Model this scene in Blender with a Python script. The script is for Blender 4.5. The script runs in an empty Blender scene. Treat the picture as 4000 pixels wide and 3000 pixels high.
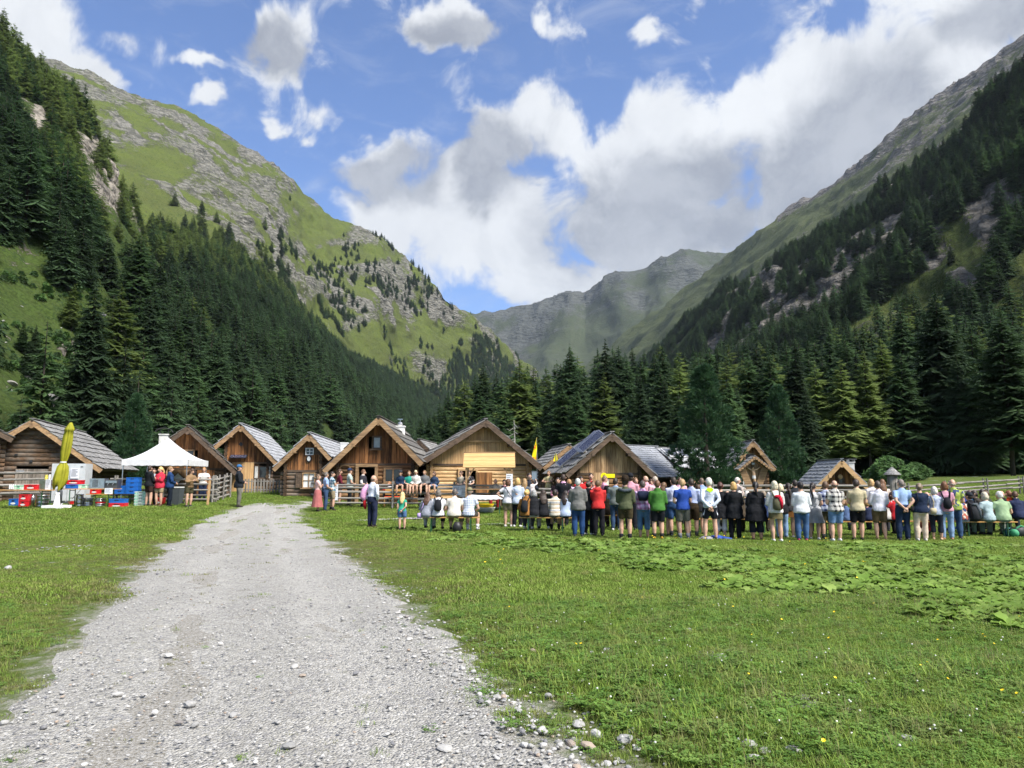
import bpy, bmesh, math, random
import numpy as np
from mathutils import Vector, Matrix, Euler
random.seed(7); RNG = np.random.default_rng(11)
S = bpy.context.scene
COL = S.collection
# ------------------------------------------------------------------ camera, sky, sun, exposure
EYE = 1.6; FPX = 2910.0; HORIZON = 1868.0
TILT = math.atan((HORIZON - 1500) / FPX)
cam = bpy.data.cameras.new('camera'); camo = bpy.data.objects.new('camera', cam); COL.objects.link(camo)
camo.location = (0, 0, EYE); camo.rotation_euler = (math.pi / 2 + TILT, 0, 0)
cam.sensor_width = 36; cam.lens = 36 * FPX / 4000; cam.clip_end = 30000; cam.clip_start = .1
S.camera = camo
SUN_AZ, SUN_EL = math.radians(130), math.radians(50)      # azimuth clockwise from the view direction (+Y)
sun = bpy.data.lights.new('sun', 'SUN'); suno = bpy.data.objects.new('sun', sun); COL.objects.link(suno)
sun.energy = 4.8; sun.angle = math.radians(22); sun.color = (1, .95, .87)
suno.rotation_euler = Vector((math.sin(SUN_AZ) * math.cos(SUN_EL), math.cos(SUN_AZ) * math.cos(SUN_EL), math.sin(SUN_EL))).to_track_quat('Z', 'Y').to_euler()
SKY_STRENGTH = .105
S.view_settings.view_transform = 'Standard'; S.view_settings.look = 'None'
S.view_settings.gamma = 1; S.view_settings.use_curve_mapping = False
S.view_settings.exposure = .88

CT, ST = math.cos(TILT), math.sin(TILT)
def ray(px, py):
    dx = (px - 2000) / FPX; dz = (1500 - py) / FPX
    return dx, CT - dz * ST, ST + dz * CT
def at(px, py, Y):
    r = ray(px, py); t = Y / r[1]
    return Vector((r[0] * t, Y, EYE + r[2] * t))
def proj(p):
    p = np.asarray(p, float); x, y, z = p[..., 0], p[..., 1], p[..., 2] - EYE
    d = y * CT + z * ST; v = -y * ST + z * CT
    d = np.where(d < .01, .01, d)
    return 2000 + FPX * x / d, 1500 - FPX * v / d

class NT:
    """small helper for node trees"""
    def __init__(s, tree): s.t = tree; s.n = tree.nodes; s.l = tree.links
    def add(s, kind, ins=None, **kw):
        n = s.n.new(kind)
        for k, v in kw.items(): setattr(n, k, v)
        for k, v in (ins or {}).items():
            if isinstance(v, bpy.types.NodeSocket): s.l.new(v, n.inputs[k])
            else: n.inputs[k].default_value = v
        return n
    def math(s, op, a, b=0, c=0, clamp=False):
        return s.add('ShaderNodeMath', {0: a, 1: b, 2: c}, operation=op, use_clamp=clamp).outputs[0]
    def mix(s, f, a, b, blend='MIX'):
        n = s.add('ShaderNodeMix', None, data_type='RGBA', blend_type=blend)
        for k, v in ((0, f), (6, a), (7, b)):
            if isinstance(v, bpy.types.NodeSocket): s.l.new(v, n.inputs[k])
            else: n.inputs[k].default_value = (*v, 1) if k and len(v) == 3 else v
        return n.outputs[2]
    def ramp(s, f, lo, hi):
        return s.add('ShaderNodeMapRange', {0: f, 1: lo, 2: hi}, interpolation_type='SMOOTHSTEP').outputs[0]
    def noise(s, vec, scale, detail=4, rough=.55, dist=0, dim='3D'):
        return s.add('ShaderNodeTexNoise', {'Vector': vec, 'Scale': scale, 'Detail': detail, 'Roughness': rough, 'Distortion': dist}, noise_dimensions=dim).outputs[0]
    def mapping(s, vec, loc=(0, 0, 0), rot=(0, 0, 0), scale=(1, 1, 1), kind='POINT'):
        return s.add('ShaderNodeMapping', {'Vector': vec, 'Location': loc, 'Rotation': rot, 'Scale': scale}, vector_type=kind).outputs[0]

def pix_ang(px, py):
    x, y, z = ray(px, py); l = math.sqrt(x * x + y * y + z * z)
    return math.atan2(x, y), math.asin(z / l)

# clouds: (px, py, half width px, half height px, tilt deg, strength)
CLOUDS = [(1075, 150, 250, 210, 20, 1), (1790, 40, 330, 150, 0, 1.05), (90, 60, 230, 260, -30, 1), (380, 245, 170, 110, -25, .85),
          (1500, 645, 280, 150, 10, .95), (1910, 590, 230, 170, 15, .9), (1850, 860, 560, 330, -15, 1.15), (2150, 470, 200, 230, 10, .95),
          (2560, 680, 600, 380, 15, 1.35), (2480, 440, 170, 120, 0, .8), (3100, 350, 420, 220, 12, 1.2), (3350, 560, 620, 420, 30, 1.4),
          (2150, 1130, 420, 190, -10, 1.1), (2650, 880, 560, 260, 0, 1.3), (3920, 80, 420, 220, 20, 1.1), (3300, 230, 260, 120, 10, .8), (1040, 480, 120, 80, 20, .62),
          (1190, 490, 110, 70, 0, .62), (1450, 870, 300, 150, -30, .9), (770, 210, 140, 50, -10, .62), (800, 370, 80, 50, 0, .6),
          (2510, 80, 110, 100, 0, .6), (2150, 60, 160, 60, -30, .55), (480, 100, 200, 60, 0, .5), (1250, 430, 200, 80, 20, .55)]

def build_world():
    w = bpy.data.worlds.new('World'); S.world = w; w.use_nodes = True
    t = NT(w.node_tree); t.n.clear()
    out = t.add('ShaderNodeOutputWorld'); bg = t.add('ShaderNodeBackground'); t.l.new(bg.outputs[0], out.inputs[0])
    sky = t.add('ShaderNodeTexSky', sky_type='NISHITA', sun_disc=False, sun_elevation=SUN_EL, sun_rotation=SUN_AZ,
                altitude=1500, air_density=1.0, dust_density=.25, ozone_density=3.0)
    tc = t.add('ShaderNodeTexCoord').outputs['Generated']
    sx = t.add('ShaderNodeSeparateXYZ', {0: tc})
    az = t.math('ARCTAN2', sx.outputs[0], sx.outputs[1]); el = t.math('ARCSINE', sx.outputs[2])
    P = t.add('ShaderNodeCombineXYZ', {0: az, 1: el, 2: 0.}).outputs[0]
    warp = t.add('ShaderNodeTexNoise', {'Vector': P, 'Scale': 5., 'Detail': 5., 'Roughness': .6}).outputs[1]
    wv = t.add('ShaderNodeVectorMath', {0: warp, 1: (.5, .5, .5)}, operation='SUBTRACT').outputs[0]
    wv = t.add('ShaderNodeVectorMath', {0: wv, 3: .16}, operation='SCALE').outputs[0]
    Q = t.add('ShaderNodeVectorMath', {0: P, 1: wv}, operation='ADD').outputs[0]
    acc = None
    for (px, py, rx, ry, rot, st) in CLOUDS:
        a, e = pix_ang(px, py); k = 1 / FPX
        m = t.mapping(Q, (a, e, 0), (0, 0, math.radians(rot)), (rx * k, ry * k, 1), 'TEXTURE')
        g = t.add('ShaderNodeTexGradient', {0: m}, gradient_type='SPHERICAL').outputs[1]
        g = t.math('MULTIPLY', g, st)
        acc = g if acc is None else t.math('SMOOTH_MAX', acc, g, .12)
    # beyond the frame the sky goes on with drifting clouds of the same kind
    far = t.noise(tc, 2.2, 2, .5)
    far = t.ramp(far, .46, .62)
    side = t.ramp(t.math('ABSOLUTE', az), .68, .95)
    top = t.ramp(el, .62, .85)
    far = t.math('MULTIPLY', far, t.math('MAXIMUM', side, top))
    acc = t.math('MAXIMUM', acc, t.math('MULTIPLY', far, .85))
    n1 = t.noise(P, 10., 8, .60, .5)
    n2 = t.noise(P, 4., 4, .55)
    dens = t.math('ADD', acc, t.math('MULTIPLY', t.math('SUBTRACT', n1, .5), 1.9))
    dens = t.math('ADD', dens, t.math('MULTIPLY', t.math('SUBTRACT', n2, .5), .6))
    alpha = t.ramp(dens, .13, .52)
    wisp = t.math('MULTIPLY', t.ramp(t.noise(t.mapping(P, scale=(3, 8, 1), rot=(0, 0, .5)), 3., 6, .65, .6), .48, .8), .25)
    alpha = t.math('MAXIMUM', alpha, wisp)
    # thick middles and undersides turn grey, rims stay white
    gacc = None
    for (px, py, rx, ry, rot) in ((2620, 830, 720, 330, 8), (3200, 640, 620, 330, 30), (1910, 640, 300, 200, 0), (1500, 690, 330, 150, 0), (1100, 190, 230, 150, 0), (1800, 80, 330, 120, 0), (3900, 120, 300, 160, 0)):
        a, e = pix_ang(px, py); k = 1 / FPX
        m = t.mapping(Q, (a, e, 0), (0, 0, math.radians(rot)), (rx * k, ry * k, 1), 'TEXTURE')
        g = t.add('ShaderNodeTexGradient', {0: m}, gradient_type='SPHERICAL').outputs[1]
        gacc = g if gacc is None else t.math('SMOOTH_MAX', gacc, g, .15)
    gacc = t.math('MAXIMUM', gacc, t.math('MULTIPLY', far, .6))
    tex = t.ramp(t.noise(Q, 8., 6, .62), .34, .66)
    shade = t.ramp(t.math('ADD', gacc, t.math('MULTIPLY', t.math('SUBTRACT', n1, .5), -1.0)), .0, .56)
    shade = t.math('MULTIPLY', shade, t.math('SUBTRACT', 1., t.math('MULTIPLY', tex, .30)))
    WHITE, GREY = (5.0, 5.1, 5.2), (1.8, 1.93, 2.25)
    ccol = t.mix(shade, WHITE, GREY)
    ccol = t.mix(t.math('MULTIPLY', tex, .25), ccol, (2.9, 3.05, 3.4))
    blue = t.mix(1., sky.outputs[0], (.72, .88, 1.12), 'MULTIPLY')
    col = t.mix(alpha, blue, ccol)
    # a sky dome has no clouds under the horizon
    t.l.new(col, bg.inputs[0]); bg.inputs[1].default_value = SKY_STRENGTH
    w.cycles.sampling_method = 'MANUAL'; w.cycles.sample_map_resolution = 512
build_world()
cy = S.cycles
cy.max_bounces = 6; cy.diffuse_bounces = 3; cy.glossy_bounces = 2; cy.transmission_bounces = 3; cy.transparent_max_bounces = 6
cy.volume_bounces = 0; cy.use_adaptive_sampling = True; cy.adaptive_threshold = .025
cy.use_denoising = True

# ------------------------------------------------------------------ naming helpers
def tag(o, label=None, cat=None, group=None, kind=None):
    for k, v in (('label', label), ('category', cat), ('group', group), ('kind', kind)):
        if v: o[k] = v
    return o
def empty(name, loc=(0, 0, 0), rz=0, label=None, cat=None, group=None):
    o = bpy.data.objects.new(name, None); COL.objects.link(o); o.location = loc; o.rotation_euler = (0, 0, rz)
    o.empty_display_size = .2
    return tag(o, label, cat, group)
def link(name, me, parent=None, loc=None, rot=None, scale=None):
    o = bpy.data.objects.new(name, me); COL.objects.link(o)
    if parent: o.parent = parent
    if loc is not None: o.location = loc
    if rot is not None: o.rotation_euler = rot
    if scale is not None: o.scale = scale
    return o
def mesh(name, v, f, m=None, smooth=False):
    me = bpy.data.meshes.new(name); me.from_pydata([tuple(p) for p in v], [], [tuple(q) for q in f])
    if m is not None: me.materials.append(m)
    if smooth: me.polygons.foreach_set('use_smooth', [True] * len(me.polygons))
    me.update(); return me
def npmesh(name, V, Fq, m=None, smooth=True):
    """fast mesh from numpy quads or triangles"""
    me = bpy.data.meshes.new(name); V = np.ascontiguousarray(V, np.float32); Fq = np.ascontiguousarray(Fq, np.int32)
    n, k = Fq.shape
    me.vertices.add(len(V)); me.vertices.foreach_set('co', V.ravel())
    me.loops.add(n * k); me.loops.foreach_set('vertex_index', Fq.ravel())
    me.polygons.add(n); me.polygons.foreach_set('loop_start', np.arange(0, n * k, k, dtype=np.int32))
    me.polygons.foreach_set('loop_total', np.full(n, k, np.int32))
    me.polygons.foreach_set('use_smooth', np.full(n, smooth))
    if m is not None: me.materials.append(m)
    me.update(calc_edges=True); me.validate(); return me
def copy_tree(o, parent=None):
    c = o.copy(); COL.objects.link(c)
    if parent: c.parent = parent
    for ch in list(o.children): copy_tree(ch, c)
    return c

class MB:
    """collects boxes, tubes and lofts into one mesh"""
    def __init__(s): s.v = []; s.f = []
    def raw(s, v, f):
        b = len(s.v); s.v += [tuple(p) for p in v]; s.f += [tuple(i + b for i in q) for q in f]; return s
    def box(s, c, d, rz=0, ry=0, rx=0, taper=1.):
        M = Euler((rx, ry, rz)).to_matrix(); c = Vector(c); hx, hy, hz = d[0] / 2, d[1] / 2, d[2] / 2
        v = []
        for z in (-1, 1):
            k = taper if z > 0 else 1
            for x, y in ((-1, -1), (1, -1), (1, 1), (-1, 1)): v.append(c + M @ Vector((x * hx * k, y * hy * k, z * hz)))
        return s.raw(v, [(3, 2, 1, 0), (4, 5, 6, 7), (0, 1, 5, 4), (1, 2, 6, 5), (2, 3, 7, 6), (3, 0, 4, 7)])
    def bar(s, a, b, w, h=None, up=(0, 0, 1)):
        a, b = Vector(a), Vector(b); h = h or w; d = (b - a).normalized(); u = Vector(up)
        if abs(d.dot(u)) > .98: u = Vector((0, 1, 0))
        r = d.cross(u).normalized() * w / 2; q = r.cross(d).normalized() * h / 2
        v = [p + i * r + j * q for p in (a, b) for i, j in ((-1, -1), (1, -1), (1, 1), (-1, 1))]
        return s.raw(v, [(3, 2, 1, 0), (4, 5, 6, 7), (0, 1, 5, 4), (1, 2, 6, 5), (2, 3, 7, 6), (3, 0, 4, 7)])
    def tube(s, pts, rad, n=8, cap=True, sx=1., side=None):
        """tube through pts with radius per point; sx widens along `side`"""
        pts = [Vector(p) for p in pts]; m = len(pts)
        if not hasattr(rad, '__len__'): rad = [rad] * m
        v = []; u = None
        for i, p in enumerate(pts):
            d = (pts[min(i + 1, m - 1)] - pts[max(i - 1, 0)])
            d = d.normalized() if d.length > 1e-6 else Vector((0, 0, 1))
            if u is None:
                u = Vector(side) if side else (Vector((1, 0, 0)) if abs(d.x) < .9 else Vector((0, 1, 0)))
            u = (u - d * u.dot(d)); u = u.normalized() if u.length > 1e-5 else d.orthogonal().normalized()
            w = d.cross(u); r = rad[i]
            ra, rb = (r if hasattr(r, '__len__') else (r * sx, r))
            for k in range(n):
                a = 2 * math.pi * k / n; v.append(p + u * (math.cos(a) * ra) + w * (math.sin(a) * rb))
        f = [(i * n + k, i * n + (k + 1) % n, (i + 1) * n + (k + 1) % n, (i + 1) * n + k) for i in range(m - 1) for k in range(n)]
        if cap: f += [tuple(range(n - 1, -1, -1)), tuple((m - 1) * n + k for k in range(n))]
        return s.raw(v, f)
    def lathe(s, prof, c=(0, 0, 0), n=16, cap=True):
        c = Vector(c)
        v = [(c.x + r * math.cos(2 * math.pi * k / n), c.y + r * math.sin(2 * math.pi * k / n), c.z + z) for r, z in prof for k in range(n)]
        m = len(prof)
        f = [(i * n + k, i * n + (k + 1) % n, (i + 1) * n + (k + 1) % n, (i + 1) * n + k) for i in range(m - 1) for k in range(n)]
        if cap: f += [tuple(range(n - 1, -1, -1)), tuple((m - 1) * n + k for k in range(n))]
        return s.raw(v, f)
    def ball(s, c, r, n=10, m=7):
        c = Vector(c); r = r if hasattr(r, '__len__') else (r, r, r)
        v = [(c.x, c.y, c.z - r[2])]
        for i in range(1, m):
            t = math.pi * i / m
            for k in range(n): v.append((c.x + r[0] * math.sin(t) * math.cos(2 * math.pi * k / n), c.y + r[1] * math.sin(t) * math.sin(2 * math.pi * k / n), c.z - r[2] * math.cos(t)))
        v.append((c.x, c.y, c.z + r[2])); e = len(v) - 1
        f = [(0, 1 + (k + 1) % n, 1 + k) for k in range(n)]
        f += [(1 + i * n + k, 1 + i * n + (k + 1) % n, 1 + (i + 1) * n + (k + 1) % n, 1 + (i + 1) * n + k) for i in range(m - 2) for k in range(n)]
        f += [(e, 1 + (m - 2) * n + k, 1 + (m - 2) * n + (k + 1) % n) for k in range(n)]
        return s.raw(v, f)
    def mesh(s, name, m=None, smooth=False): return mesh(name, s.v, s.f, m, smooth)
    def build(s, name, m, parent=None, smooth=False, loc=None, rot=None): return link(name, s.mesh(name, m, smooth), parent, loc, rot)

# ------------------------------------------------------------------ numpy noise
def _h(ix, iy, iz, seed):
    n = (ix * 374761393 + iy * 668265263 + iz * 2147483647 + seed * 1274126177) & 0xffffffff
    n = ((n ^ (n >> 13)) * 1274126177) & 0xffffffff
    return ((n ^ (n >> 16)) & 0xffff) / 65535.0
def vnoise(p, seed=0):
    p = np.asarray(p, float); i = np.floor(p).astype(np.int64); f = p - i; f = f * f * f * (f * (f * 6 - 15) + 10)
    r = 0
    for a in (0, 1):
        for b in (0, 1):
            for c in (0, 1):
                w = (f[..., 0] if a else 1 - f[..., 0]) * (f[..., 1] if b else 1 - f[..., 1]) * (f[..., 2] if c else 1 - f[..., 2])
                r = r + w * _h(i[..., 0] + a, i[..., 1] + b, i[..., 2] + c, seed)
    return r
def fbm(p, octv=5, seed=0, ridged=False, gain=.5):
    p = np.asarray(p, float); s = 0; a = 1; tot = 0
    for o in range(octv):
        n = vnoise(p * 2 ** o + 17.3 * o, seed + o)
        if ridged: n = 1 - np.abs(2 * n - 1)
        s = s + a * n; tot += a; a *= gain
    return s / tot
def smooth(x, a, b):
    t = np.clip((np.asarray(x, float) - a) / (b - a), 0, 1); return t * t * (3 - 2 * t)
# ------------------------------------------------------------------ materials
def newmat(name):
    m = bpy.data.materials.new(name); m.use_nodes = True; t = NT(m.node_tree); b = t.n['Principled BSDF']
    return m, t, b
def pos(t): return t.add('ShaderNodeNewGeometry').outputs['Position']
def rnd(t): return t.add('ShaderNodeObjectInfo').outputs['Random']
def c3(c): return (c, c, c) if not hasattr(c, '__len__') else tuple(c)
def hexc(h):
    v = [int(h[i:i + 2], 16) / 255 for i in (0, 2, 4)]
    return tuple(((x + .055) / 1.055) ** 2.4 if x > .04 else x / 12.92 for x in v)
def bump(t, b, h, strength=.4, dist=.01):
    n = t.add('ShaderNodeBump', {'Height': h, 'Strength': strength, 'Distance': dist}); t.l.new(n.outputs[0], b.inputs['Normal'])
def plain(name, c, rough=.6, metal=0., var=.12, scale=6., bmp=0., spec=.5, c2=None):
    m, t, b = newmat(name); c = c3(c)
    o = t.add('ShaderNodeTexCoord').outputs['Object']
    n = t.noise(o, scale, 5, .6)
    lo = tuple(x * (1 - var) for x in c); hi = c2 or tuple(min(1, x * (1 + var)) for x in c)
    t.l.new(t.mix(t.ramp(n, .3, .7), lo, hi), b.inputs['Base Color'])
    b.inputs['Roughness'].default_value = rough; b.inputs['Metallic'].default_value = metal
    b.inputs['Specular IOR Level'].default_value = spec
    if bmp: bump(t, b, n, .5, bmp)
    return m
def wood(name, dark, light, stain=None, axis='z', rv=.45, rough=.82, stain_amt=.5, grey=None):
    m, t, b = newmat(name)
    off = t.add('ShaderNodeCombineXYZ', {0: t.math('MULTIPLY', rnd(t), 37.), 1: t.math('MULTIPLY', rnd(t), 71.), 2: t.math('MULTIPLY', rnd(t), 53.)}).outputs[0]
    p = t.add('ShaderNodeVectorMath', {0: pos(t), 1: off}, operation='ADD').outputs[0]
    sc = {'z': (22, 22, 1.1), 'x': (1.1, 22, 22), 'y': (22, 1.1, 22)}[axis]
    g = t.noise(t.mapping(p, scale=sc), 1., 6, .65, .5)
    n2 = t.noise(p, 1.3, 4, .6); n3 = t.noise(t.mapping(p, scale=tuple(.22 * k + .4 for k in sc)), .8, 5, .6)
    col = t.mix(t.ramp(g, .32, .68), dark, light)
    if stain: col = t.mix(t.math('MULTIPLY', t.ramp(n3, .46, .66), stain_amt), col, stain)
    if grey: col = t.mix(t.math('MULTIPLY', t.ramp(n2, .40, .66), .8), col, grey)
    v = t.math('ADD', t.math('MULTIPLY', rnd(t), rv), 1 - rv * .5)
    col = t.mix(1., col, t.add('ShaderNodeCombineXYZ', {0: v, 1: v, 2: v}).outputs[0], 'MULTIPLY')
    t.l.new(col, b.inputs['Base Color']); b.inputs['Roughness'].default_value = rough; b.inputs['Specular IOR Level'].default_value = .3
    bump(t, b, g, .6, .012)
    return m
def foliage(name, c, c2, rv=.5, trans=.15, scale=.5):
    m, t, b = newmat(name)
    n = t.noise(pos(t), scale, 4, .6); r = rnd(t)
    col = t.mix(t.ramp(n, .3, .7), c, c2)
    v = t.math('ADD', t.math('MULTIPLY', r, rv), 1 - rv * .5)
    col = t.mix(1., col, t.add('ShaderNodeCombineXYZ', {0: v, 1: v, 2: v}).outputs[0], 'MULTIPLY')
    t.l.new(col, b.inputs['Base Color']); b.inputs['Roughness'].default_value = .65; b.inputs['Specular IOR Level'].default_value = .25
    if trans:
        tr = t.add('ShaderNodeBsdfTranslucent', {0: col}); mx = t.add('ShaderNodeMixShader', {0: trans, 1: b.outputs[0], 2: tr.outputs[0]})
        t.l.new(mx.outputs[0], t.n['Material Output'].inputs[0])
    return m

MAT = {}
MAT['spruce'] = foliage('spruce_needles', (.024, .050, .022), (.052, .095, .036), .8, .30)
MAT['larch'] = foliage('larch_needles', (.10, .155, .038), (.17, .225, .065), .5, .42)
MAT['larch_dark'] = foliage('young_larch_needles', (.036, .080, .027), (.072, .128, .044), .55, .32)
MAT['pine'] = foliage('stone_pine_needles', (.028, .070, .034), (.068, .142, .060), .3, .32, 1.5)
MAT['leaf'] = foliage('bush_leaves', (.035, .085, .022), (.075, .15, .035), .3, .3, 2.)
MAT['bark'] = plain('bark', (.045, .036, .028), .9, 0, .4, 3, .01)
MAT['bark_grey'] = plain('grey_bark', (.24, .23, .21), .9, 0, .4, 3, .01)

def mountain_mat(name, g1, g2, g3, r1, r2, r3, sc=1., lo=.45, hi=.6, bstr=.7):
    m, t, b = newmat(name); p = pos(t)
    rock = t.add('ShaderNodeAttribute', attribute_name='rock').outputs['Fac']
    big = t.noise(p, .012 / sc, 6, .6); med = t.noise(p, .05 / sc, 7, .65, .4); fine = t.noise(p, .28 / sc, 6, .65)
    st = t.noise(t.mapping(p, rot=(.35, .2, .5), scale=(.03 / sc, .03 / sc, .22 / sc)), 1., 7, .68, .8)
    vp = t.add('ShaderNodeVectorMath', {0: t.mapping(p, rot=(.5, .3, .4), scale=(.05 / sc, .05 / sc, .12 / sc)), 1: t.add('ShaderNodeTexNoise', {'Vector': p, 'Scale': .11 / sc, 'Detail': 4.}).outputs[1]}, operation='ADD').outputs[0]
    crag = t.add('ShaderNodeTexVoronoi', {'Vector': vp, 'Scale': 1.6, 'Randomness': 1.}).outputs[0]
    k = t.math('ADD', rock, t.math('MULTIPLY', t.math('SUBTRACT', med, .5), .9))
    k = t.math('ADD', k, t.math('MULTIPLY', t.math('SUBTRACT', fine, .5), 1.25)); spk = t.noise(p, 1.1 / sc, 3, .6); k = t.math('ADD', k, t.math('MULTIPLY', t.math('SUBTRACT', spk, .5), .7))
    k = t.ramp(k, lo, hi)
    grass = t.mix(t.ramp(big, .35, .65), g1, g2); grass = t.mix(t.math('MULTIPLY', t.ramp(fine, .35, .75), .6), grass, g3); grass = t.mix(t.math('MULTIPLY', t.ramp(spk, .42, .62), .6), grass, tuple(x * .42 for x in g2)); scrub = t.ramp(t.math('ADD', t.noise(p, .16 / sc, 4, .7), t.math('MULTIPLY', t.math('SUBTRACT', spk, .5), .5)), .54, .66); grass = t.mix(t.math('MULTIPLY', scrub, .7), grass, (.030, .052, .018))
    rk = t.mix(t.ramp(st, .3, .7), r1, r2); rk = t.mix(t.math('MULTIPLY', t.ramp(fine, .45, .75), .7), rk, r3); rk = t.mix(t.math('MULTIPLY', t.ramp(crag, .35, .75), .65), rk, r3)
    t.l.new(t.mix(k, grass, rk), b.inputs['Base Color'])
    b.inputs['Roughness'].default_value = .95; b.inputs['Specular IOR Level'].default_value = .1
    h = t.math('ADD', t.math('MULTIPLY', t.math('SUBTRACT', t.math('MULTIPLY', st, 1.2), t.math('MULTIPLY', crag, 2.2)), k), t.math('ADD', t.math('MULTIPLY', fine, .7), med))
    bump(t, b, h, bstr, 4.5 * sc)
    return m
MAT['mt_left'] = mountain_mat('sunny_alp', (.105, .140, .028), (.080, .100, .030), (.13, .142, .046), (.125, .122, .108), (.29, .28, .25), (.06, .062, .052), .62, .42, .66)
MAT['mt_spur'] = mountain_mat('forest_floor', (.045, .070, .018), (.06, .095, .022), (.05, .06, .025), (.22, .20, .17), (.40, .36, .31), (.12, .11, .095), .55)
MAT['mt_far'] = mountain_mat('far_massif', (.050, .064, .036), (.062, .076, .040), (.072, .086, .044), (.072, .078, .072), (.100, .105, .096), (.055, .06, .056), 2.2, bstr=.5)
MAT['mt_right'] = mountain_mat('scree_slope', (.075, .095, .04), (.09, .11, .04), (.11, .12, .06), (.15, .14, .13), (.23, .215, .20), (.085, .08, .08), 1.3)
MAT['mt_cliff'] = mountain_mat('cliff_forest_floor', (.06, .085, .022), (.09, .11, .03), (.05, .06, .025), (.125, .117, .105), (.235, .22, .198), (.055, .052, .046), .7)

# ------------------------------------------------------------------ ground height
def ground(x, y):
    x = np.asarray(x, float); y = np.asarray(y, float)
    z = np.interp(y, [-50, 3, 9, 16, 22.3, 27, 31, 34, 38, 45, 70, 120, 200, 700, 2500, 8000], [0, 0, -.04, -.15, -.215, -.09, .09, .22, .34, .48, .8, 1.4, 2.4, 6, 30, 60])
    z = z + .24 * smooth(-x, 6, 13) * smooth(y, 18, 29) * (1 - smooth(y, 60, 90)) + .22 * smooth(-x, 5, 9) * smooth(y, 33, 39) * (1 - smooth(y, 60, 90))
    z = z + 1.1 * smooth(x, 13, 42) * smooth(y, 26, 58)
    z = z + .05 * (vnoise(np.stack([x * .22, y * .22, x * 0], -1), 5) - .5) + .022 * (vnoise(np.stack([x * 1.1, y * 1.1, x * 0], -1), 6) - .5)
    return z
def gz(x, y): return float(ground(x, y))
def gp(px, py):
    r = ray(px, py); t = EYE / -r[2] if r[2] < -.001 else 200
    for _ in range(14):
        z = gz(r[0] * t, r[1] * t); t2 = (z - EYE) / r[2]; t = .5 * t + .5 * t2
    return Vector((r[0] * t, r[1] * t, gz(r[0] * t, r[1] * t)))
def gpn(px, py):
    """gp for whole arrays"""
    px, py = np.asarray(px, float), np.asarray(py, float); dx = (px - 2000) / FPX; dz = (1500 - py) / FPX; ry = CT - dz * ST; rz = np.minimum(ST + dz * CT, -.004); t = EYE / -rz
    for _ in range(20): t = .5 * t + .5 * (ground(dx * t, ry * t) - EYE) / rz
    x, y = dx * t, ry * t; return np.c_[x, y, ground(x, y)]
def on(px, Y):
    """ground point seen at column px at distance Y"""
    Y = float(np.interp(Y, [0, 15, 19.2, 22.5, 25, 31, 34, 38, 1e4], [0, 17.5, 22.2, 24.6, 27, 32.2, 34.8, 38, 1e4]))   # the meadow dips towards the crowd, which pushes things there farther out
    x = (px - 2000) / FPX * Y * CT
    return Vector((x, Y, gz(x, Y)))

# gravel path outline, from the near left corner up to the bend and back down the right side
PATH_L = [(-900, 3300), (-420, 3050), (-160, 2920), (0, 2830), (130, 2690), (260, 2560), (350, 2450), (470, 2330), (560, 2210), (650, 2130), (760, 2062), (830, 2015), (925, 1990), (985, 1966), (1040, 1957), (1130, 1951)]
PATH_R = [(2520, 3250), (2380, 3100), (2290, 3000), (2220, 2940), (2080, 2820), (1940, 2700), (1780, 2570), (1640, 2450), (1530, 2345), (1430, 2245), (1335, 2160), (1262, 2100), (1200, 2045), (1168, 2002), (1185, 1976), (1250, 1962)]
def resample(P, n):
    P = np.array([(p[0], p[1]) for p in P]); d = np.r_[0, np.cumsum(np.hypot(*np.diff(P, axis=0).T))]
    s = np.linspace(0, d[-1], n); return np.stack([np.interp(s, d, P[:, 0]), np.interp(s, d, P[:, 1])], -1)
PL = [gp(*p) for p in PATH_L]; PR = [gp(*p) for p in PATH_R]
PL = [(p.x, p.y) for p in PL]; PR = [(p.x, p.y) for p in PR]
PLs, PRs = resample(PL, 240), resample(PR, 240)
def path_edge(x, y):
    """signed distance style measure: >0 on the gravel, metres"""
    xl = np.interp(y, PLs[:, 1], PLs[:, 0]); xr = np.interp(y, PRs[:, 1], PRs[:, 0])
    return np.minimum(x - xl, xr - x)
YP_MAX = max(PLs[:, 1].max(), PRs[:, 1].max())

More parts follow.
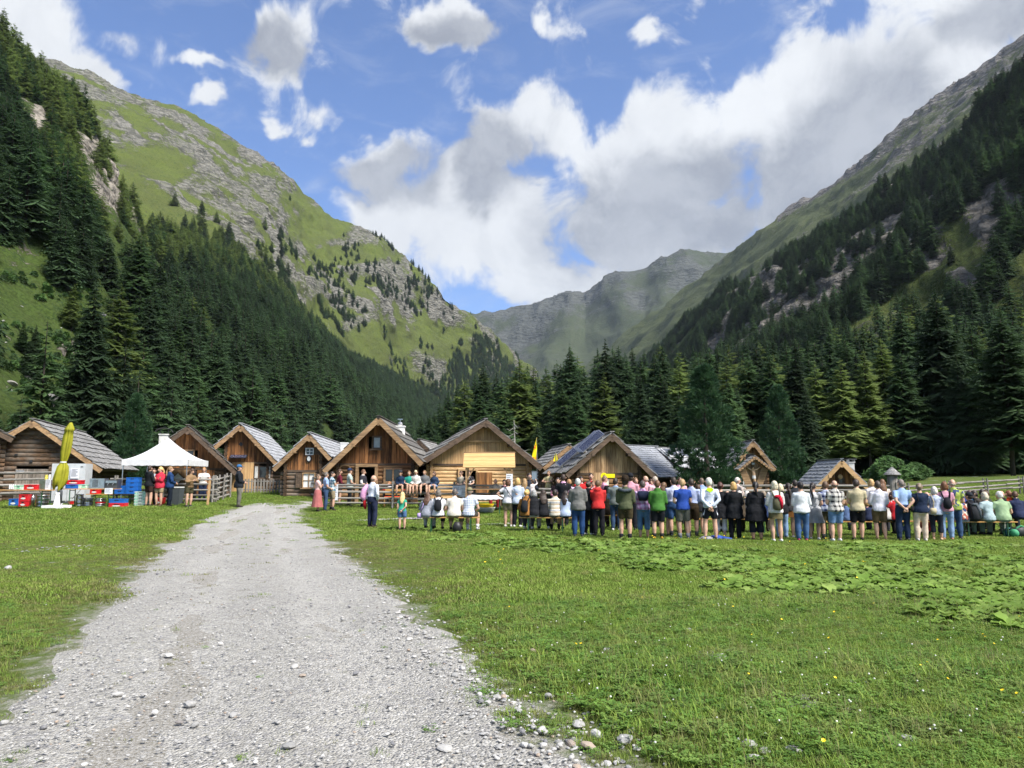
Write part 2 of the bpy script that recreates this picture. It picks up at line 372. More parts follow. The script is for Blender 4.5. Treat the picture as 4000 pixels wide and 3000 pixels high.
def build_ground():
    def axis(a, b, fine, lim, g):
        s = list(np.arange(a, b, fine)); d = fine
        while s[-1] < lim[1]: d *= g; s.append(s[-1] + d)
        d = fine
        while s[0] > lim[0]: d *= g; s.insert(0, s[0] - d)
        return np.array(s)
    xs = axis(-24, 26, .3, (-5000, 5000), 1.13); ys = axis(3, 46, .3, (-1500, 9000), 1.13)
    X, Y = np.meshgrid(xs, ys, indexing='ij'); Z = ground(X, Y)
    V = np.stack([X, Y, Z], -1).reshape(-1, 3); nx, ny = X.shape
    i = np.arange((nx - 1) * (ny - 1)); a = (i // (ny - 1)) * ny + i % (ny - 1)
    Fq = np.stack([a, a + ny, a + ny + 1, a + 1], -1)
    m, t, b = newmat('meadow_soil'); p = pos(t)
    road = t.add('ShaderNodeAttribute', attribute_name='edge').outputs['Fac']
    n0 = t.noise(p, .12, 4, .6); n1 = t.noise(p, .7, 5, .6); n2 = t.noise(p, 6., 6, .7); n3 = t.noise(p, 45., 4, .7)
    g = t.mix(t.ramp(n0, .38, .62), (.075, .115, .022), (.105, .125, .032)); g = t.mix(t.ramp(n1, .4, .7), g, (.085, .135, .026))
    g = t.mix(t.math('MULTIPLY', t.ramp(n2, .45, .7), .7), g, (.14, .15, .06)); g = t.mix(t.math('MULTIPLY', t.ramp(n3, .5, .7), .6), g, (.035, .055, .014))
    soil = t.mix(t.ramp(n3, .35, .65), (.20, .185, .155), (.42, .41, .39))
    k = t.math('ADD', road, t.math('MULTIPLY', t.math('SUBTRACT', n1, .5), 1.6)); k = t.math('ADD', k, t.math('MULTIPLY', t.math('SUBTRACT', n2, .5), 1.6))
    bare = t.ramp(t.math('ADD', n1, t.math('MULTIPLY', n2, .5)), .86, .95)
    k = t.math('MAXIMUM', t.ramp(k, -.45, .35), t.math('MULTIPLY', bare, .55))
    t.l.new(t.mix(k, g, soil), b.inputs['Base Color']); b.inputs['Roughness'].default_value = .95; b.inputs['Specular IOR Level'].default_value = .1
    bump(t, b, t.math('ADD', n3, t.math('MULTIPLY', n2, 2.)), .8, .03)
    me = npmesh('meadow', V, Fq, m)
    e = path_edge(V[:, 0], V[:, 1]); e = np.where((V[:, 1] > YP_MAX) | (V[:, 1] < 1), -9, e)
    at_ = me.attributes.new('edge', 'FLOAT', 'POINT'); at_.data.foreach_set('value', np.clip(e, -9, 9).astype(np.float32))
    tag(link('meadow', me), 'grassy alpine meadow of the valley floor with worn patches', None, None, 'structure')
    # gravel path: a sheet a few millimetres above the meadow with a frayed rim
    n = 260; L, R = resample(PL, n), resample(PR, n); k = 36; V = []
    for i in range(n):
        a = L[i] + np.array([(vnoise(np.array([i * .45, 0, 3.])) - .5) * .22, 0]); c = R[i] + np.array([(vnoise(np.array([i * .47, 5, 9.])) - .5) * .35, 0])
        a = a + np.array([(vnoise(np.array([i * .09, 1, 3.])) - .5) * .4, 0]); c = c + np.array([(vnoise(np.array([i * .09, 8, 3.])) - .5) * .5, 0])
        for j in range(k): V.append(a + (c - a) * j / (k - 1))
    V = np.array(V); rut = vnoise(np.stack([V[:, 0] * .9, V[:, 1] * .25, V[:, 0] * 0], -1), 21)
    jj = np.tile(np.arange(k), n); rim = np.minimum(jj, k - 1 - jj); lane = jj / (k - 1.); z = ground(V[:, 0], V[:, 1]) + np.where(rim == 0, -.012, np.where(rim == 1, .008, .016)) + np.where(rim > 2, .02, 0) * (rut - .5) - .012 * (np.exp(-((lane - .30) / .09) ** 2) + np.exp(-((lane - .70) / .09) ** 2)); V = np.c_[V, z]
    i = np.arange((n - 1) * (k - 1)); a = (i // (k - 1)) * k + i % (k - 1); Fq = np.stack([a, a + 1, a + k + 1, a + k], -1)
    m, t, b = newmat('crushed_gravel'); p = pos(t)
    n0 = t.noise(p, .5, 5, .6); n1 = t.noise(p, 5., 6, .7); n2 = t.noise(p, 38., 5, .75)
    vo = t.add('ShaderNodeTexVoronoi', {'Vector': p, 'Scale': 55.}); v2 = t.add('ShaderNodeTexVoronoi', {'Vector': p, 'Scale': 19.})
    lane_ = t.add('ShaderNodeAttribute', attribute_name='lane').outputs['Fac']; ln = t.math('ADD', lane_, t.math('MULTIPLY', t.math('SUBTRACT', t.noise(p, .9, 3, .6), .5), .16)); tr_ = t.math('MAXIMUM', t.math('SUBTRACT', 1., t.math('MULTIPLY', t.math('ABSOLUTE', t.math('SUBTRACT', ln, .30)), 8.)), t.math('SUBTRACT', 1., t.math('MULTIPLY', t.math('ABSOLUTE', t.math('SUBTRACT', ln, .70)), 8.))); tr_ = t.ramp(tr_, 0., .8)
    c = t.mix(t.ramp(n0, .35, .65), (.335, .325, .30), (.41, .398, .365)); c = t.mix(t.math('MULTIPLY', tr_, .7), c, (.49, .475, .44)); c = t.mix(t.math('MULTIPLY', t.ramp(n1, .35, .7), .6), c, (.285, .275, .255))
    c = t.mix(t.math('MULTIPLY', t.ramp(n2, .45, .7), .7), c, (.50, .495, .47))
    sp = t.add('ShaderNodeSeparateXYZ', {0: vo.outputs['Color']}); s2 = t.add('ShaderNodeSeparateXYZ', {0: v2.outputs['Color']})
    c = t.mix(t.math('MULTIPLY', t.ramp(sp.outputs[0], .72, .8), .55), c, (.20, .20, .205)); c = t.mix(t.math('MULTIPLY', t.ramp(sp.outputs[1], .8, .88), .7), c, (.58, .57, .55))
    c = t.mix(t.math('MULTIPLY', t.ramp(s2.outputs[0], .86, .92), .5), c, (.26, .255, .26))
    dirt = t.ramp(t.noise(p, 1.7, 6, .7), .60, .74); c = t.mix(t.math('MULTIPLY', dirt, .45), c, (.36, .32, .23))
    t.l.new(c, b.inputs['Base Color']); b.inputs['Roughness'].default_value = .92; b.inputs['Specular IOR Level'].default_value = .2
    h = t.math('ADD', t.math('MULTIPLY', vo.outputs[0], -1.2), t.math('ADD', n2, t.math('MULTIPLY', v2.outputs[0], -.8)))
    bump(t, b, h, .9, .02)
    me = npmesh('gravel_path', V, Fq, m); at_ = me.attributes.new('lane', 'FLOAT', 'POINT'); at_.data.foreach_set('value', lane.astype(np.float32))
    tag(link('gravel_path', me), 'pale grey gravel path leading to the huts', None, None, 'structure')
build_ground()

# ------------------------------------------------------------------ mountains
def catmull(C, n):
    C = np.asarray(C, float); k = len(C); t = np.linspace(0, k - 1, n); i = np.clip(t.astype(int), 0, k - 2); f = (t - i)[(...,) + (None,) * (C.ndim - 1)]
    p = lambda j: C[np.clip(j, 0, k - 1)]
    a, b, c, d = p(i - 1), p(i), p(i + 1), p(i + 2)
    lin = b + (c - b) * f
    cr = .5 * (2 * b + (c - a) * f + (2 * a - 5 * b + 4 * c - d) * f * f + (3 * b - a - 3 * c + d) * f ** 3)
    return .5 * cr + .5 * lin
def patch(name, cols, nu, nv, m, amp, wl, rockfn, seed, label, fade=.06, rock_amp=1.):
    C = np.array([[tuple(p) for p in c] for c in cols], float)
    G = catmull(C, nu); G = catmull(np.swapaxes(G, 0, 1), nv); G = np.swapaxes(G, 0, 1)
    du = np.gradient(G, axis=0); dv = np.gradient(G, axis=1); N = np.cross(du, dv); N /= np.linalg.norm(N, axis=-1, keepdims=True) + 1e-9
    if N[..., 2].mean() < 0: N = -N
    v = np.linspace(0, 1, nv)[None, :]
    px, py = proj(G)
    rock = rockfn(G, px, py, v)
    a = fbm(G / wl, 6, seed, True, .52); c = fbm(G / (wl * .35), 5, seed + 9, True, .55); e = fbm(G / (wl * .09), 4, seed + 19, True, .6)
    w = smooth(v, 0, fade)
    disp = amp * w * ((a - .6) * 1.6 + rock * rock_amp * ((c - .55) * .9 + (e - .55) * .35))
    G = G + N * disp[..., None]
    i = np.arange((nu - 1) * (nv - 1)); q = (i // (nv - 1)) * nv + i % (nv - 1)
    me = npmesh(name, G.reshape(-1, 3), np.stack([q, q + nv, q + nv + 1, q + 1], -1), m)
    r = me.attributes.new('rock', 'FLOAT', 'POINT'); r.data.foreach_set('value', np.clip(rock, 0, 1).astype(np.float32).ravel())
    tag(link(name, me), label, None, None, 'structure')
    return G, rock
def poly_mask(px, py, poly):
    inside = np.zeros(px.shape, bool); n = len(poly)
    for i in range(n):
        x1, y1 = poly[i]; x2, y2 = poly[(i + 1) % n]
        cond = ((y1 > py) != (y2 > py)) & (px < (x2 - x1) * (py - y1) / (y2 - y1 + 1e-9) + x1)
        inside ^= cond
    return inside
def blob(px, py, l):
    r = 0
    for x, y, a, b in l: r = np.maximum(r, np.clip(1.6 - 1.2 * np.hypot((px - x) / a, (py - y) / b), 0, 1))
    return r
W = lambda x, y, z: Vector((x, y, z))
def colA(foot, crest, bow=0., back=60):
    a, c = Vector(foot), Vector(crest); m1 = a.lerp(c, .33) + Vector((0, 0, bow)); m2 = a.lerp(c, .68) + Vector((0, 0, bow))
    out = Vector((c.x - a.x, c.y - a.y, 0)).normalized()
    return [a + Vector((0, 0, -2)), m1, m2, c, c + out * back + Vector((0, 0, -back * .5))]

# left spur and forest slope: foot follows the valley at x about -38
crestA = [(-1500, -700, 190), (-700, -250, 250), (-250, -10, 310), (0, 190, 350), (130, 270, 365), (270, 380, 375), (400, 620, 380), (480, 800, 385), (545, 930, 395), (700, 985, 450), (850, 1030, 520), (1000, 1085, 600), (1200, 1265, 720), (1350, 1400, 860), (1500, 1470, 1050), (1650, 1525, 1300), (1800, 1590, 1600), (1950, 1660, 2100)]
footA = [(-75, -60), (-62, 0), (-52, 34), (-44, 48), (-42, 56), (-41, 66), (-41, 78), (-41, 90), (-41, 104), (-41, 130), (-41, 165), (-42, 215), (-42, 300), (-40, 400), (-38, 520), (-34, 700), (-30, 950), (-20, 1400)]
cols = [colA((x, y, gz(x, y)), at(*c), -4) for c, (x, y) in zip(crestA, footA)]
def rockA(G, px, py, v):
    r = .10 + .35 * smooth(fbm(G / 40, 4, 3), .5, .7)
    r = np.maximum(r, blob(px, py, [(430, 700, 110, 150), (500, 800, 60, 90), (150, 470, 60, 70), (310, 560, 80, 60), (480, 640, 60, 60)]))
    r = np.maximum(r, .85 * blob(px, py, [(420, 1330, 60, 30), (300, 1350, 60, 20), (260, 1560, 60, 40), (420, 1640, 60, 60), (100, 1400, 90, 40)]) * (fbm(G / 9, 3, 7) > .5))
    return r
GA, _ = patch('left_hillside', cols, 260, 110, MAT['mt_spur'], 9., 70., rockA, 31, 'steep forested hillside left of the huts', .12)

# big sunlit mountain
crestB = [(-400, 150, 1000), (0, 215, 1000), (240, 290, 1020), (370, 330, 1060), (500, 388, 1100), (680, 455, 1150), (850, 540, 1200), (1000, 625, 1230), (1100, 685, 1260), (1200, 770, 1290), (1300, 850, 1320), (1450, 930, 1350), (1600, 1030, 1380), (1730, 1140, 1430), (1850, 1245, 1500), (1940, 1325, 1600), (2010, 1390, 1720), (2080, 1460, 1900), (2150, 1540, 2100)]
footB = [(-400, 900, 380), (0, 800, 430), (240, 850, 440), (370, 930, 450), (500, 1010, 460), (680, 1060, 510), (850, 1100, 570), (1000, 1150, 640), (1100, 1240, 700), (1200, 1330, 780), (1300, 1410, 860), (1450, 1490, 1000), (1600, 1545, 1200), (1730, 1660, 1300), (1850, 1790, 1350), (1940, 1810, 1450), (2010, 1820, 1600), (2080, 1830, 1750), (2150, 1830, 1950)]
cols = [colA(at(*f), at(*c), 0, 250) for f, c in zip(footB, crestB)]
def rockB(G, px, py, v):
    r = .22 + .46 * smooth(fbm(G / 70, 5, 13), .44, .60)
    r = np.maximum(r, .80 * blob(px, py, [(1150, 850, 120, 130), (1050, 930, 130, 130), (900, 900, 90, 120), (1400, 1130, 240, 130), (1550, 1150, 130, 180), (1250, 1050, 200, 120), (650, 520, 330, 90), (900, 620, 300, 70), (1720, 1220, 110, 110), (1080, 690, 120, 90), (800, 690, 180, 30), (1550, 1280, 110, 50)]) * smooth(fbm(G / 32, 5, 17), .40, .58) + .1)
    r = r - .8 * blob(px, py, [(620, 680, 110, 55), (1250, 880, 110, 60), (1350, 1000, 130, 35), (1480, 1330, 130, 60), (1250, 1230, 90, 50), (1700, 1330, 80, 70), (1150, 790, 60, 40)])
    return r
GB, _ = patch('sunlit_mountain', cols, 380, 230, MAT['mt_left'], 26., 170., rockB, 41, 'tall green and rocky mountain in sunlight on the left', .03)

# far massif closing the valley
crestC = [(1500, 1330, 4300), (1700, 1275, 4100), (1840, 1232, 3900), (1960, 1222, 3800), (2090, 1200, 3700), (2160, 1160, 3650), (2230, 1128, 3600), (2290, 1140, 3600), (2360, 1100, 3500), (2430, 1055, 3400), (2520, 1030, 3400), (2600, 990, 3300), (2690, 984, 3300), (2780, 1000, 3300), (2860, 1000, 3300), (3000, 960, 3300), (3200, 900, 3300)]
cols = [colA(at(c[0] - 20, 1600, 2300), at(*c), -90, 500) for c in crestC]
def rockC(G, px, py, v):
    r = .35 + .4 * smooth(fbm(G / 300, 5, 23), .42, .6) + .25 * smooth(v, .5, 1)
    return r - .75 * blob(px, py, [(2330, 1350, 190, 35), (2150, 1360, 90, 25), (2430, 1290, 100, 40)])
patch('far_massif', cols, 170, 110, MAT['mt_far'], 44., 300., rockC, 51, 'grey blue mountain closing the far end of the valley', .02)

# right: high scree ridge
crestD = [(2250, 1470, 2700), (2420, 1330, 2400), (2600, 1200, 2150), (2760, 1085, 1950), (2870, 1003, 1800), (2960, 930, 1700), (3150, 800, 1600), (3280, 710, 1500), (3400, 610, 1450), (3600, 455, 1350), (3720, 380, 1300), (3850, 285, 1250), (4000, 175, 1200), (4400, -80, 1080), (5200, -700, 900), (7200, -1900, 650)]
footD = [(2250, 1620, 1900), (2420, 1600, 1500), (2600, 1550, 1250), (2760, 1500, 1050), (2870, 1450, 950), (2960, 1400, 880), (3150, 1300, 780), (3280, 1240, 720), (3400, 1180, 680), (3600, 1080, 620), (3720, 1000, 580), (3850, 900, 560), (4000, 820, 540), (4400, 700, 480), (5200, 600, 400), (7200, 500, 300)]
cols = [colA(at(*f), at(*c), 12, 250) for f, c in zip(footD, crestD)]
def rockD(G, px, py, v):
    k = np.interp(px, [2400, 2900, 3100, 3400, 4000], [.1, .3, .6, .85, 1.0])
    return k * (.40 + .8 * smooth(v, .52, .85)) + .22 * smooth(fbm(G / 100, 4, 5), .45, .6)
patch('scree_ridge', cols, 200, 100, MAT['mt_right'], 26., 150., rockD, 61, 'high grey scree ridge on the right', .03)

# right: near wooded cliffs
crestE = [(2380, 1560, 1500), (2440, 1490, 1250), (2520, 1435, 1050), (2600, 1365, 920), (2700, 1270, 820), (2800, 1185, 740), (2900, 1115, 680), (3050, 1030, 620), (3200, 965, 570), (3330, 890, 530), (3450, 810, 500), (3580, 715, 470), (3700, 620, 450), (3810, 520, 430), (3900, 430, 415), (4000, 340, 400), (4400, 40, 370), (5200, -500, 300), (7000, -1500, 230), (10000, -3000, 160)]
footE = [(75, 1200), (72, 900), (70, 650), (70, 480), (68, 400), (68, 340), (68, 290), (68, 250), (68, 220), (68, 195), (70, 175), (72, 160), (74, 145), (76, 132), (78, 122), (80, 112), (82, 88), (86, 50), (90, 0), (95, -60)]
cols = [colA((x, y, gz(x, y)), at(*c), -3, 120) for c, (x, y) in zip(crestE, footE)]
def rockE(G, px, py, v):
    r = .15 + .75 * smooth(fbm(G / 55, 5, 71), .47, .60)
    r = np.maximum(r, blob(px, py, [(3060, 1130, 110, 130), (2900, 1270, 100, 70), (3350, 1000, 160, 110), (3900, 850, 120, 160), (3600, 950, 120, 80), (3250, 1150, 70, 120), (2780, 1330, 60, 60), (3760, 1085, 90, 45)]) * .95)
    return r - .9 * blob(px, py, [(3520, 1190, 150, 50), (3350, 1270, 120, 40), (2950, 1010, 140, 50), (3640, 1120, 70, 40)])
GE, rE = patch('right_hillside', cols, 260, 120, MAT['mt_cliff'], 13., 75., rockE, 77, 'steep wooded hillside with cliffs on the right', .12)
# ------------------------------------------------------------------ trees
def conifer(seed, levels=34, nb=8, droop=.25, width=.19, twigs=5, crown0=.07, up=0., jag=.35, tw=.5, power=.9):
    """unit-height conifer crown: drooping boughs made of many small sprays; returns verts, quads"""
    r = random.Random(seed); V = []; Fq = []
    def spray(a, b, w, sag):
        d = b - a; s = d.cross(Vector((0, 0, 1)))
        if s.length < 1e-6: return
        s = s.normalized() * w; m = a.lerp(b, .45); n = len(V)
        V.extend([a, m + s + Vector((0, 0, -sag)), b, m - s + Vector((0, 0, -sag))]); Fq.append((n, n + 1, n + 2, n + 3))
    for i in range(levels):
        t = i / (levels - 1); z = crown0 + (.985 - crown0) * t ** .92
        R = width * (1 - t) ** power * (1 + .12 * math.sin(i * 2.4)) + .008
        if t < .15: R *= .72 + 1.9 * t
        k = max(4, int(nb * (1 - .45 * t)))
        for j in range(k):
            a = 2 * math.pi * (j + r.random() * .8) / k + i * 1.3; L = R * (1 + jag * (r.random() * 2 - 1.2))
            z0 = z + (r.random() - .5) * .03; d = Vector((math.cos(a), math.sin(a), 0)); side = Vector((-d.y, d.x, 0))
            dr = droop * L * (.7 + .6 * r.random()) * (1 - t * .6)
            p0 = Vector((0, 0, z0)); p1 = d * L * .6 + Vector((0, 0, z0 - dr * .8 + up * L * .5)); p2 = d * L + Vector((0, 0, z0 - dr * .85 + up * L))
            spray(p0, p2, L * .11 + .003, .004)
            for q in range(twigs):
                f = .18 + .78 * (q + r.random() * .5) / twigs
                c = p0.lerp(p1, f / .6) if f < .6 else p1.lerp(p2, (f - .6) / .4)
                l = L * tw * (1.05 - f * .75) * (.7 + .6 * r.random())
                for s in (-1, 1):
                    tip = c + (d * .75 + side * s * (.8 + .3 * r.random())) * l + Vector((0, 0, -l * (.28 + droop) * (.5 + r.random()) + up * l * .3))
                    spray(c, tip, l * .19, l * .10)
    V.append(Vector((0, 0, 1.0))); V.append(Vector((.006, 0, .93))); V.append(Vector((-.004, .005, .93))); n = len(V); Fq.append((n - 3, n - 2, n - 1, n - 3))
    return V, Fq
def tri_fix(Fq):
    return [q if q[0] != q[3] else q[:3] for q in Fq]
def trunk_mb(h=.97, r=.013, n=7, bend=0., seed=0):
    q = random.Random(seed); m = MB(); pts = []; rad = []
    for i in range(6):
        t = i / 5; pts.append((bend * t * t + (q.random() - .5) * .002, (q.random() - .5) * .002, h * t - .01)); rad.append(r * (1 - t) ** .8 + .0012)
    m.tube(pts, rad, n); return m
TREE = {}
def proto(kind, crown_v, crown_f, cm, tm, trunk):
    TREE.setdefault(kind, []).append((mesh('crown', crown_v, tri_fix(crown_f), cm), trunk.mesh('trunk', tm, True)))
for s in range(5): proto('spruce', *conifer(100 + s, 58, 12, .36, (.22, .24, .20, .26, .225)[s], 8, .05 + .02 * s, tw=.44), MAT['spruce'], MAT['bark'], trunk_mb(seed=s))
for s in range(4): proto('larch', *conifer(200 + s, 44, 9, .12, (.22, .25, .20, .235)[s], 8, .14 + .03 * s, .10, .5, .42, .75), MAT['larch'], MAT['bark'], trunk_mb(seed=s, r=.011))
for s in range(3): proto('darklarch', *conifer(250 + s, 46, 10, .16, (.23, .25, .21)[s], 8, .12 + .03 * s, .08, .5, .45, .8), MAT['larch_dark'], MAT['bark'], trunk_mb(seed=s, r=.011))
def stone_pine(seed, n=620):
    r = random.Random(seed); V = []; F = []
    for i in range(n):
        t = r.random() ** 1.25; z = .04 + .95 * t; R = .33 * ((1 - t) ** .78) * (.55 + .45 * min(1, t / .16)) * (.88 + .12 * math.sin(7 * t * math.pi)) + .014
        a = r.random() * 2 * math.pi; lump = .82 + .25 * math.sin(a * 4 + z * 19 + seed) ; q = R * lump * (.55 + .45 * r.random() ** .4)
        c = Vector((math.cos(a) * q, math.sin(a) * q, z)); d0 = Vector((math.cos(a) * .75, math.sin(a) * .75, .75)).normalized(); s = .030 + .022 * r.random()
        for k in range(13):
            d = (d0 * 1.1 + Vector((r.gauss(0, .55), r.gauss(0, .55), r.gauss(0, .45)))).normalized(); sd = d.cross(Vector((r.random() - .5, r.random() - .5, r.random() - .5))).normalized() * s * .085
            b = len(V); m = c + d * s * .55; V += [c, m + sd, c + d * s * 1.1, m - sd]; F.append((b, b + 1, b + 2, b + 3))
    return V, F
for s in range(3): proto('pine', *stone_pine(300 + s, 1500), MAT['pine'], MAT['bark'], trunk_mb(.9, .022, seed=s))

def tree(kind, k, loc, h, label, cat='tree', group=None, name=None, wid=1.):
    cm, tm = TREE[kind][k % len(TREE[kind])]
    nm = name or {'spruce': 'spruce_tree', 'larch': 'larch_tree', 'darklarch': 'larch_tree', 'pine': 'stone_pine'}[kind]
    o = empty(nm, loc, random.random() * 6.28, label, cat, group); o.scale = (h * wid, h * wid, h)
    link('crown', cm, o); link('trunk', tm, o); return o

# far forest: many small conifers instanced on the slopes
def scatter(name, P, rot, scl, idx, protos, label, coll=None):
    c = bpy.data.collections.new(name + '_kinds')
    for i, me in enumerate(protos): c.objects.link(bpy.data.objects.new('%s_kind_%02d' % (name, i), me))
    me = bpy.data.meshes.new(name); P = np.ascontiguousarray(P, np.float32)
    me.vertices.add(len(P)); me.vertices.foreach_set('co', P.ravel())
    for nm, ty, d in (('rot', 'FLOAT_VECTOR', rot), ('scl', 'FLOAT_VECTOR', scl), ('idx', 'INT', idx)):
        a = me.attributes.new(nm, ty, 'POINT')
        if ty == 'INT': a.data.foreach_set('value', np.ascontiguousarray(d, np.int32))
        else: a.data.foreach_set('vector', np.ascontiguousarray(d, np.float32).ravel())
    o = link(name, me); tag(o, label, None, None, 'stuff')
    g = bpy.data.node_groups.new(name, 'GeometryNodeTree'); g.interface.new_socket('Geometry', in_out='INPUT', socket_type='NodeSocketGeometry'); g.interface.new_socket('Geometry', in_out='OUTPUT', socket_type='NodeSocketGeometry')
    t = NT(g); gi = t.add('NodeGroupInput'); go = t.add('NodeGroupOutput')
    ci = t.add('GeometryNodeCollectionInfo'); ci.inputs[0].default_value = c; ci.inputs['Separate Children'].default_value = True; ci.inputs['Reset Children'].default_value = True
    ip = t.add('GeometryNodeInstanceOnPoints'); ip.inputs['Pick Instance'].default_value = True
    na = [t.add('GeometryNodeInputNamedAttribute', {'Name': n}, data_type=ty).outputs[0] for n, ty in (('rot', 'FLOAT_VECTOR'), ('scl', 'FLOAT_VECTOR'), ('idx', 'INT'))]
    er = t.add('FunctionNodeEulerToRotation', {0: na[0]})
    t.l.new(gi.outputs[0], ip.inputs['Points']); t.l.new(ci.outputs[0], ip.inputs['Instance']); t.l.new(er.outputs[0], ip.inputs['Rotation']); t.l.new(na[1], ip.inputs['Scale']); t.l.new(na[2], ip.inputs['Instance Index'])
    t.l.new(ip.outputs[0], go.inputs[0])
    md = o.modifiers.new('scatter', 'NODES'); md.node_group = g
    return o
def lod(kind, seed, **kw):
    V, Fq = conifer(seed, **kw); m = MB(); m.raw(V, tri_fix(Fq)); n = len(m.f); m.raw(*(lambda q: (q.v, q.f))(trunk_mb(seed=seed)))
    me = mesh('far_' + kind, m.v, m.f, MAT[kind]); me.materials.append(MAT['bark'])
    me.polygons.foreach_set('material_index', [0] * n + [1] * (len(m.f) - n)); return me
LODS = [lod('spruce', 400 + i, levels=25, nb=8, droop=.30, width=.25 + .025 * i, twigs=5, crown0=.04, tw=.50, power=.8) for i in range(3)] + \
       [lod('larch', 410 + i, levels=23, nb=8, droop=.12, width=.25 + .03 * i, twigs=5, crown0=.06, up=.1, jag=.5, tw=.50, power=.75) for i in range(2)] + \
       [lod('larch_dark', 420 + i, levels=23, nb=8, droop=.15, width=.24 + .03 * i, twigs=5, crown0=.06, up=.08, jag=.5, tw=.50, power=.75) for i in range(2)]
def sample_patch(G, n, seed):
    r = np.random.default_rng(seed); nu, nv, _ = G.shape
    a = np.linalg.norm(np.cross(G[1:, :-1] - G[:-1, :-1], G[:-1, 1:] - G[:-1, :-1]), axis=-1); a = a[:, :int(nv * .80)]; cdf = np.cumsum(a.ravel()); cdf /= cdf[-1]
    c = np.searchsorted(cdf, r.random(n)); i, j = c // a.shape[1], c % a.shape[1]; u, v = r.random((2, n))[..., None]
    P = (G[i, j] * (1 - u) + G[i + 1, j] * u) * (1 - v) + (G[i, j + 1] * (1 - u) + G[i + 1, j + 1] * u) * v
    return P, j / nv, r
def forest(name, G, n, seed, dens, kindfn, hfn, label):
    P, v, r = sample_patch(G, n, seed); px, py = proj(P)
    keep = (r.random(n) < dens(P, px, py, v)) & (P[:, 1] > 30); P, px, py, v = P[keep], px[keep], py[keep], v[keep]; n = len(P)
    h = hfn(P, px, py, v, r); k = kindfn(P, px, py, v, r)
    P[:, 2] -= .03 * h
    rot = np.c_[np.zeros((n, 2)), r.random(n) * 6.28]; w = h * (.85 + .35 * r.random(n))
    print(name, n)
    return scatter(name, P, rot, np.c_[w, w, h], k, LODS, label)
CLEARING = [(-100, 1080), (90, 1060), (260, 1090), (420, 1170), (520, 1300), (540, 1500), (470, 1640), (330, 1760), (150, 1800), (-100, 1800)]
def densA(P, px, py, v):
    d = np.full(len(px), .9) * (fbm(P / 24, 3, 8) > .36); d = d * np.where((px < 560) & (py < 900), .62, 1.)
    d = np.where(poly_mask(px, py, CLEARING), .035, d)
    d = np.where(poly_mask(px, py, [(280, 570), (420, 560), (535, 740), (590, 960), (585, 1150), (440, 1150), (360, 980), (315, 840)]) | poly_mask(px, py, [(110, 430), (190, 440), (215, 600), (130, 590)]), .04, d)
    d = np.where((P[:, 1] < 230) & (px > -300) & (py > 900), d * .45, d)          # nearer trees stand there one by one
    return d
def kindA(P, px, py, v, r):
    edge = np.interp(px, [0, 60, 200, 350, 500, 700, 900, 1000, 1200, 1900], [300, 400, 760, 920, 1010, 1075, 1090, 1110, 1270, 1600])  # larch above, dark spruce below; the tones also imitate sunlit and shaded slope
    up = py < edge + 40 * r.standard_normal(len(px))
    return np.where(up, np.where(r.random(len(px)) < .72, 3 + (r.random(len(px)) * 2).astype(int), 5), np.where(r.random(len(px)) < .80, (r.random(len(px)) * 3).astype(int), 5 + (r.random(len(px)) * 2).astype(int)))
forest('left_forest', GA, 36000, 5, densA, kindA, lambda P, px, py, v, r: 8.5 + 7 * r.random(len(px)) ** 1.3 + 4 * (r.random(len(px)) < .10), 'dark conifer forest covering the left hillside')
LINE = np.array([(-200, 560), (300, 680), (540, 790), (700, 880), (850, 930), (950, 990), (1030, 1150), (1100, 1280), (1200, 1370), (1350, 1450), (1500, 1510), (1650, 1520), (1740, 1470), (1790, 1345), (1850, 1315), (1900, 1325), (1960, 1385), (2050, 1475), (2200, 1560)])
def densB(P, px, py, v):
    d = py - np.interp(px, LINE[:, 0], LINE[:, 1])
    n = fbm(P / 45, 4, 18)
    return np.where(d > 0, .85 * ((n > .38) | (blob(px, py, [(1930, 1440, 110, 60)]) > .5)), .0012 * (py > 700) + .07 * smooth(d, -110, 0) * (n > .5) + .20 * (n > .60) * smooth(py, 850, 1050) * smooth(px, 900, 1100))
def kindB(P, px, py, v, r):
    q = r.random(len(px)); warm = (px < 1050)
    return np.where(warm & (q < .65), 3 + (r.random(len(px)) * 2).astype(int), np.where(q < .55, 5 + (r.random(len(px)) * 2).astype(int), (r.random(len(px)) * 3).astype(int)))
forest('mountain_trees', GB, 30000, 6, densB, kindB, lambda P, px, py, v, r: 8 + 9 * r.random(len(px)), 'scattered conifers and tree line on the sunlit mountain')
def densE(P, px, py, v):
    n = fbm(P / 42, 4, 28)
    d = .85 * (n > .44)
    d = np.where(blob(px, py, [(3060, 1180, 130, 150), (2900, 1310, 110, 70), (3370, 1040, 170, 110), (3900, 900, 120, 170), (2780, 1370, 80, 60), (3620, 990, 120, 80), (3230, 1180, 70, 120)]) * (fbm(P / 16, 3, 91) > .44) > .66, .05, d)
    d = np.where(poly_mask(px, py, [(3250, 1330), (3480, 1160), (3680, 1040), (3880, 960), (3960, 1030), (3800, 1180), (3550, 1320), (3350, 1400)]) | (blob(px, py, [(2930, 1070, 150, 60)]) > .5), .03, d)
    return d
forest('right_forest', GE, 26000, 7, densE, lambda P, px, py, v, r: np.where(r.random(len(px)) < .60, (r.random(len(px)) * 3).astype(int), 5 + (r.random(len(px)) * 2).astype(int)),
       lambda P, px, py, v, r: 7.5 + 7.5 * r.random(len(px)) ** 1.2, 'dark conifer forest on the right hillside')

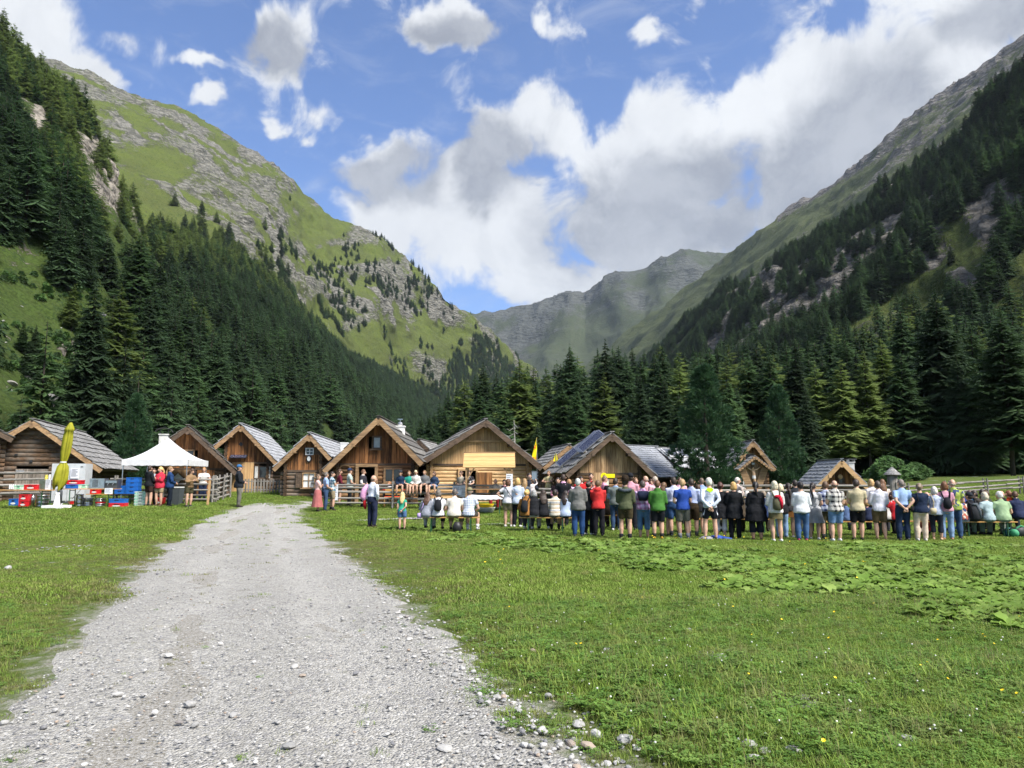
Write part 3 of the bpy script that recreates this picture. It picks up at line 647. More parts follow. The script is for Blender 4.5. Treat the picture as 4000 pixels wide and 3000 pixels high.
# single trees of the valley floor, behind the huts
SKYLINE = [(1560, 1640), (1650, 1590), (1740, 1530), (1800, 1470), (1880, 1425), (1960, 1450), (2020, 1410), (2080, 1410), (2160, 1425), (2230, 1345), (2300, 1400), (2370, 1325), (2420, 1350), (2500, 1345), (2600, 1345), (2700, 1350), (2850, 1330), (3000, 1300), (3150, 1300), (3300, 1260), (3420, 1230), (3560, 1190), (3700, 1135), (3800, 1220), (3900, 1190), (4000, 1160), (4300, 1100)]
def top_at(px): return float(np.interp(px, [s[0] for s in SKYLINE], [s[1] for s in SKYLINE]))
rr = random.Random(5); used = []
def place_tree(px, Y, top, kind, label, group, wid=1., name=None):
    x = at(px, 1868, Y).x; p = Vector((x, Y, gz(x, Y)))
    if any((p.x - u[0]) ** 2 + (p.y - u[1]) ** 2 < u[2] for u in used): return
    used.append((p.x, p.y, 4.5)); h = at(px, top, Y).z - p.z
    tree(kind, rr.randrange(9), p, h, label, 'tree', group, name, wid)
STAR = [(2230, 1340, 82, 'spruce', 'tall pointed spruce rising alone above the treetops behind the light wooden hut'), (2372, 1322, 90, 'spruce', 'tall spruce with a slim tip just right of the lone pointed spruce'),
        (2425, 1350, 95, 'spruce', 'dark spruce rising behind the solar roof ridge'), (1885, 1412, 88, 'spruce', 'broad spruce standing behind the ridge of the light wooden hut'), (2030, 1400, 92, 'larch', 'feathery larch beside the broad spruce behind the light wooden hut'),
        (3705, 1128, 70, 'spruce', 'largest dark spruce standing above the right end of the crowd'), (3560, 1190, 78, 'spruce', 'huge dark spruce left of the largest spruce, behind the roofed trunk'), (3330, 1290, 80, 'darklarch', 'loose hanging larch behind the small hut with the slate roof'),
        (2600, 1345, 88, 'spruce', 'spruce rising straight above the big stone pine'), (3960, 1200, 62, 'darklarch', 'airy larch at the right border of the picture'), (3130, 1330, 75, 'spruce', 'narrow spruce between the second stone pine and the small hut')]
for px, top, Y, k, l in STAR: place_tree(px, Y, top, k, l, 'prominent trees behind the huts', 1.15 if Y < 80 else 1.)
for row, (Y0, Y1, n) in enumerate(((64, 74, 34), (74, 92, 52), (92, 125, 60), (125, 175, 60))):
    for i in range(n):
        px = 1640 + 2600 * (i + rr.random()) / n; Y = Y0 + (Y1 - Y0) * rr.random()
        if row == 0 and px < 2500: Y += 8
        top = top_at(px) + (130, 75, 45, 25)[row] * rr.random() + (110, 45, 10, 0)[row]
        k = rr.choices(['spruce', 'darklarch', 'larch'], [.55, .31, .14])[0]
        place_tree(px, Y, top, k, 'conifer in the dense dark forest belt behind the huts' if k == 'spruce' else 'paler feathery larch in the forest belt behind the huts', 'forest belt behind the huts' if k == 'spruce' else 'larches in the forest belt')
def hill_point(G, px, py):
    X, Yv = proj(G); d = (X - px) ** 2 + (Yv - py) ** 2 + G[..., 1] * 2; i, j = np.unravel_index(np.argmin(d), d.shape); return Vector(G[i, j])
rr2 = random.Random(9)
for i in range(115):
    px, py = rr2.uniform(-60, 1620), rr2.uniform(1150, 1790)
    inside = poly_mask(np.array([px]), np.array([py]), CLEARING)[0]
    if inside and rr2.random() < .72: continue
    if py < 1180 + .22 * max(0, px - 200): continue
    p = hill_point(GA, px, py)
    if p.y > 260 or any((p.x - u[0]) ** 2 + (p.y - u[1]) ** 2 < u[2] for u in used): continue
    used.append((p.x, p.y, 6)); k = rr2.choices(['spruce', 'darklarch', 'larch'], [.66, .22, .12])[0]
    tree(k, rr2.randrange(9), p - Vector((0, 0, .3)), rr2.uniform(3.5, 8) if inside else rr2.uniform(11, 20), 'young conifer growing in the rocky clearing on the left hillside' if inside else 'conifer on the lower left hillside behind the huts', 'tree',
         'young conifers in the clearing' if inside else 'conifers on the lower left hillside')
for px, top, Y, wid, l in ((2762, 1432, 42, 1.05, 'big bushy stone pine in front of the shingled building'), (3052, 1512, 47, .95, 'narrower stone pine to the right of the wayside crucifix'), (515, 1542, 62, 1.0, 'dark bushy stone pine between the log hut and the white tent')):
    p = on(px, Y); tree('pine', int(px) % 3, p, at(px, top, Y).z - p.z, l, 'tree', None, None, wid)
def snag(px, py0, top, Y, label):
    x = at(px, 1868, Y).x; p = Vector((x, Y, gz(x, Y))); h = at(px, top, Y).z - p.z; m = MB(); m.tube([(0, 0, 0), (.1, 0, h * .5), (0, .1, h)], [.11, .07, .015], 7)
    q = random.Random(int(px))
    o = empty('dead_tree', p, 0, label, 'tree'); m.build('trunk', MAT['bark_grey'], o, True)
    for i in range(16):
        z = h * (.35 + .6 * q.random()); a = q.random() * 6.28; l = (1 - z / h) * 2.2 + .4
        MB().tube([(0, 0, z), (math.cos(a) * l * .6, math.sin(a) * l * .6, z - .25), (math.cos(a) * l, math.sin(a) * l, z - .1)], [.04, .025, .008], 5).build('branch', MAT['bark_grey'], o)
snag(2008, 1790, 1640, 64, 'bare grey dead tree in front of the forest right of the light wooden hut')

# broadleaf bushes
def bush(px, Y, w, h, label, seed=0):
    p = on(px, Y); r = random.Random(seed); V = []; F = []
    for i in range(2600):
        a = r.random() * 6.28; t = r.random(); q = w / 2 * (1 - (2 * t - .7) ** 2 * .5) * (.70 + .22 * math.sin(3 * a + 4 * t) + .20 * math.sin(7 * a - 9 * t + seed)) * (.30 + .72 * r.random() ** .45)
        c = Vector((math.cos(a) * q, math.sin(a) * q * .8, h * (.08 + .9 * t * (1 - .25 * (q / w) ** 2)))); d = Vector((r.gauss(0, 1), r.gauss(0, 1), r.gauss(0, .5))).normalized(); s = d.orthogonal().normalized(); l = .10 + .08 * r.random()
        b = len(V); V += [c - d * l, c + s * l * .5, c + d * l, c - s * l * .5]; F.append((b, b + 1, b + 2, b + 3))
    o = empty('leafy_bush', p, 0, label, 'bush'); link('crown', mesh('crown', V, F, MAT['leaf']), o)
    m = MB()
    for i in range(6): a = i * 1.05; m.tube([(0, 0, -.1), (math.cos(a) * w * .15, math.sin(a) * w * .15, h * .4), (math.cos(a) * w * .33, math.sin(a) * w * .25, h * .8)], [.06, .04, .012], 5)
    m.build('trunk', MAT['bark'], o)
bush(3470, 55, 3.7, 2.1, 'light green leafy bush behind the roofed tree trunk', 1); bush(3575, 58, 2.6, 1.4, 'smaller leafy bush right of the light green bush', 2); bush(2140, 52, 2.2, 1.5, 'low leafy bush beside the parked car', 3)
# ------------------------------------------------------------------ huts
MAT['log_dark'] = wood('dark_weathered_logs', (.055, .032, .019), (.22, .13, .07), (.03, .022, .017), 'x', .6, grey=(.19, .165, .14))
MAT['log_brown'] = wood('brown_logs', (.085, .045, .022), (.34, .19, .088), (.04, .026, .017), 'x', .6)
MAT['log_side'] = wood('shade_toned_side_logs', (.035, .022, .014), (.13, .08, .045), (.02, .016, .013), 'y', .6)  # darker than the front logs: shade under the eaves put into the colour
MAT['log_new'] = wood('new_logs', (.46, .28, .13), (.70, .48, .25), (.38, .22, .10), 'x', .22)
MAT['board_brown'] = wood('sun_browned_boards', (.11, .043, .017), (.385, .175, .064), (.028, .016, .010), 'z', .85, stain_amt=.75)
MAT['board_pale'] = wood('half_weathered_boards', (.22, .125, .06), (.54, .36, .195), (.07, .045, .028), 'z', .7)
MAT['board_new'] = wood('new_boards', (.46, .27, .12), (.70, .46, .225), (.38, .215, .10), 'z', .28)
MAT['board_orange'] = wood('orange_boards', (.15, .062, .022), (.38, .18, .065), (.05, .03, .018), 'z', .6)
MAT['trim'] = wood('rafter_wood', (.20, .12, .062), (.43, .28, .15), (.11, .075, .048), 'x', .3)
MAT['trim_dark'] = wood('dark_rafter_wood', (.06, .042, .03), (.16, .11, .075), (.04, .03, .024), 'x', .3)
MAT['trim_new'] = wood('fresh_rafter_wood', (.42, .26, .12), (.58, .38, .20), None, 'x', .2)
MAT['roof_silver'] = wood('silver_shingles', (.28, .29, .31), (.47, .48, .505), (.20, .205, .215), 'y', .30, .6)
MAT['roof_grey'] = wood('grey_shingles', (.15, .148, .145), (.33, .325, .32), (.10, .095, .085), 'y', .5, .7)
MAT['roof_dark'] = wood('dark_shingles', (.09, .085, .078), (.20, .19, .175), (.06, .055, .05), 'y', .5, .8)
MAT['roof_slate'] = wood('blue_grey_shingles', (.225, .24, .27), (.365, .38, .41), (.18, .19, .21), 'y', .25, .6)
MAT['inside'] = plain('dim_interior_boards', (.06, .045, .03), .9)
MAT['glass'] = plain('window_glass', (.03, .035, .04), .06, 0, .1, 3, spec=.6)
MAT['curtain'] = plain('white_curtain', (.72, .72, .70), .8, 0, .1, 9)
MAT['plaster'] = plain('white_plaster', (.78, .78, .76), .85, 0, .06, 5, .003)
MAT['plaster_old'] = plain('grey_plaster', (.55, .55, .52), .9, 0, .2, 5, .004)
MAT['sheet'] = plain('metal_sheet', (.10, .10, .105), .5, .6, .2)
MAT['steel'] = plain('steel', (.55, .55, .55), .3, .9, .15, 8)
MAT['white'] = plain('white_paint', (.80, .80, .80), .5, 0, .04)
MAT['black'] = plain('black_plastic', (.018, .018, .02), .5, 0, .2)
MAT['iron'] = plain('dark_iron', (.06, .06, .065), .55, .5, .2)

UB = {}
def unit_box(m):
    """shared one-metre box for planks, shingles and rails (scaled per piece)"""
    if m.name not in UB: b = MB(); b.box((0, 0, 0), (1, 1, 1)); UB[m.name] = b.mesh('plank', m)
    return UB[m.name]
UL = {}
def unit_log(m, axis='x'):
    k = m.name + axis
    if k not in UL:
        b = MB(); e = Vector((.5, 0, 0)) if axis == 'x' else Vector((0, .5, 0))
        b.tube([-e, -e * .5, e * .4, e], [.5, .48, .5, .47], 10); UL[k] = b.mesh('log', m, False)
    return UL[k]

class Hut:
    def __init__(s, label, A, L=None, R=None, B=None, yaw=None, length=None, wl=None, wr=None, zl=None, zr=None, of=.45, ovl=.45, ovr=.45, name='wooden_hut', group='huts of the alpine village'):
        s.A = at(*A)
        if B is not None:
            r = ray(*B); t = (s.A.z - EYE) / r[2]; b = Vector((r[0] * t, r[1] * t, s.A.z)); s.n = (b - s.A); s.len = length or s.n.length; s.n.normalize()
        else: s.n = Vector((-math.sin(yaw), math.cos(yaw), 0)); s.len = length
        s.u = Vector((s.n.y, -s.n.x, 0)); s.yaw = math.atan2(-s.n.x, s.n.y)
        base = s.A + s.n * of; s.z0 = min(gz(base.x - 2 * s.u.x, base.y - 2 * s.u.y), gz(base.x, base.y), gz(base.x + 2 * s.u.x, base.y + 2 * s.u.y)) - .05
        s.hr = s.A.z - s.z0; s.of = of
        def eave(P):
            r = Vector(ray(*P)); t = (s.A - Vector((0, 0, EYE))).dot(s.n) / r.dot(s.n); p = Vector((0, 0, EYE)) + r * t - s.A
            return abs(p.dot(s.u)), p.z + s.hr
        s.wl, s.zl = eave(L) if L else (wl, zl - s.z0); s.wr, s.zr = eave(R) if R else (wr, zr - s.z0)
        s.ovl, s.ovr = ovl, ovr
        s.root = empty(name, (s.A.x, s.A.y, s.z0), s.yaw, label, 'hut', group)
        s.kl, s.kr = (s.hr - s.zl) / s.wl, (s.hr - s.zr) / s.wr        # slopes
        s.xl, s.xr = -(s.wl - ovl), s.wr - ovr                         # outer wall faces
        s.yb = s.len - of * .8; s.rt = .10                             # back wall, roof thickness
        s.rng = random.Random(int(A[0]))
        s.holes = []
    def top(s, x):
        """underside of the roof at local x"""
        return s.hr - s.rt - (s.kl * -x if x < 0 else s.kr * x)
    def inv(s, px, py, dy=0.):
        """pixel to local x, z on the front wall plane"""
        o = s.A + s.n * (s.of + dy); r = Vector(ray(px, py)); t = (o - Vector((0, 0, EYE))).dot(s.n) / r.dot(s.n); p = Vector((0, 0, EYE)) + r * t
        return (p - s.A).dot(s.u), p.z - s.z0
    def rect(s, a, b, c, d):
        x0, z1 = s.inv(a, c); x1, z0 = s.inv(b, d); return x0, x1, max(z0, .02), z1
    def shell(s, m=None):
        y0, y1 = s.of + .12, s.yb; b = MB(); hl, hr2 = s.top(s.xl) - .02, s.top(s.xr) - .02; g = .16
        pr = [(s.xl + g, 0), (s.xr - g, 0), (s.xr - g, hr2), (0, s.hr - s.rt - .05), (s.xl + g, hl)]
        v = [(x, y0, z) for x, z in pr] + [(x, y1, z) for x, z in pr]
        b.raw(v, [(1, 6, 7, 2), (4, 9, 5, 0), (5, 9, 8, 7, 6), (0, 5, 6, 1)])
        s.wall = b.build('wall', m or MAT['inside'], s.root)
    def cut(s, x0, x1, z0, z1):
        """spans of x0..x1 not covered by openings that reach into z0..z1"""
        seg = [(x0, x1)]
        for a, b, c, d in s.holes:
            if d > z0 + .03 and c < z1 - .03:
                new = []
                for p, q in seg:
                    if b <= p or a >= q: new.append((p, q)); continue
                    if a > p + .05: new.append((p, a))
                    if b < q - .05: new.append((b, q))
                seg = new
        return seg
    def logs(s, zt, m=None, side=None, h=.20, th=.17, gable=False, ext=.16):
        m = m or MAT['log_dark']; me = unit_log(m); z = 0.; y = s.of + th / 2
        while z < zt - .03:
            hh = h * s.rng.uniform(.88, 1.12); hh = min(hh, zt - z); zc = z + hh / 2
            a, b = s.xl - ext, s.xr + ext
            if zc > s.top(s.xl) - .1: a = -(s.hr - s.rt - zc - .05) / s.kl
            if zc > s.top(s.xr) - .1: b = (s.hr - s.rt - zc - .05) / s.kr
            if b - a < .3: break
            for p, q in s.cut(a, b, z, z + hh):
                link('log', me, s.wall, ((p + q) / 2, y + s.rng.uniform(-.012, .012), zc), (s.rng.uniform(-.2, .2), 0, 0), (q - p, th, hh * 1.1))
            z += hh
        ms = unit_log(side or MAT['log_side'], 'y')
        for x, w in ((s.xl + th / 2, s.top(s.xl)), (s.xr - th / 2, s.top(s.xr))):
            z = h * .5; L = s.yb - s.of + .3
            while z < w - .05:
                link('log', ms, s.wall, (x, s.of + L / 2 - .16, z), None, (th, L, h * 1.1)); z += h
    def boards(s, zb, m=None, w=.19, zt=None, y=None, gap=.008, x0=None, x1=None):
        m = m or MAT['board_brown']; yy = s.of + .02 if y is None else y
        g = MB(); pr = [(x0 if x0 is not None else s.xl, zb), (x1 if x1 is not None else s.xr, zb)]
        s.gable = link('gable', unit_box(MAT['trim_dark']), s.root, ((pr[0][0] + pr[1][0]) / 2, yy + .03, zb - .05), None, (pr[1][0] - pr[0][0], .14, .10))
        inv = Matrix.Diagonal((1 / s.gable.scale[0], 1 / s.gable.scale[1], 1 / s.gable.scale[2], 1)) @ Matrix.Translation(-s.gable.location)
        x = pr[0][0]; xe = pr[1][0]
        while x < xe - .03:
            ww = min(w * s.rng.uniform(.7, 1.3), xe - x); a, b = x + gap / 2, x + ww - gap / 2; d = s.rng.uniform(0, .018); zz = zb - s.rng.uniform(0, .03)
            ta, tb = s.top(a), s.top(b)
            if zt: ta, tb = min(ta, zt), min(tb, zt)
            spans = [(zz, None)]
            for p, q, c, e in s.holes:
                if q > a + .02 and p < b - .02 and e > zz + .03:
                    spans = ([(zz, c)] if c > zz + .03 else []) + [(e, None)]
            for lo, hi in spans:
                h1, h2 = (ta, tb) if hi is None else (hi, hi)
                if max(h1, h2) - lo < .06: continue
                h1, h2 = max(h1, lo + .01), max(h2, lo + .01)
                f, k = yy - d, yy + .035 - d
                v = [(a, f, lo), (b, f, lo), (b, f, h2), (a, f, h1), (a, k, lo), (b, k, lo), (b, k, h2), (a, k, h1)]
                o = link('board', mesh('board', v, [(0, 1, 2, 3), (5, 4, 7, 6), (0, 4, 5, 1), (1, 5, 6, 2), (2, 6, 7, 3), (3, 7, 4, 0)], m), s.gable)
                o.matrix_parent_inverse = inv
            x += ww
    def roof(s, m=None, nl=0, nr=0, w=.30, slab=None, tip=.06, lo=.05, hi=.05):
        m = m or MAT['roof_grey']; slab = slab or MAT['trim_dark']; L = s.len
        for sd, W_, z_, n in ((-1, s.wl, s.zl, nl), (1, s.wr, s.zr, nr)):
            sl = math.hypot(W_, s.hr - z_); d = Vector((sd * W_, 0, z_ - s.hr)).normalized(); nrm = Vector((-d.z * sd, 0, d.x * sd)) if sd > 0 else Vector((d.z, 0, -d.x))
            if nrm.z < 0: nrm = -nrm
            b = MB(); a0 = Vector((0, 0, s.hr)); e0 = a0 + d * sl; lowr = -nrm * s.rt
            v = [a0, e0, e0 + Vector((0, L, 0)), a0 + Vector((0, L, 0))]; v += [p + lowr for p in v]
            b.raw(v, [(0, 1, 2, 3), (7, 6, 5, 4), (0, 4, 5, 1), (1, 5, 6, 2), (2, 6, 7, 3), (3, 7, 4, 0)])
            rf = b.build('roof', slab, s.root)
            ang = math.atan2(-d.z, abs(d.x))
            if not n:
                n = 5; per = 1
            else: per = max(1, round(L / w))
            course = sl / n; ln = course * 1.16
            for i in range(n):
                for j in range(per):
                    wj = (L + .06) / per; y = -.03 + (j + .5) * wj; q = (i + .5) * course - .04 * i / n; jl = s.rng.uniform(-.035, .035)
                    c = a0 + d * (q + jl + .02) + nrm * (.045 + s.rng.uniform(0, .012)); c.y += y
                    o = link('shingle', unit_box(m), rf, c, (0, sd * (ang - .055 * .9 / max(.4, course)), s.rng.uniform(-.006, .006)), (ln, wj * .985, .032))
            if sd > 0:
                rb = MB(); rb.bar((0, -.04, s.hr + .075), (0, L + .04, s.hr + .075), .20, .035); rb.build('ridge_board', m, s.root)
    def barge(s, m=None, wd=.20, th=.05, dy=.02):
        m = m or MAT['trim']
        for sd, W_, z_ in ((-1, s.wl, s.zl), (1, s.wr, s.zr)):
            a = Vector((sd * .01, dy, s.hr - .12)); e = Vector((sd * (W_ - .03), dy, z_ - .12)); b = MB(); b.bar(a, e, th, wd, (0, 0, 1)); b.build('bargeboard', m, s.root)
        b = MB(); b.tube([(0, -.02 + dy, s.hr - .30), (0, s.of + .2, s.hr - .30)], .10, 10); b.build('ridge_beam', m, s.root)
        for x in (s.xl * .55, s.xr * .55):
            b = MB(); z = s.top(x) - .10; b.box((x, s.of * .5 + dy, z), (.14, s.of + .1, .16)); b.build('purlin', m, s.root)
    def hole(s, a, b, c, d): s.holes.append(s.rect(a, b, c, d)); return s.holes[-1]
    def window(s, h, frame, cols=2, rows=1, pane=None, fw=.06, dy=-.03, sill=True, y=None):
        x0, x1, z0, z1 = h; y = (s.of if y is None else y) + dy
        o = MB(); xc, zc = (x0 + x1) / 2, (z0 + z1) / 2
        for x in (x0, x1): o.box((x, y, zc), (fw, .07, z1 - z0 + fw))
        for z in (z0, z1): o.box((xc, y + .002, z), (x1 - x0 + fw, .066, fw))
        wn = o.build('window', frame, s.root)
        pn = MB(); pn.box((xc, y + .045, zc), (x1 - x0, .012, z1 - z0)); pn.build('pane', pane or MAT['glass'], wn)
        for i in range(1, cols): MB().box((x0 + (x1 - x0) * i / cols, y + .015, zc), (fw * .8, .045, z1 - z0)).build('mullion', frame, wn)
        for i in range(1, rows): MB().box((xc, y + .017, z0 + (z1 - z0) * i / rows), (x1 - x0, .03, fw * .45)).build('glazing_bar', frame, wn)
        if sill: MB().box((xc, y - .05, z0 - fw * .8), (x1 - x0 + .2, .14, .04)).build('sill', frame, wn)
        return wn
    def planks(s, name, h, m, n, y=-.02, th=.035, gap=.006, parent=None):
        """a door or shutter of vertical planks, each its own piece"""
        x0, x1, z0, z1 = h; b = MB(); b.box(((x0 + x1) / 2, s.of + y + th * .9, (z0 + z1) / 2), (x1 - x0, .03, z1 - z0)); d = b.build(name, MAT['trim_dark'], parent or s.root)
        w = (x1 - x0) / n
        for i in range(n): link('plank', unit_box(m), d, (x0 + (i + .5) * w, s.of + y + s.rng.uniform(-.004, .004), (z0 + z1) / 2), None, (w - gap, th, z1 - z0))
        return d
    def frame(s, h, m, fw=.14, dep=.1):
        x0, x1, z0, z1 = h; b = MB(); y = s.of - .02
        b.box((x0 - fw / 2, y, z1 / 2), (fw, dep + .1, z1 + .02)); b.box((x1 + fw / 2, y, z1 / 2), (fw, dep + .1, z1 + .02)); b.box(((x0 + x1) / 2, y - .004, z1 + fw / 2), (x1 - x0 + 2 * fw, dep + .1, fw)); return b.build('door_frame', m, s.root)
    def chimney(s, px, y0, y1, wpx, dist_back, m, cap=None):
        o = s.A + s.n * dist_back; r = Vector(ray(px, y0)); t = (o - Vector((0, 0, EYE))).dot(s.n) / r.dot(s.n); p = Vector((0, 0, EYE)) + r * t; x = (p - s.A).dot(s.u); w = wpx / FPX * t
        zb = s.top(x) - .3; zt = p.z - s.z0; b = MB(); b.box((x, dist_back, (zb + zt) / 2), (w, w, zt - zb)); c = b.build('chimney', m, s.root)
        MB().box((x, dist_back, zt + .03), (w + .08, w + .08, .06)).build('chimney_cap', cap or m, c); return c, x, zt, w

def build_huts():
    M = MAT
    # far left roof corner
    h = Hut('dark hut mostly cut off by the left border of the picture', (-210, 1575, 33), (-480, 1770), (52, 1712), (-120, 1625)); h.shell(); h.logs(h.top(h.xr) + .1, M['log_dark']); h.roof(M['roof_dark'], 0, 6, .3); h.barge(M['trim_dark'])
    # log hut
    h = Hut('dark log hut with grey shingle roof behind the folded green parasol', (125, 1640, 35), (-110, 1778), (398, 1832), (330, 1692), ovr=.5)
    d = h.hole(62, 178, 1832, 1985); h.shell(); h.logs(9, M['log_dark'], h=.21); h.roof(M['roof_grey'], 0, 8, .30); h.barge(M['trim'], .22)
    h.planks('door', d, wood('grey_door_planks', (.12, .10, .08), (.30, .26, .22), (.06, .05, .045), 'z', .7), 9)
    x, z = h.inv(80, 1840); MB().box((x, h.of - .05, z), (.35, .03, .06)).build('hinge', M['steel'], h.root)
    for px, py in ((64, 1776), (122, 1802)):
        x, z = h.inv(px, py); MB().box((x, h.of - .02, z), (.12, .06, .10)).build('vent_dark_box', M['black'], h.root)  # dark box on the logs stands for the shade inside a vent hole
    # hut behind the tent
    h = Hut('brown hut with a small window under its gable behind the white tent', (733, 1665, 36), (540, 1802), (925, 1842), (787, 1706), of=.55)
    w = h.hole(702, 757, 1758, 1787); d = h.hole(642, 748, 1835, 1990); d2 = h.hole(770, 831, 1836, 1990); h.shell()
    x, zb = h.inv(733, 1828); h.logs(zb - .02, M['log_dark']); h.boards(zb, M['board_brown']); h.roof(M['roof_dark'], 0, 7, .30); h.barge(M['trim_dark'])
    h.window(w, M['trim'], 2, 1, sill=True); h.planks('door', d, M['board_pale'], 9); h.planks('door', d2, M['board_brown'], 5)
    x, z = h.inv(695, 1868); b = MB(); b.box((x, h.of - .07, z), (.42, .04, .42), 0, math.pi / 4); o = b.build('diamond_window', M['trim_dark'], h.root); MB().box((x, h.of - .095, z), (.33, .01, .33), 0, math.pi / 4).build('pane', M['curtain'], o)
    c, x, zt, w_ = h.chimney(641, 1700, 0, 32, 4.5, M['plaster_old'])
    b = MB(); n = 9
    for i in range(n):
        a0, a1 = math.pi * (i / n), math.pi * ((i + 1) / n); b.bar((x - .42 * math.cos(a0), 4.5, zt + .16 + .22 * math.sin(a0)), (x - .42 * math.cos(a1), 4.5, zt + .16 + .22 * math.sin(a1)), .5, .015, (0, 0, 1))
    for sx in (-.2, .2): b.bar((x + sx, 4.5, zt), (x + sx, 4.5, zt + .33), .03)
    b.build('chimney_hood', M['sheet'], c)
    # hut with the diamond hole
    h = Hut('hut with a diamond shaped hole in its gable and pale silver roof', (940, 1658, 40), (836, 1742), (1083, 1806), (1045, 1698), of=.5)
    d = h.hole(906, 985, 1806, 1985); w = h.hole(1012, 1042, 1822, 1868); h.shell(); x, zb = h.inv(940, 1804); h.logs(zb - .02, M['log_dark']); h.boards(zb, M['board_brown'], .17); h.roof(M['roof_silver'], 0, 9, .30); h.barge(M['trim'])
    h.planks('door', d, M['board_new'], 7); h.window(w, M['trim_dark'], 1, 1, M['glass']); x0, x1, z0, z1 = w
    for q in (x0 - .12, x1 + .10): MB().box((q, h.of - .06, (z0 + z1) / 2), (.16, .03, z1 - z0)).build('shutter', M['plaster_old'], h.root)
    x, z = h.inv(941, 1735); MB().box((x, h.of - .01, z), (.17, .02, .17), 0, math.pi / 4).build('diamond_dark_plate', M['black'], h.root)  # black plate on the boards imitates the dark inside the hole
    x, z = h.inv(935, 1784); b = MB(); b.box((x, h.of - .28, z), (.88, .5, .03), 0, 0, .35); o = b.build('solar_panel', M['black'], h.root); MB().box((x, h.of - .28, z + .02), (.82, .44, .01), 0, 0, .35).build('solar_cells', solar_mat(), o)
    # hut with shuttered window
    h = Hut('small hut with a tiny shuttered gable window and silver roof left of the tall gable', (1208, 1694, 37), (1066, 1828), (1292, 1786), (1325, 1735), of=.45)
    w = h.hole(1196, 1224, 1751, 1776); w2 = h.hole(1184, 1229, 1848, 1905); h.shell(); x, zb = h.inv(1208, 1836); h.logs(zb - .02, M['log_dark']); h.boards(zb, M['board_brown'], .17); h.roof(M['roof_silver'], 0, 6, .30); h.barge(M['trim'])
    h.window(w, M['white'], 2, 2, fw=.035, sill=False); h.window(w2, M['trim'], 2, 2, M['curtain'], fw=.05)
    x0, x1, z0, z1 = w; h.planks('shutter', (x1 + .05, x1 + .38, z0, z1 + .02), M['trim_dark'], 3, -.06); x0, x1, z0, z1 = w2
    h.planks('shutter', (x0 - .34, x0 - .06, z0, z1), M['trim_dark'], 3, -.06); h.planks('shutter', (x1 + .06, x1 + .34, z0, z1), M['trim_dark'], 3, -.06)
    x, z = h.inv(1207, 1792); b = MB(); b.tube([(x, h.of - .03, z), (x, h.of - .06, z)], [(.14, .18), (.13, .17)], 14, side=(1, 0, 0)); o = b.build('oval_plaque', M['black'], h.root); b = MB(); b.tube([(x, h.of - .061, z), (x, h.of - .07, z)], [(.085, .12), (.08, .11)], 14, side=(1, 0, 0)); b.build('plaque_picture', M['white'], o)
    h.chimney(1346, 1733, 0, 26, 7.5, M['plaster'])
    # tall gable hut
    h = Hut('tall gabled brown hut with open doorway and white chimney', (1478, 1630, 36), (1263, 1834), (1650, 1806), None, math.radians(1), 9, of=.75)
    w = h.hole(1457, 1488, 1706, 1752); d = h.hole(1402, 1462, 1824, 1995); w2 = h.hole(1503, 1568, 1830, 1884); h.shell(); x, zb = h.inv(1478, 1810); h.logs(zb - .02, M['log_brown']); h.boards(zb, M['board_brown']); h.roof(M['roof_dark'], 0, 0); h.barge(M['trim'], .24)
    h.window(w, M['trim_dark'], 1, 1, plain('pale_glass', (.35, .37, .38), .1), fw=.09); h.window(w2, M['trim'], 2, 1, fw=.09); h.frame(d, M['trim'])
    x, z = h.inv(1349, 1828); b = MB()
    for k in range(12): a0, a1 = k / 12 * 6.283, (k + 1) / 12 * 6.283; b.bar((x + .26 * math.cos(a0), h.of - .05, z + .13 * math.sin(a0)), (x + .26 * math.cos(a1), h.of - .05, z + .13 * math.sin(a1)), .05)
    b.build('wooden_wreath', M['trim'], h.root)
    c, x, zt, w_ = h.chimney(1563, 1668, 0, 34, 5.2, M['plaster']); b = MB(); b.ball((x, 5.2, zt + .16), (.15, .15, .12)); b.tube([(x, 5.2, zt + .26), (x, 5.2, zt + .42)], .02, 6); b.box((x, 5.2, zt + .43), (.28, .02, .04)); b.build('chimney_cowl', M['steel'], c)
    # small gable between
    h = Hut('little gable peeking out between the tall hut and the light wooden hut', (1637, 1718, 47), (1590, 1752), (1685, 1766), None, math.radians(-4), 6, of=.4); h.shell(); h.logs(2.2, M['log_dark']); h.boards(2.2, M['board_orange']); h.roof(M['roof_grey'], 0, 0); h.barge(M['trim_dark'])
    # light new hut
    h = Hut('light new wooden hut with a wide gable and open door', (1898, 1640, 38), (1640, 1803), (2118, 1823), (1800, 1687), of=.7, ovl=.55, ovr=.55)
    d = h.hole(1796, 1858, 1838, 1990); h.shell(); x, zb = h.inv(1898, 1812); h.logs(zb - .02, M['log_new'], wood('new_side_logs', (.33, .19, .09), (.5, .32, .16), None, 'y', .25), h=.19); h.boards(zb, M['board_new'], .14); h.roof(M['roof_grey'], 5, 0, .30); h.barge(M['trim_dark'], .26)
    h.frame(d, M['trim_new'], .10); h.planks('door', h.rect(1860, 1921, 1845, 1940), M['board_orange'], 6, -.12); x, z = h.inv(1912, 1902); MB().box((x, h.of - .18, z), (.10, .05, .03)).build('handle', M['steel'], h.root)
    (xa, za), (xb, zb2) = h.inv(1790, 1722), h.inv(1990, 1725); MB().box(((xa + xb) / 2, h.of - .05, (za + zb2) / 2), (xb - xa, .12, .13)).build('gable_beam', M['trim_new'], h.root)
    # hut with solar panels
    h = Hut('brown hut with tilted solar panels on its grey plank roof', (2392, 1692, 33), (2212, 1850), (2568, 1862), (2267, 1727), of=.5, ovl=.5, ovr=.6)
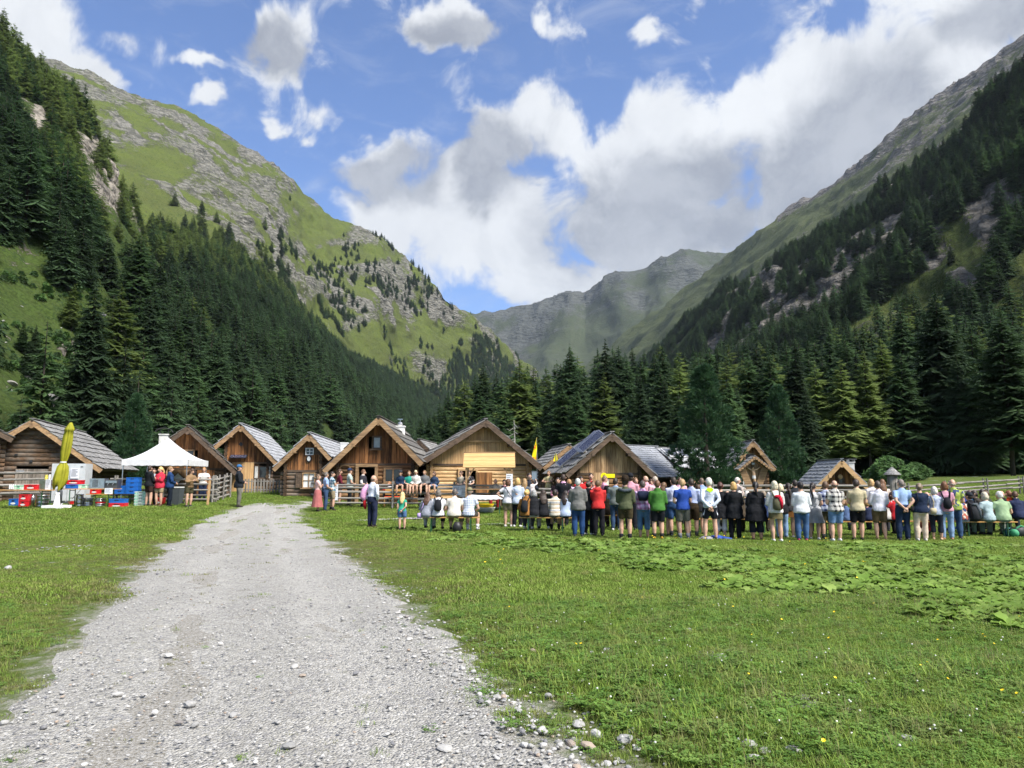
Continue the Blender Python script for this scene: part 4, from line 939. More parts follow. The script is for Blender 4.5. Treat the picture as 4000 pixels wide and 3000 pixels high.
    d = h.hole(2305, 2368, 1846, 1995); h.shell(); x, zb = h.inv(2392, 1847); h.logs(zb - .02, M['log_brown']); h.boards(zb, M['board_pale'], .24); h.roof(M['roof_grey'], 5, 0, .27); h.barge(M['trim_dark']); h.planks('door', d, M['board_pale'], 6)
    for a, yy, ln, wd in ((.28, .9, 1.3, .50), (.27, 1.5, 1.3, .50), (.26, 2.1, 1.3, .50), (.64, 3.0, 1.25, .42)):
        x = -h.wl * (a + .1); ang = math.atan(h.kl); z = h.hr - h.kl * -x + .36
        o = MB(); o.box((0, 0, 0), (ln, wd, .05)); p = o.build('solar_panel', M['steel'], h.root, loc=(x, yy, z), rot=(.62, -ang + .02, 0)); p['label'] = 'dark blue solar panel with a bright metal frame'
        MB().box((0, 0, .03), (ln - .08, wd - .08, .012)).build('solar_cells', solar_mat(), p); b = MB()
        for q in (-.5, .5): b.box((q, 0, -.14), (.04, wd, .26))
        b.build('bracket', M['white'], p)
    # hut behind, on its left
    h = Hut('brown hut half hidden behind the solar panel hut', (2224, 1738, 42), (2122, 1824), (2300, 1815), (2196, 1744), length=5, of=.4); h.shell(); h.logs(1.6); h.boards(1.6, M['board_brown']); h.roof(M['roof_grey'], 6, 0, .3); h.barge(M['trim'])
    # long shingled building and collector roof
    h = Hut('long building with a fine blue grey shingle roof behind the solar panel hut', (2425, 1742, 45), None, None, (2566, 1747), wl=2.6, zl=1.9, wr=2.7, zr=1.62, of=.2); h.shell(); h.logs(1.8, M['log_brown']); h.roof(M['roof_slate'], 0, 14, .16)
    h = Hut('building with a row of flat collectors on its plank roof behind the big stone pine', (2562, 1752, 46.5), None, None, (2760, 1757), wl=2.5, zl=2.2, wr=2.3, zr=2.15, of=.2); h.shell(); h.logs(2.2, M['log_brown'], M['log_brown']); h.roof(M['roof_silver'], 0, 4, .3)
    ang = math.atan(h.kr)
    for i in range(4):
        o = MB(); o.box((0, 0, 0), (1.05, .95, .06)); p = o.build('collector', M['white'], h.root, loc=(.78, .55 + i, h.hr - h.kr * .78 + .16), rot=(0, ang, 0)); MB().box((0, 0, .035), (.95, .85, .012)).build('collector_glass', plain('collector_glass', (.10, .105, .12), .15), p)
    # hut behind the pine
    h = Hut('rust coloured hut between the two stone pines behind the crucifix', (2942, 1722, 44), (2850, 1838), (3030, 1830), (2850, 1740), of=.4); w = h.hole(2908, 2945, 1772, 1796); w2 = h.hole(2880, 2905, 1862, 1905); h.shell(); x, zb = h.inv(2940, 1845); h.logs(zb, M['log_brown']); h.boards(zb, M['board_orange']); h.roof(M['roof_grey'], 7, 0, .3); h.barge(M['trim']); h.window(w, M['trim'], 1, 1); h.window(w2, M['white'], 2, 2, fw=.04)
    # small hut right
    h = Hut('small hut with blue grey roof and fresh pale bargeboards on the right', (3288, 1797, 40), (3182, 1908), (3406, 1913), (3198, 1803), of=.5, ovl=.3, ovr=.3); h.shell(); x, zb = h.inv(3288, 1893); w = h.hole(3276, 3296, 1868, 1888); h.logs(zb - .01, M['log_brown']); h.boards(zb, M['board_brown'], .15); h.roof(M['roof_slate'], 8, 0, .28); h.barge(M['trim_new'], .24); h.window(w, M['trim_dark'], 1, 1)
    x, z = h.inv(3281, 1862); b = MB(); b.ball((x, h.of - .05, z), (.13, .06, .13)); b.build('carved_ornament', M['trim_new'], h.root)
    c, x, zt, w_ = h.chimney(3323, 1808, 0, 20, 2.2, M['plaster_old']); MB().box((x, 2.2, zt + .2), (.5, .5, .05)).build('chimney_hood', M['sheet'], c)
    b = MB(); b.box((x - .15, 2.2, zt + .1), (.05, .3, .2)); b.box((x + .15, 2.2, zt + .1), (.05, .3, .2)); b.build('chimney_bricks', M['plaster_old'], c)
def solar_mat():
    if 'solar' in MAT: return MAT['solar']
    m, t, b = newmat('solar_cells'); o = t.add('ShaderNodeTexCoord').outputs['Object']
    br = t.add('ShaderNodeTexBrick', {'Vector': t.mapping(o, scale=(8, 8, 8)), 'Color1': (.012, .018, .05, 1), 'Color2': (.016, .022, .06, 1), 'Mortar': (.3, .32, .36, 1), 'Mortar Size': .03, 'Brick Width': 1., 'Row Height': 1.}, offset=0.)
    t.l.new(br.outputs[0], b.inputs['Base Color']); b.inputs['Roughness'].default_value = .18; MAT['solar'] = m; return m
build_huts()
# ------------------------------------------------------------------ fences and furniture
MAT['rail'] = wood('silver_rails', (.175, .16, .142), (.35, .33, .30), (.12, .108, .094), 'x', .45)
MAT['rail_dark'] = wood('old_pickets', (.16, .145, .125), (.33, .31, .28), (.10, .09, .08), 'z', .5)
MAT['bench'] = wood('varnished_spruce', (.42, .22, .07), (.58, .34, .12), None, 'x', .15, .45)
MAT['green'] = plain('green_enamel', (.02, .09, .035), .45, 0, .2)
def col(name, h, rough=.5, var=.08, **k): return plain(name, hexc(h), rough, 0, var, 5, **k)
MAT['red'] = col('red_plastic', 'd0202a', .4); MAT['blue'] = col('blue_plastic', '1f62b4', .4); MAT['mint'] = col('mint_plastic', '8fd6b0', .5); MAT['offwhite'] = col('offwhite_plastic', 'd8dad8', .5)
MAT['yellow'] = col('yellow_plastic', 'f2d21a', .5); MAT['paper'] = col('paper', 'dfe2ea', .8); MAT['ink'] = col('ink', '50525a', .8); MAT['fridge'] = col('fridge_enamel', 'c2c6c8', .3)
MAT['lime'] = plain('lime_canvas', hexc('94921a'), .75, 0, .18, 3, .01); MAT['tent'] = plain('white_canvas', (.66, .665, .68), .75, 0, .07, 3, .02)
MAT['keg'] = plain('keg_steel', (.50, .49, .47), .28, .95, .2, 6); MAT['bin'] = col('dark_grey_plastic', '4a5054', .5); MAT['stone'] = plain('pale_stone', (.30, .29, .27), .9, 0, .35, 7, .01)
def thing(name, label, cat, loc, rz=0, group=None): return empty(name, loc, rz, label, cat, group)

def rail_fence(label, A, B, heights, r=.05, posts=2.4, m=None, n=1, name='rail_fence', post_h=None):
    """rails from A to B (px, distance), each rail and post its own piece"""
    a, b = on(*A), on(*B); a2, b2 = a.copy(), b.copy(); L = (b - a).length; d = (b - a).normalized(); q = random.Random(int(A[0]) + 3)
    rz = math.atan2(d.y, d.x); o = thing(name, label, 'fence', a, rz)
    L2 = math.hypot(b.x - a.x, b.y - a.y); dz = b.z - a.z; me = unit_log(m or MAT['rail']); k = max(1, round(L2 / 4.2))
    for h in heights:
        for i in range(k):
            l = L2 / k + .5; x = L2 * (i + .5) / k; link('rail', me, o, (x, q.uniform(-.05, .05), h + dz * (i + .5) / k + q.uniform(-.025, .025)), (q.random() * 3, -math.atan2(dz, L2) + q.uniform(-.008, .008), q.uniform(-.01, .01)), (l, 2 * r * q.uniform(.85, 1.1), 2 * r * q.uniform(.85, 1.1)))
    np_ = max(1, round(L2 / posts)); hp = (post_h or max(heights) + .18)
    for i in range(np_ + 1):
        for s in (-.11, .11): link('post', unit_log(MAT['rail'], 'y'), o, (L2 * i / np_, s, hp / 2 - .15 + dz * i / np_), (math.pi / 2 + q.uniform(-.04, .04), 0, q.uniform(-.05, .05)), (.09, hp + .3, .09))
    return o
rail_fence('long grey rail fence in front of the tall hut and the light hut', (1298, 33.2), (2015, 33.0), (1.0, .9, .66, .42, .18), .052)
rail_fence('short rail fence running from the picket fence behind the group on the grass', (1128, 40), (1262, 36), (1.0, .76, .5, .22), .045)
rail_fence('grey rail fence in front of the dark log hut behind the tables', (-70, 33.5), (225, 34.2), (1.32, 1.05, .78, .42), .06)
rail_fence('rail fence behind the young people next to the white tent', (455, 33.6), (838, 33.3), (1.05, .82, .58, .36, .16), .045)
rail_fence('short section of fence turning back beside the man in the blue cap', (838, 33.4), (893, 36), (1.0, .8, .58, .36, .15), .045, 1.4)
rail_fence('double rail fence behind the seated people in front of the parked car', (2075, 32), (2250, 31.5), (.95, .78, .45), .055)
rail_fence('rail fence climbing the meadow at the right behind the crowd', (3540, 38), (4120, 43), (.80, .58, .36), .05, 2.8)
rail_fence('rail fence behind the crowd in front of the small hut', (2780, 33), (3500, 33), (1.05, .85, .5), .055)
def picket_fence(label, A, B, h, step, m, z0=0.):
    a, b = on(*A), on(*B); d = b - a; L = math.hypot(d.x, d.y); o = thing('picket_fence', label, 'fence', a, math.atan2(d.y, d.x)); q = random.Random(3)
    for z in (.25 * h, .85 * h): link('rail', unit_log(MAT['rail']), o, (L / 2, .04, z + z0 + d.z / 2), (0, -math.atan2(d.z, L), 0), (L + .1, .05, .06))
    n = int(L / step)
    for i in range(n + 1): link('picket', unit_box(m), o, (L * i / n, q.uniform(-.01, .01), h / 2 + z0 + d.z * i / n + q.uniform(-.03, .03)), (0, q.uniform(-.03, .03), 0), (step * .55, .025, h))
picket_fence('weathered picket fence in front of the hut with the diamond hole', (948, 39), (1104, 39.4), .72, .15, MAT['rail_dark']); picket_fence('grey board fence panel beside the parked car', (2082, 41), (2155, 40), .85, .11, MAT['rail_dark'], .2)
# fresh post at the fence
o = thing('wooden_post', 'fresh yellowish wooden post standing in front of the fence', 'post', on(818, 31.5)); MB().box((0, 0, .5), (.075, .075, 1.14), 0, .05).build('shaft', MAT['trim_new'], o); MB().box((.028, 0, 1.08), (.085, .085, .03)).build('cap', MAT['trim_new'], o)

def beer_bench(label, A, B, z=None, table=False, m=None):
    """folding bench or table between two ground points (px, distance)"""
    a, b = on(*A), on(*B); d = b - a; L = math.hypot(d.x, d.y); o = thing('beer_table' if table else 'beer_bench', label, 'table' if table else 'bench', (a + b) / 2, math.atan2(d.y, d.x), 'folding beer tables' if table else 'folding beer benches')
    h, w = (.76, .6) if table else (.47, .25)
    link('table_top' if table else 'seat', unit_box(m or MAT['bench']), o, (0, 0, h), None, (L, w, .03))
    for s in (-1, 1):
        x = s * (L / 2 - .30); f = MB()
        for y in (-w * .42, w * .42): f.bar((x, y, 0), (x, y, h - .02), .03, .03)
        f.bar((x, -w * .42, .02), (x, w * .42, .02), .03, .02); f.bar((x, -w * .42, h - .06), (x, w * .42, h - .06), .03, .03); f.bar((x, -w * .42, h * .5), (x, w * .42, h * .5), .025, .025)
        f.build('leg_frame', MAT['green'], o)
        MB().bar((x, 0, h * .45), (x - s * .32, 0, h - .03), .025, .012).build('brace', MAT['iron'], o)
    return o, (a + b) / 2 + Vector((0, 0, h + .015)), math.atan2(d.y, d.x)
def crate(loc, w, d, h, m, label, rz=0, m2=None, print_=None, bottles=False, group='crates at the drinks stand'):
    o = thing('crate', label, 'crate', loc, rz, group); t = .018; b = MB()
    b.box((0, 0, .01), (w - .01, d - .01, .02))
    for s in (-1, 1): b.box((s * (w / 2 - t / 2), 0, h / 2), (t, d, h)); b.box((0, s * (d / 2 - t / 2), h / 2), (w - 2 * t, t, h))
    b.build('body', m, o); r = MB()
    for s in (-1, 1): r.box((s * w / 2, 0, h - .02), (.022, d + .02, .036)); r.box((0, s * d / 2, h - .02), (w + .018, .022, .034)); 
    for s in (-.36, 0, .36): r.box((s * w, -d / 2 - .004, h * .45), (.014, .012, h * .8))
    r.build('rim', m2 or m, o)
    MB().box((0, -d / 2 - .012, h * .72), (w * .28, .008, h * .16)).build('handle_dark_plate', MAT['black'], o)  # no real cut-out: black plate stands for the shade in the grip
    if print_:
        q = MB(); q.tube([(0, -d / 2 - .010, h * .34), (0, -d / 2 - .014, h * .34)], [(w * .28, h * .15)] * 2, 14, side=(1, 0, 0)); q.build('printed_label', print_, o)
    if bottles:
        for i in range(4):
            for j in range(3): MB().lathe([(.03, 0), (.03, .17), (.013, .22), (.013, .28)], ((i - 1.5) * w * .22, (j - 1) * d * .27, .025), 8).build('bottle', MAT['bottle'], o)
    return o
MAT['bottle'] = plain('brown_bottle_glass', (.03, .015, .008), .15)
def keg(px, Y, h, r, label, band=None, z=0):
    p = on(px, Y); o = thing('beer_keg', label, 'keg', p + Vector((0, 0, z)), 0, 'steel kegs under the tables')
    prof = [(r * .92, 0), (r, .02), (r, .05), (r * .93, .07), (r * .97, .10), (r * .97, h * .3), (r * 1.02, h * .33), (r * .97, h * .36), (r * .97, h * .62), (r * 1.02, h * .65), (r * .97, h * .68), (r * .97, h - .12), (r * .9, h - .07), (r * .98, h - .05), (r * .98, h), (r * .9, h), (r * .88, h - .05), (.05, h - .06)]
    MB().lathe(prof, n=20).build('body', MAT['keg'], o, True); MB().lathe([(.035, h - .06), (.035, h - .02)], n=10).build('valve', MAT['iron'], o)
    if band: MB().lathe([(r * .985, h * .42), (r * .985, h * .58)], n=20, cap=False).build('band', band, o)
def sheet_of_paper(loc, w, h, rz, label, rx=0, lines=6, parent=None):
    o = thing('notice', label, 'paper', loc, rz, 'paper notices'); MB().box((0, 0, h / 2), (w, .006, h), 0, 0, rx).build('sheet', MAT['paper'], o); q = random.Random(int(w * 1e4 + loc[0] * 10))
    b = MB()
    for i in range(lines): l = w * q.uniform(.45, .8); b.box((-(w * .82 - l) / 2, -.0045 - math.sin(rx) * 0, h * (.88 - .75 * i / lines)), (l, .002, h * .035), 0, 0, rx)
    b.build('text_lines', MAT['ink'], o)

def left_stand():
    _, t1, r1 = beer_bench('folding beer table at the left border with a red crate on it', (-60, 30.2), (212, 29.8), table=True)
    _, t2, r2 = beer_bench('folding beer table behind the parasol carrying stacked crates and a metal box', (258, 30.6), (468, 30.9), table=True)
    _, t3, r3 = beer_bench('bench carrying the stacks of blue crates beside the tent', (345, 32), (540, 32.2))
    up = Vector((0, 0, 1))
    def tt(px, base): Y = base.y; return Vector((at(px, 1900, Y).x, Y, base.z + .002))
    def sp(px, base, **k): return tt(px, base)
    # on table one
    crate(tt(83, t1), .42, .3, .17, MAT['offwhite'], 'white and mint crate on the left table', r1, MAT['mint'], MAT['mint']); crate(tt(133, t1), .58, .38, .21, MAT['red'], 'big red crate on the left table', r1, None, MAT['offwhite'])
    o = thing('metal_dispenser', 'tall brushed metal box at the end of the left table', 'appliance', tt(177, t1), r1); MB().box((0, 0, .2), (.30, .35, .40)).build('body', MAT['steel'], o); MB().box((0, -.178, .2), (.24, .008, .33)).build('front_panel', MAT['keg'], o)
    sheet_of_paper(tt(199, t1) + Vector((0, -.2, 0)), .24, .42, r1, 'paper price list leaning at the end of the left table')
    o = thing('jug', 'yellow jug standing above the metal box', 'jug', tt(178, t1) + up * .4, r1); MB().lathe([(.055, 0), (.065, .1), (.05, .2), (.055, .21)], n=14).build('body', col('pale_yellow', 'd8c860'), o, True); b = MB(); b.tube([(.055, 0, .17), (.11, 0, .15), (.1, 0, .07), (.06, 0, .05)], .01, 6); b.build('handle', col('pale_yellow2', 'd8c860'), o)
    o = thing('paper_cups', 'tall stack of white paper cups beside the yellow jug', 'cups', tt(191, t1) + up * .4, r1); b = MB()
    for i in range(8): b.lathe([(.032, i * .02), (.042, i * .02 + .09)], n=12)
    b.build('stack', MAT['white'], o)
    o = thing('tray', 'crumpled foil and bottles at the left end of the table', 'tray', tt(45, t1), r1); MB().box((0, 0, .015), (.35, .25, .03)).build('foil', MAT['steel'], o)
    for i in range(4): MB().lathe([(.03, 0), (.03, .12), (.012, .17), (.012, .2)], (-.12 + i * .08, .05, .03), 8).build('bottle', MAT['offwhite'], o)
    # on table two
    c = tt(293, t2); crate(c, .60, .4, .175, MAT['blue'], 'blue crate under the red crate on the middle table', r2); crate(c + up * .178, .60, .4, .175, MAT['red'], 'red crate stacked on the blue crate behind the parasol', r2, None, MAT['offwhite'])
    crate(tt(333, t2), .44, .3, .165, MAT['offwhite'], 'white and mint crate next to the stacked pair', r2, MAT['mint'], MAT['mint'])
    o = thing('tap_unit', 'wide metal counter unit with dark slots on the middle table', 'appliance', tt(386, t2), r2); MB().box((0, 0, .21), (.60, .42, .42)).build('body', MAT['steel'], o); b = MB()
    for i in range(5): b.box((-.16 + i * .045, -.214, .22), (.018, .008, .3))
    b.build('slot', MAT['black'], o)
    o = thing('coffee_machine', 'dark coffee machine at the right end of the middle table', 'appliance', tt(440, t2), r2); MB().box((0, .03, .19), (.48, .36, .36)).build('body', plain('dark_steel', (.12, .115, .11), .35, .6), o); MB().box((0, -.17, .28), (.44, .06, .10)).build('front', MAT['steel'], o); b = MB(); b.tube([(-.1, -.2, .24), (-.1, -.3, .14)], .012, 6); b.tube([(.1, -.2, .24), (.1, -.3, .14)], .012, 6); b.build('tap', MAT['steel'], o)
    sheet_of_paper(tt(442, t2) + Vector((0, -.33, -.22)), .32, .24, r2, 'white notice hanging from the edge of the middle table')
    # blue crate stacks on the bench
    for i in range(4): crate(tt(522, t3) + up * .178 * i, .52, .38, .176, MAT['blue'], ('lowest', 'second', 'third', 'topmost')[i] + ' crate of the tall blue stack beside the tent', r3 + .02 * i)
    for i in range(2): crate(tt(476, t3) + up * .178 * i, .48, .38, .176, MAT['blue'], ('lower', 'upper')[i] + ' crate of the short blue stack on the bench', r3)
    for px, py, h, r, l, bnd in ((317, 31.2, .52, .155, 'slim tall keg under the middle table', None), (352, 31.4, .36, .20, 'squat keg between the slim keg and the banded keg', None), (399, 31.0, .36, .205, 'squat keg with a red band under the middle table', MAT['red']), (172, 31.0, .50, .25, 'large keg under the left table', None)): keg(px, py, h, r, l, bnd)
    p = on(135, 31.2); o = thing('gas_bottle', 'slim pale gas bottle beside the large keg', 'gas bottle', p); MB().lathe([(.08, 0), (.08, .40), (.05, .46), (.02, .48), (.02, .52)], n=14).build('body', MAT['keg'], o, True); MB().lathe([(.03, .52), (.03, .56)], n=8).build('valve', MAT['iron'], o)
    p = on(241, 31.8); o = thing('gas_bottle', 'dark grey gas bottle in front of the fridge', 'gas bottle', p); MB().lathe([(.08, 0), (.08, .62), (.05, .7), (.02, .72), (.02, .76)], n=14).build('body', MAT['bin'], o, True); MB().lathe([(.03, .76), (.03, .80)], n=8).build('valve', MAT['steel'], o)
    c = on(105, 31.2); crate(c, .36, .28, .27, MAT['red'], 'red bottle crate on the grass under the left table', 0, None, MAT['offwhite'], True); crate(c + up * .272, .36, .28, .25, MAT['red'], 'red bottle crate stacked upon another under the left table', .04, None, MAT['offwhite'], True)
    crate(on(68, 31.8), .38, .3, .30, MAT['blue'], 'blue crate on the grass left of the red bottle crates', 0, None, MAT['offwhite'])
    c = on(470, 30.6); crate(c, .64, .36, .18, MAT['red'], 'red crate on the grass under the bench', 0, None, MAT['offwhite']); crate(c + up * .182, .62, .36, .17, MAT['blue'], 'blue crate lying on the red crate under the bench', .01)
    crate(tt(375, t3), .36, .28, .22, MAT['red'], 'red bottle crate standing on the bench under the middle table', r3, None, MAT['offwhite'], True)
    c = on(560, 31.4)
    for i in range(5): crate(c + up * .125 * i, .50, .34, .122, MAT['mint'], ('lowest', 'second', 'middle', 'fourth', 'topmost')[i] + ' crate of the mint and white stack behind the man in black', .02 * i, MAT['offwhite'], MAT['offwhite'])
    crate(on(627, 32.2), .42, .32, .30, MAT['red'], 'red crate behind the woman in the red jacket', 0, None, MAT['offwhite'])
    c = on(285, 32); crate(c, .14, .2, .16, MAT['red'], 'small red box on the grass behind the parasol foot', 0)
    o = thing('wheeled_bin', 'dark grey rubbish bin beside the woman in blue', 'bin', on(692, 31.9)); MB().box((0, 0, .38), (.40, .40, .74), taper=1.25).build('body', MAT['bin'], o); MB().box((0, 0, .77), (.54, .54, .05)).build('lid', MAT['offwhite'], o)
    for s in (-1, 1): MB().tube([(s * .2, .2, .08), (s * .24, .2, .08)], .08, 10).build('wheel', MAT['black'], o)
    # fridge
    p = on(281, 33); o = thing('fridge', 'pale two door fridge with a price list behind the parasol', 'fridge', p, .12); H = 1.78
    MB().box((0, 0, H / 2), (1.42, .70, H)).build('body', MAT['fridge'], o)
    for x, w in ((-.37, .66), (.36, .68)):
        d = MB().box((x, -.375, H / 2 + .06), (w, .04, H - .16)).build('door', MAT['fridge'], o); MB().box((x + .2, -.40, H - .14), (.10, .02, .03)).build('handle', MAT['black'], d)
    MB().box((0, -.36, .05), (1.4, .02, .09)).build('plinth', MAT['bin'], o)
    sheet_of_paper(p + Vector((.36, -.42, 1.12)), .36, .46, .12, 'printed price list taped to the right fridge door', lines=9)
    # folded parasol
    p = on(229, 30); o = thing('folded_parasol', 'tall folded lime green parasol on a white stand', 'parasol', p); H = 3.55
    b = MB(); b.box((0, 0, .06), (.80, .80, .12)); b.lathe([(.13, .12), (.09, .5), (.085, .56), (.095, .57), (.095, .64), (.05, .66)], n=16); b.build('stand', MAT['white'], o)
    lean = .15; MB().tube([(0, 0, .6), (lean * 2.2, 0, H - .1)], .035, 8).build('pole', MAT['steel'], o)
    n = 40; rings = [(.84, .20), (.95, .27), (1.2, .30), (1.5, .27), (1.72, .22), (1.86, .13), (1.92, .11), (2.0, .15), (2.3, .20), (2.7, .21), (3.0, .20), (3.2, .19), (3.22, .22), (3.30, .21), (3.48, .10), (3.56, .05)]; V = []
    for i, (z, r) in enumerate(rings):
        cx = lean * 2.2 * (z - .6) / (H - .7)
        for k in range(n):
            a = 2 * math.pi * k / n; f = 1 + (.20 if z < 3.2 else .06) * math.sin(a * 6 + .6 * math.sin(z * 3)) + .10 * math.sin(a * 11 + z * 2.5); zz = z + (.10 * math.sin(a * 3 + 1) + .05 * math.sin(a * 7) if i == 0 else 0)
            r_ = r * .82; V.append((cx + r_ * f * math.cos(a), r_ * f * .85 * math.sin(a), zz))
    F = [(i * n + k, i * n + (k + 1) % n, (i + 1) * n + (k + 1) % n, (i + 1) * n + k) for i in range(len(rings) - 1) for k in range(n)] + [tuple((len(rings) - 1) * n + k for k in range(n))]
    link('canopy', mesh('canopy', V, F, MAT['lime'], True), o); MB().lathe([(.125, 1.87), (.125, 1.93)], (lean * 2.2 * .43, 0, 0), 20, False).build('tie', MAT['offwhite'], o)
    o = thing('white_bag', 'crumpled white plastic bag beside the parasol stand', 'bag', on(258, 29.9)); b = MB(); b.ball((0, 0, .07), (.22, .14, .08)); b.ball((.15, .02, .05), (.14, .1, .06)); b.build('body', MAT['white'], o, True); MB().tube([(-.1, 0, .13), (-.13, 0, .2), (-.05, 0, .19)], .012, 6).build('handle', MAT['white'], o)
left_stand()

def tent():
    p = on(648, 33.9); o = thing('pavilion_tent', 'white pop up tent with a pointed roof beside the drinks stand', 'tent', p, .09); s = 1.42; ze = 1.90; zp = 2.95; N = 18
    V = []; F = []
    for i in range(N + 1):
        for j in range(N + 1):
            x, y = (i / N * 2 - 1), (j / N * 2 - 1); m = max(abs(x), abs(y)); t = 1 - m; z = ze + (zp - ze) * (t ** 1.45 * .95 + .05 * t) - .05 * (1 - abs(abs(x) - abs(y))) * m * (1 - m) * 2
            V.append((x * s, y * s, z + .015 * math.sin(9 * x) * math.cos(7 * y) * t))
    F = [(i * (N + 1) + j, (i + 1) * (N + 1) + j, (i + 1) * (N + 1) + j + 1, i * (N + 1) + j + 1) for i in range(N) for j in range(N)]
    link('canopy', mesh('canopy', V, F, MAT['tent'], True), o)
    for k in range(4):
        a = k * math.pi / 2; V = []; n = 26
        for q in range(n + 1):
            x = -s + 2 * s * q / n; y = -s - .012
            for z in (ze + .005, ze - .27 + .012 * math.sin(q * 2.1)): V.append((x * math.cos(a) - y * math.sin(a), x * math.sin(a) + y * math.cos(a), z + (0 if z > ze - .1 else 0)))
        link('valance', mesh('valance', V, [(2 * q, 2 * q + 2, 2 * q + 3, 2 * q + 1) for q in range(n)], MAT['tent'], True), o)
    for x in (-1, 1):
        for y in (-1, 1): lg = MB().bar((x * (s - .05), y * (s - .05), 0), (x * (s - .05), y * (s - .05), ze), .035).build('leg', MAT['steel'], o); MB().box((x * (s - .05), y * (s - .05), .01), (.11, .11, .02)).build('foot', MAT['steel'], lg)
tent()

def centre_things():
    up = Vector((0, 0, 1))
    # stall with a plank roof
    p = on(1912, 32.2); o = thing('wooden_stall', 'little stall with a bright plank roof before the light hut', 'stall', p, .0); w = 2.28; zt, ze, y0, y1 = 2.52, 1.86, .1, -.62
    for i in range(7):
        t0, t1 = i / 7, (i + 1) / 7; a = Vector((0, y0 + (y1 - y0) * (t0 + t1) / 2, zt + (ze - zt) * (t0 + t1) / 2)); ang = math.atan2(zt - ze, y0 - y1)
        if i == 0: rf = MB().box((0, y0 + .0, zt + .02), (w + .02, .06, .05)).build('roof', MAT['trim'], o)
        link('board', unit_box(MAT['board_stall']), rf, a + Vector((0, 0, .01 * (i % 2))), (ang, 0, 0), (w - .04 * ((6 - i) / 7), math.hypot(zt - ze, y0 - y1) / 7 - .003, .025))
    MB().box((0, y0 + .30, (zt + ze) / 2), (w - .1, math.hypot(.6, zt - ze), .03), 0, 0, -math.atan2(zt - ze, .6)).build('roof_back', MAT['trim'], o)
    for x in (-1, 1):
        MB().bar((x * (w / 2 - .16), y1 + .06, 0), (x * (w / 2 - .14), y1 + .08, ze), .07).build('post', MAT['trim'], o); MB().bar((x * (w / 2 - .16), .5, 0), (x * (w / 2 - .16), .5, ze), .07).build('post', MAT['trim'], o)
        MB().bar((x * (w / 2 - .15), y1 + .07, 1.3), (x * (w / 2 - .5), y1 + .1, ze), .05).build('brace', MAT['trim'], o)
    MB().box((0, -.1, .92), (w - .2, .7, .04)).build('counter', MAT['trim'], o)
    sheet_of_paper(on(1990, 31.5) + up * 1.0, .28, .62, 0, 'pale notice hanging at the right post of the stall')
    sheet_of_paper(on(1786, 32.8) + up * .62, .42, .42, -.1, 'white notice on the long fence before the light hut', -.2); sheet_of_paper(on(1812, 32.8) + up * .55, .38, .5, .1, 'printed notice on the fence next to the stall')
    sheet_of_paper(on(1312, 32.9) + up * .34, .22, .72, 0, 'tall white poster on the fence behind the man in shorts'); 
    # altar table
    a = on(1905, 30); o = thing('altar_table', 'table covered by a white cloth in front of the light hut', 'table', a); w, d, z = 1.36, .7, .80
    V = []; n = 30
    for i in range(n + 1):
        for j, (y, zz) in enumerate(((-d / 2 - .012, z - .16 + .012 * math.sin(i * 1.3)), (-d / 2 - .01, z), (0, z + .004), (d / 2 + .01, z), (d / 2 + .012, z - .16))): V.append((-w / 2 + w * i / n, y, zz - .03 * math.sin(math.pi * i / n)))
    link('cloth', mesh('cloth', V, [(5 * i + j, 5 * i + 5 + j, 5 * i + 6 + j, 5 * i + j + 1) for i in range(n) for j in range(4)], MAT['tent'], True), o); MB().box((0, 0, z - .07), (w - .06, d - .04, .03)).build('table_top', MAT['trim_new'], o)
    for x in (-.5, .5):
        for y in (-.25, .25): MB().bar((x, y, 0), (x, y, z - .08), .04).build('leg', MAT['green'], o)
    p = on(1900, 31); o = thing('tub', 'flat yellow tub lying on a white tub under the stall', 'tub', p + up * .22); MB().lathe([(.26, 0), (.32, .10), (.33, .13), (.30, .13), (.25, .02)], n=20).build('body', MAT['yellow'], o, True); MB().lathe([(.335, .12), (.335, .14), (.30, .14)], n=20, cap=False).build('rim', MAT['yellow'], o)
    o = thing('tub', 'white wash tub under the yellow tub', 'tub', p); MB().lathe([(.30, 0), (.36, .16), (.38, .20), (.34, .20), (.29, .02)], n=20).build('body', MAT['offwhite'], o, True); MB().lathe([(.385, .19), (.385, .21), (.34, .21)], n=20, cap=False).build('rim', MAT['white'], o)
    # red tables behind the fence
    o, t, r = beer_bench('red topped table behind the long fence', (1500, 35.2), (1580, 35.2), table=True, m=MAT['red']); o, t, r = beer_bench('red bench in front of the red topped table', (1505, 34.6), (1582, 34.6), m=MAT['red'])
    for px, l in ((1520, 'left'), (1556, 'right')):
        o = thing('wooden_chair', l + ' orange wooden chair behind the long fence', 'chair', on(px, 34.2)); MB().box((0, 0, .45), (.40, .40, .03)).build('seat', MAT['bench'], o); MB().box((0, .19, .72), (.40, .03, .30)).build('backrest', MAT['bench'], o)
        for x in (-.17, .17):
            for y in (-.17, .17): MB().bar((x, y, 0), (x, y, .45), .035).build('leg', MAT['bench'], o)
    # bus stop sign with an H
    p = on(2359, 31); o = thing('bus_stop_sign', 'yellow round bus stop sign with H and an arrow plate', 'sign', p); MB().tube([(0, .03, 0), (0, .03, 1.5)], .025, 8).build('pole', MAT['steel'], o); z = 1.58
    b = MB(); b.tube([(0, 0, z), (0, -.02, z)], .135, 24); disc = b.build('disc', MAT['sign_yellow'], o); MB().box((.27, -.008, z), (.40, .016, .17)).build('plate', MAT['sign_yellow'], o); b = MB()
    for x in (-.035, .035): b.box((x, -.024, z), (.020, .006, .13))
    b.box((0, -.024, z), (.07, .005, .02)); b.build('letter', MAT['black'], disc)
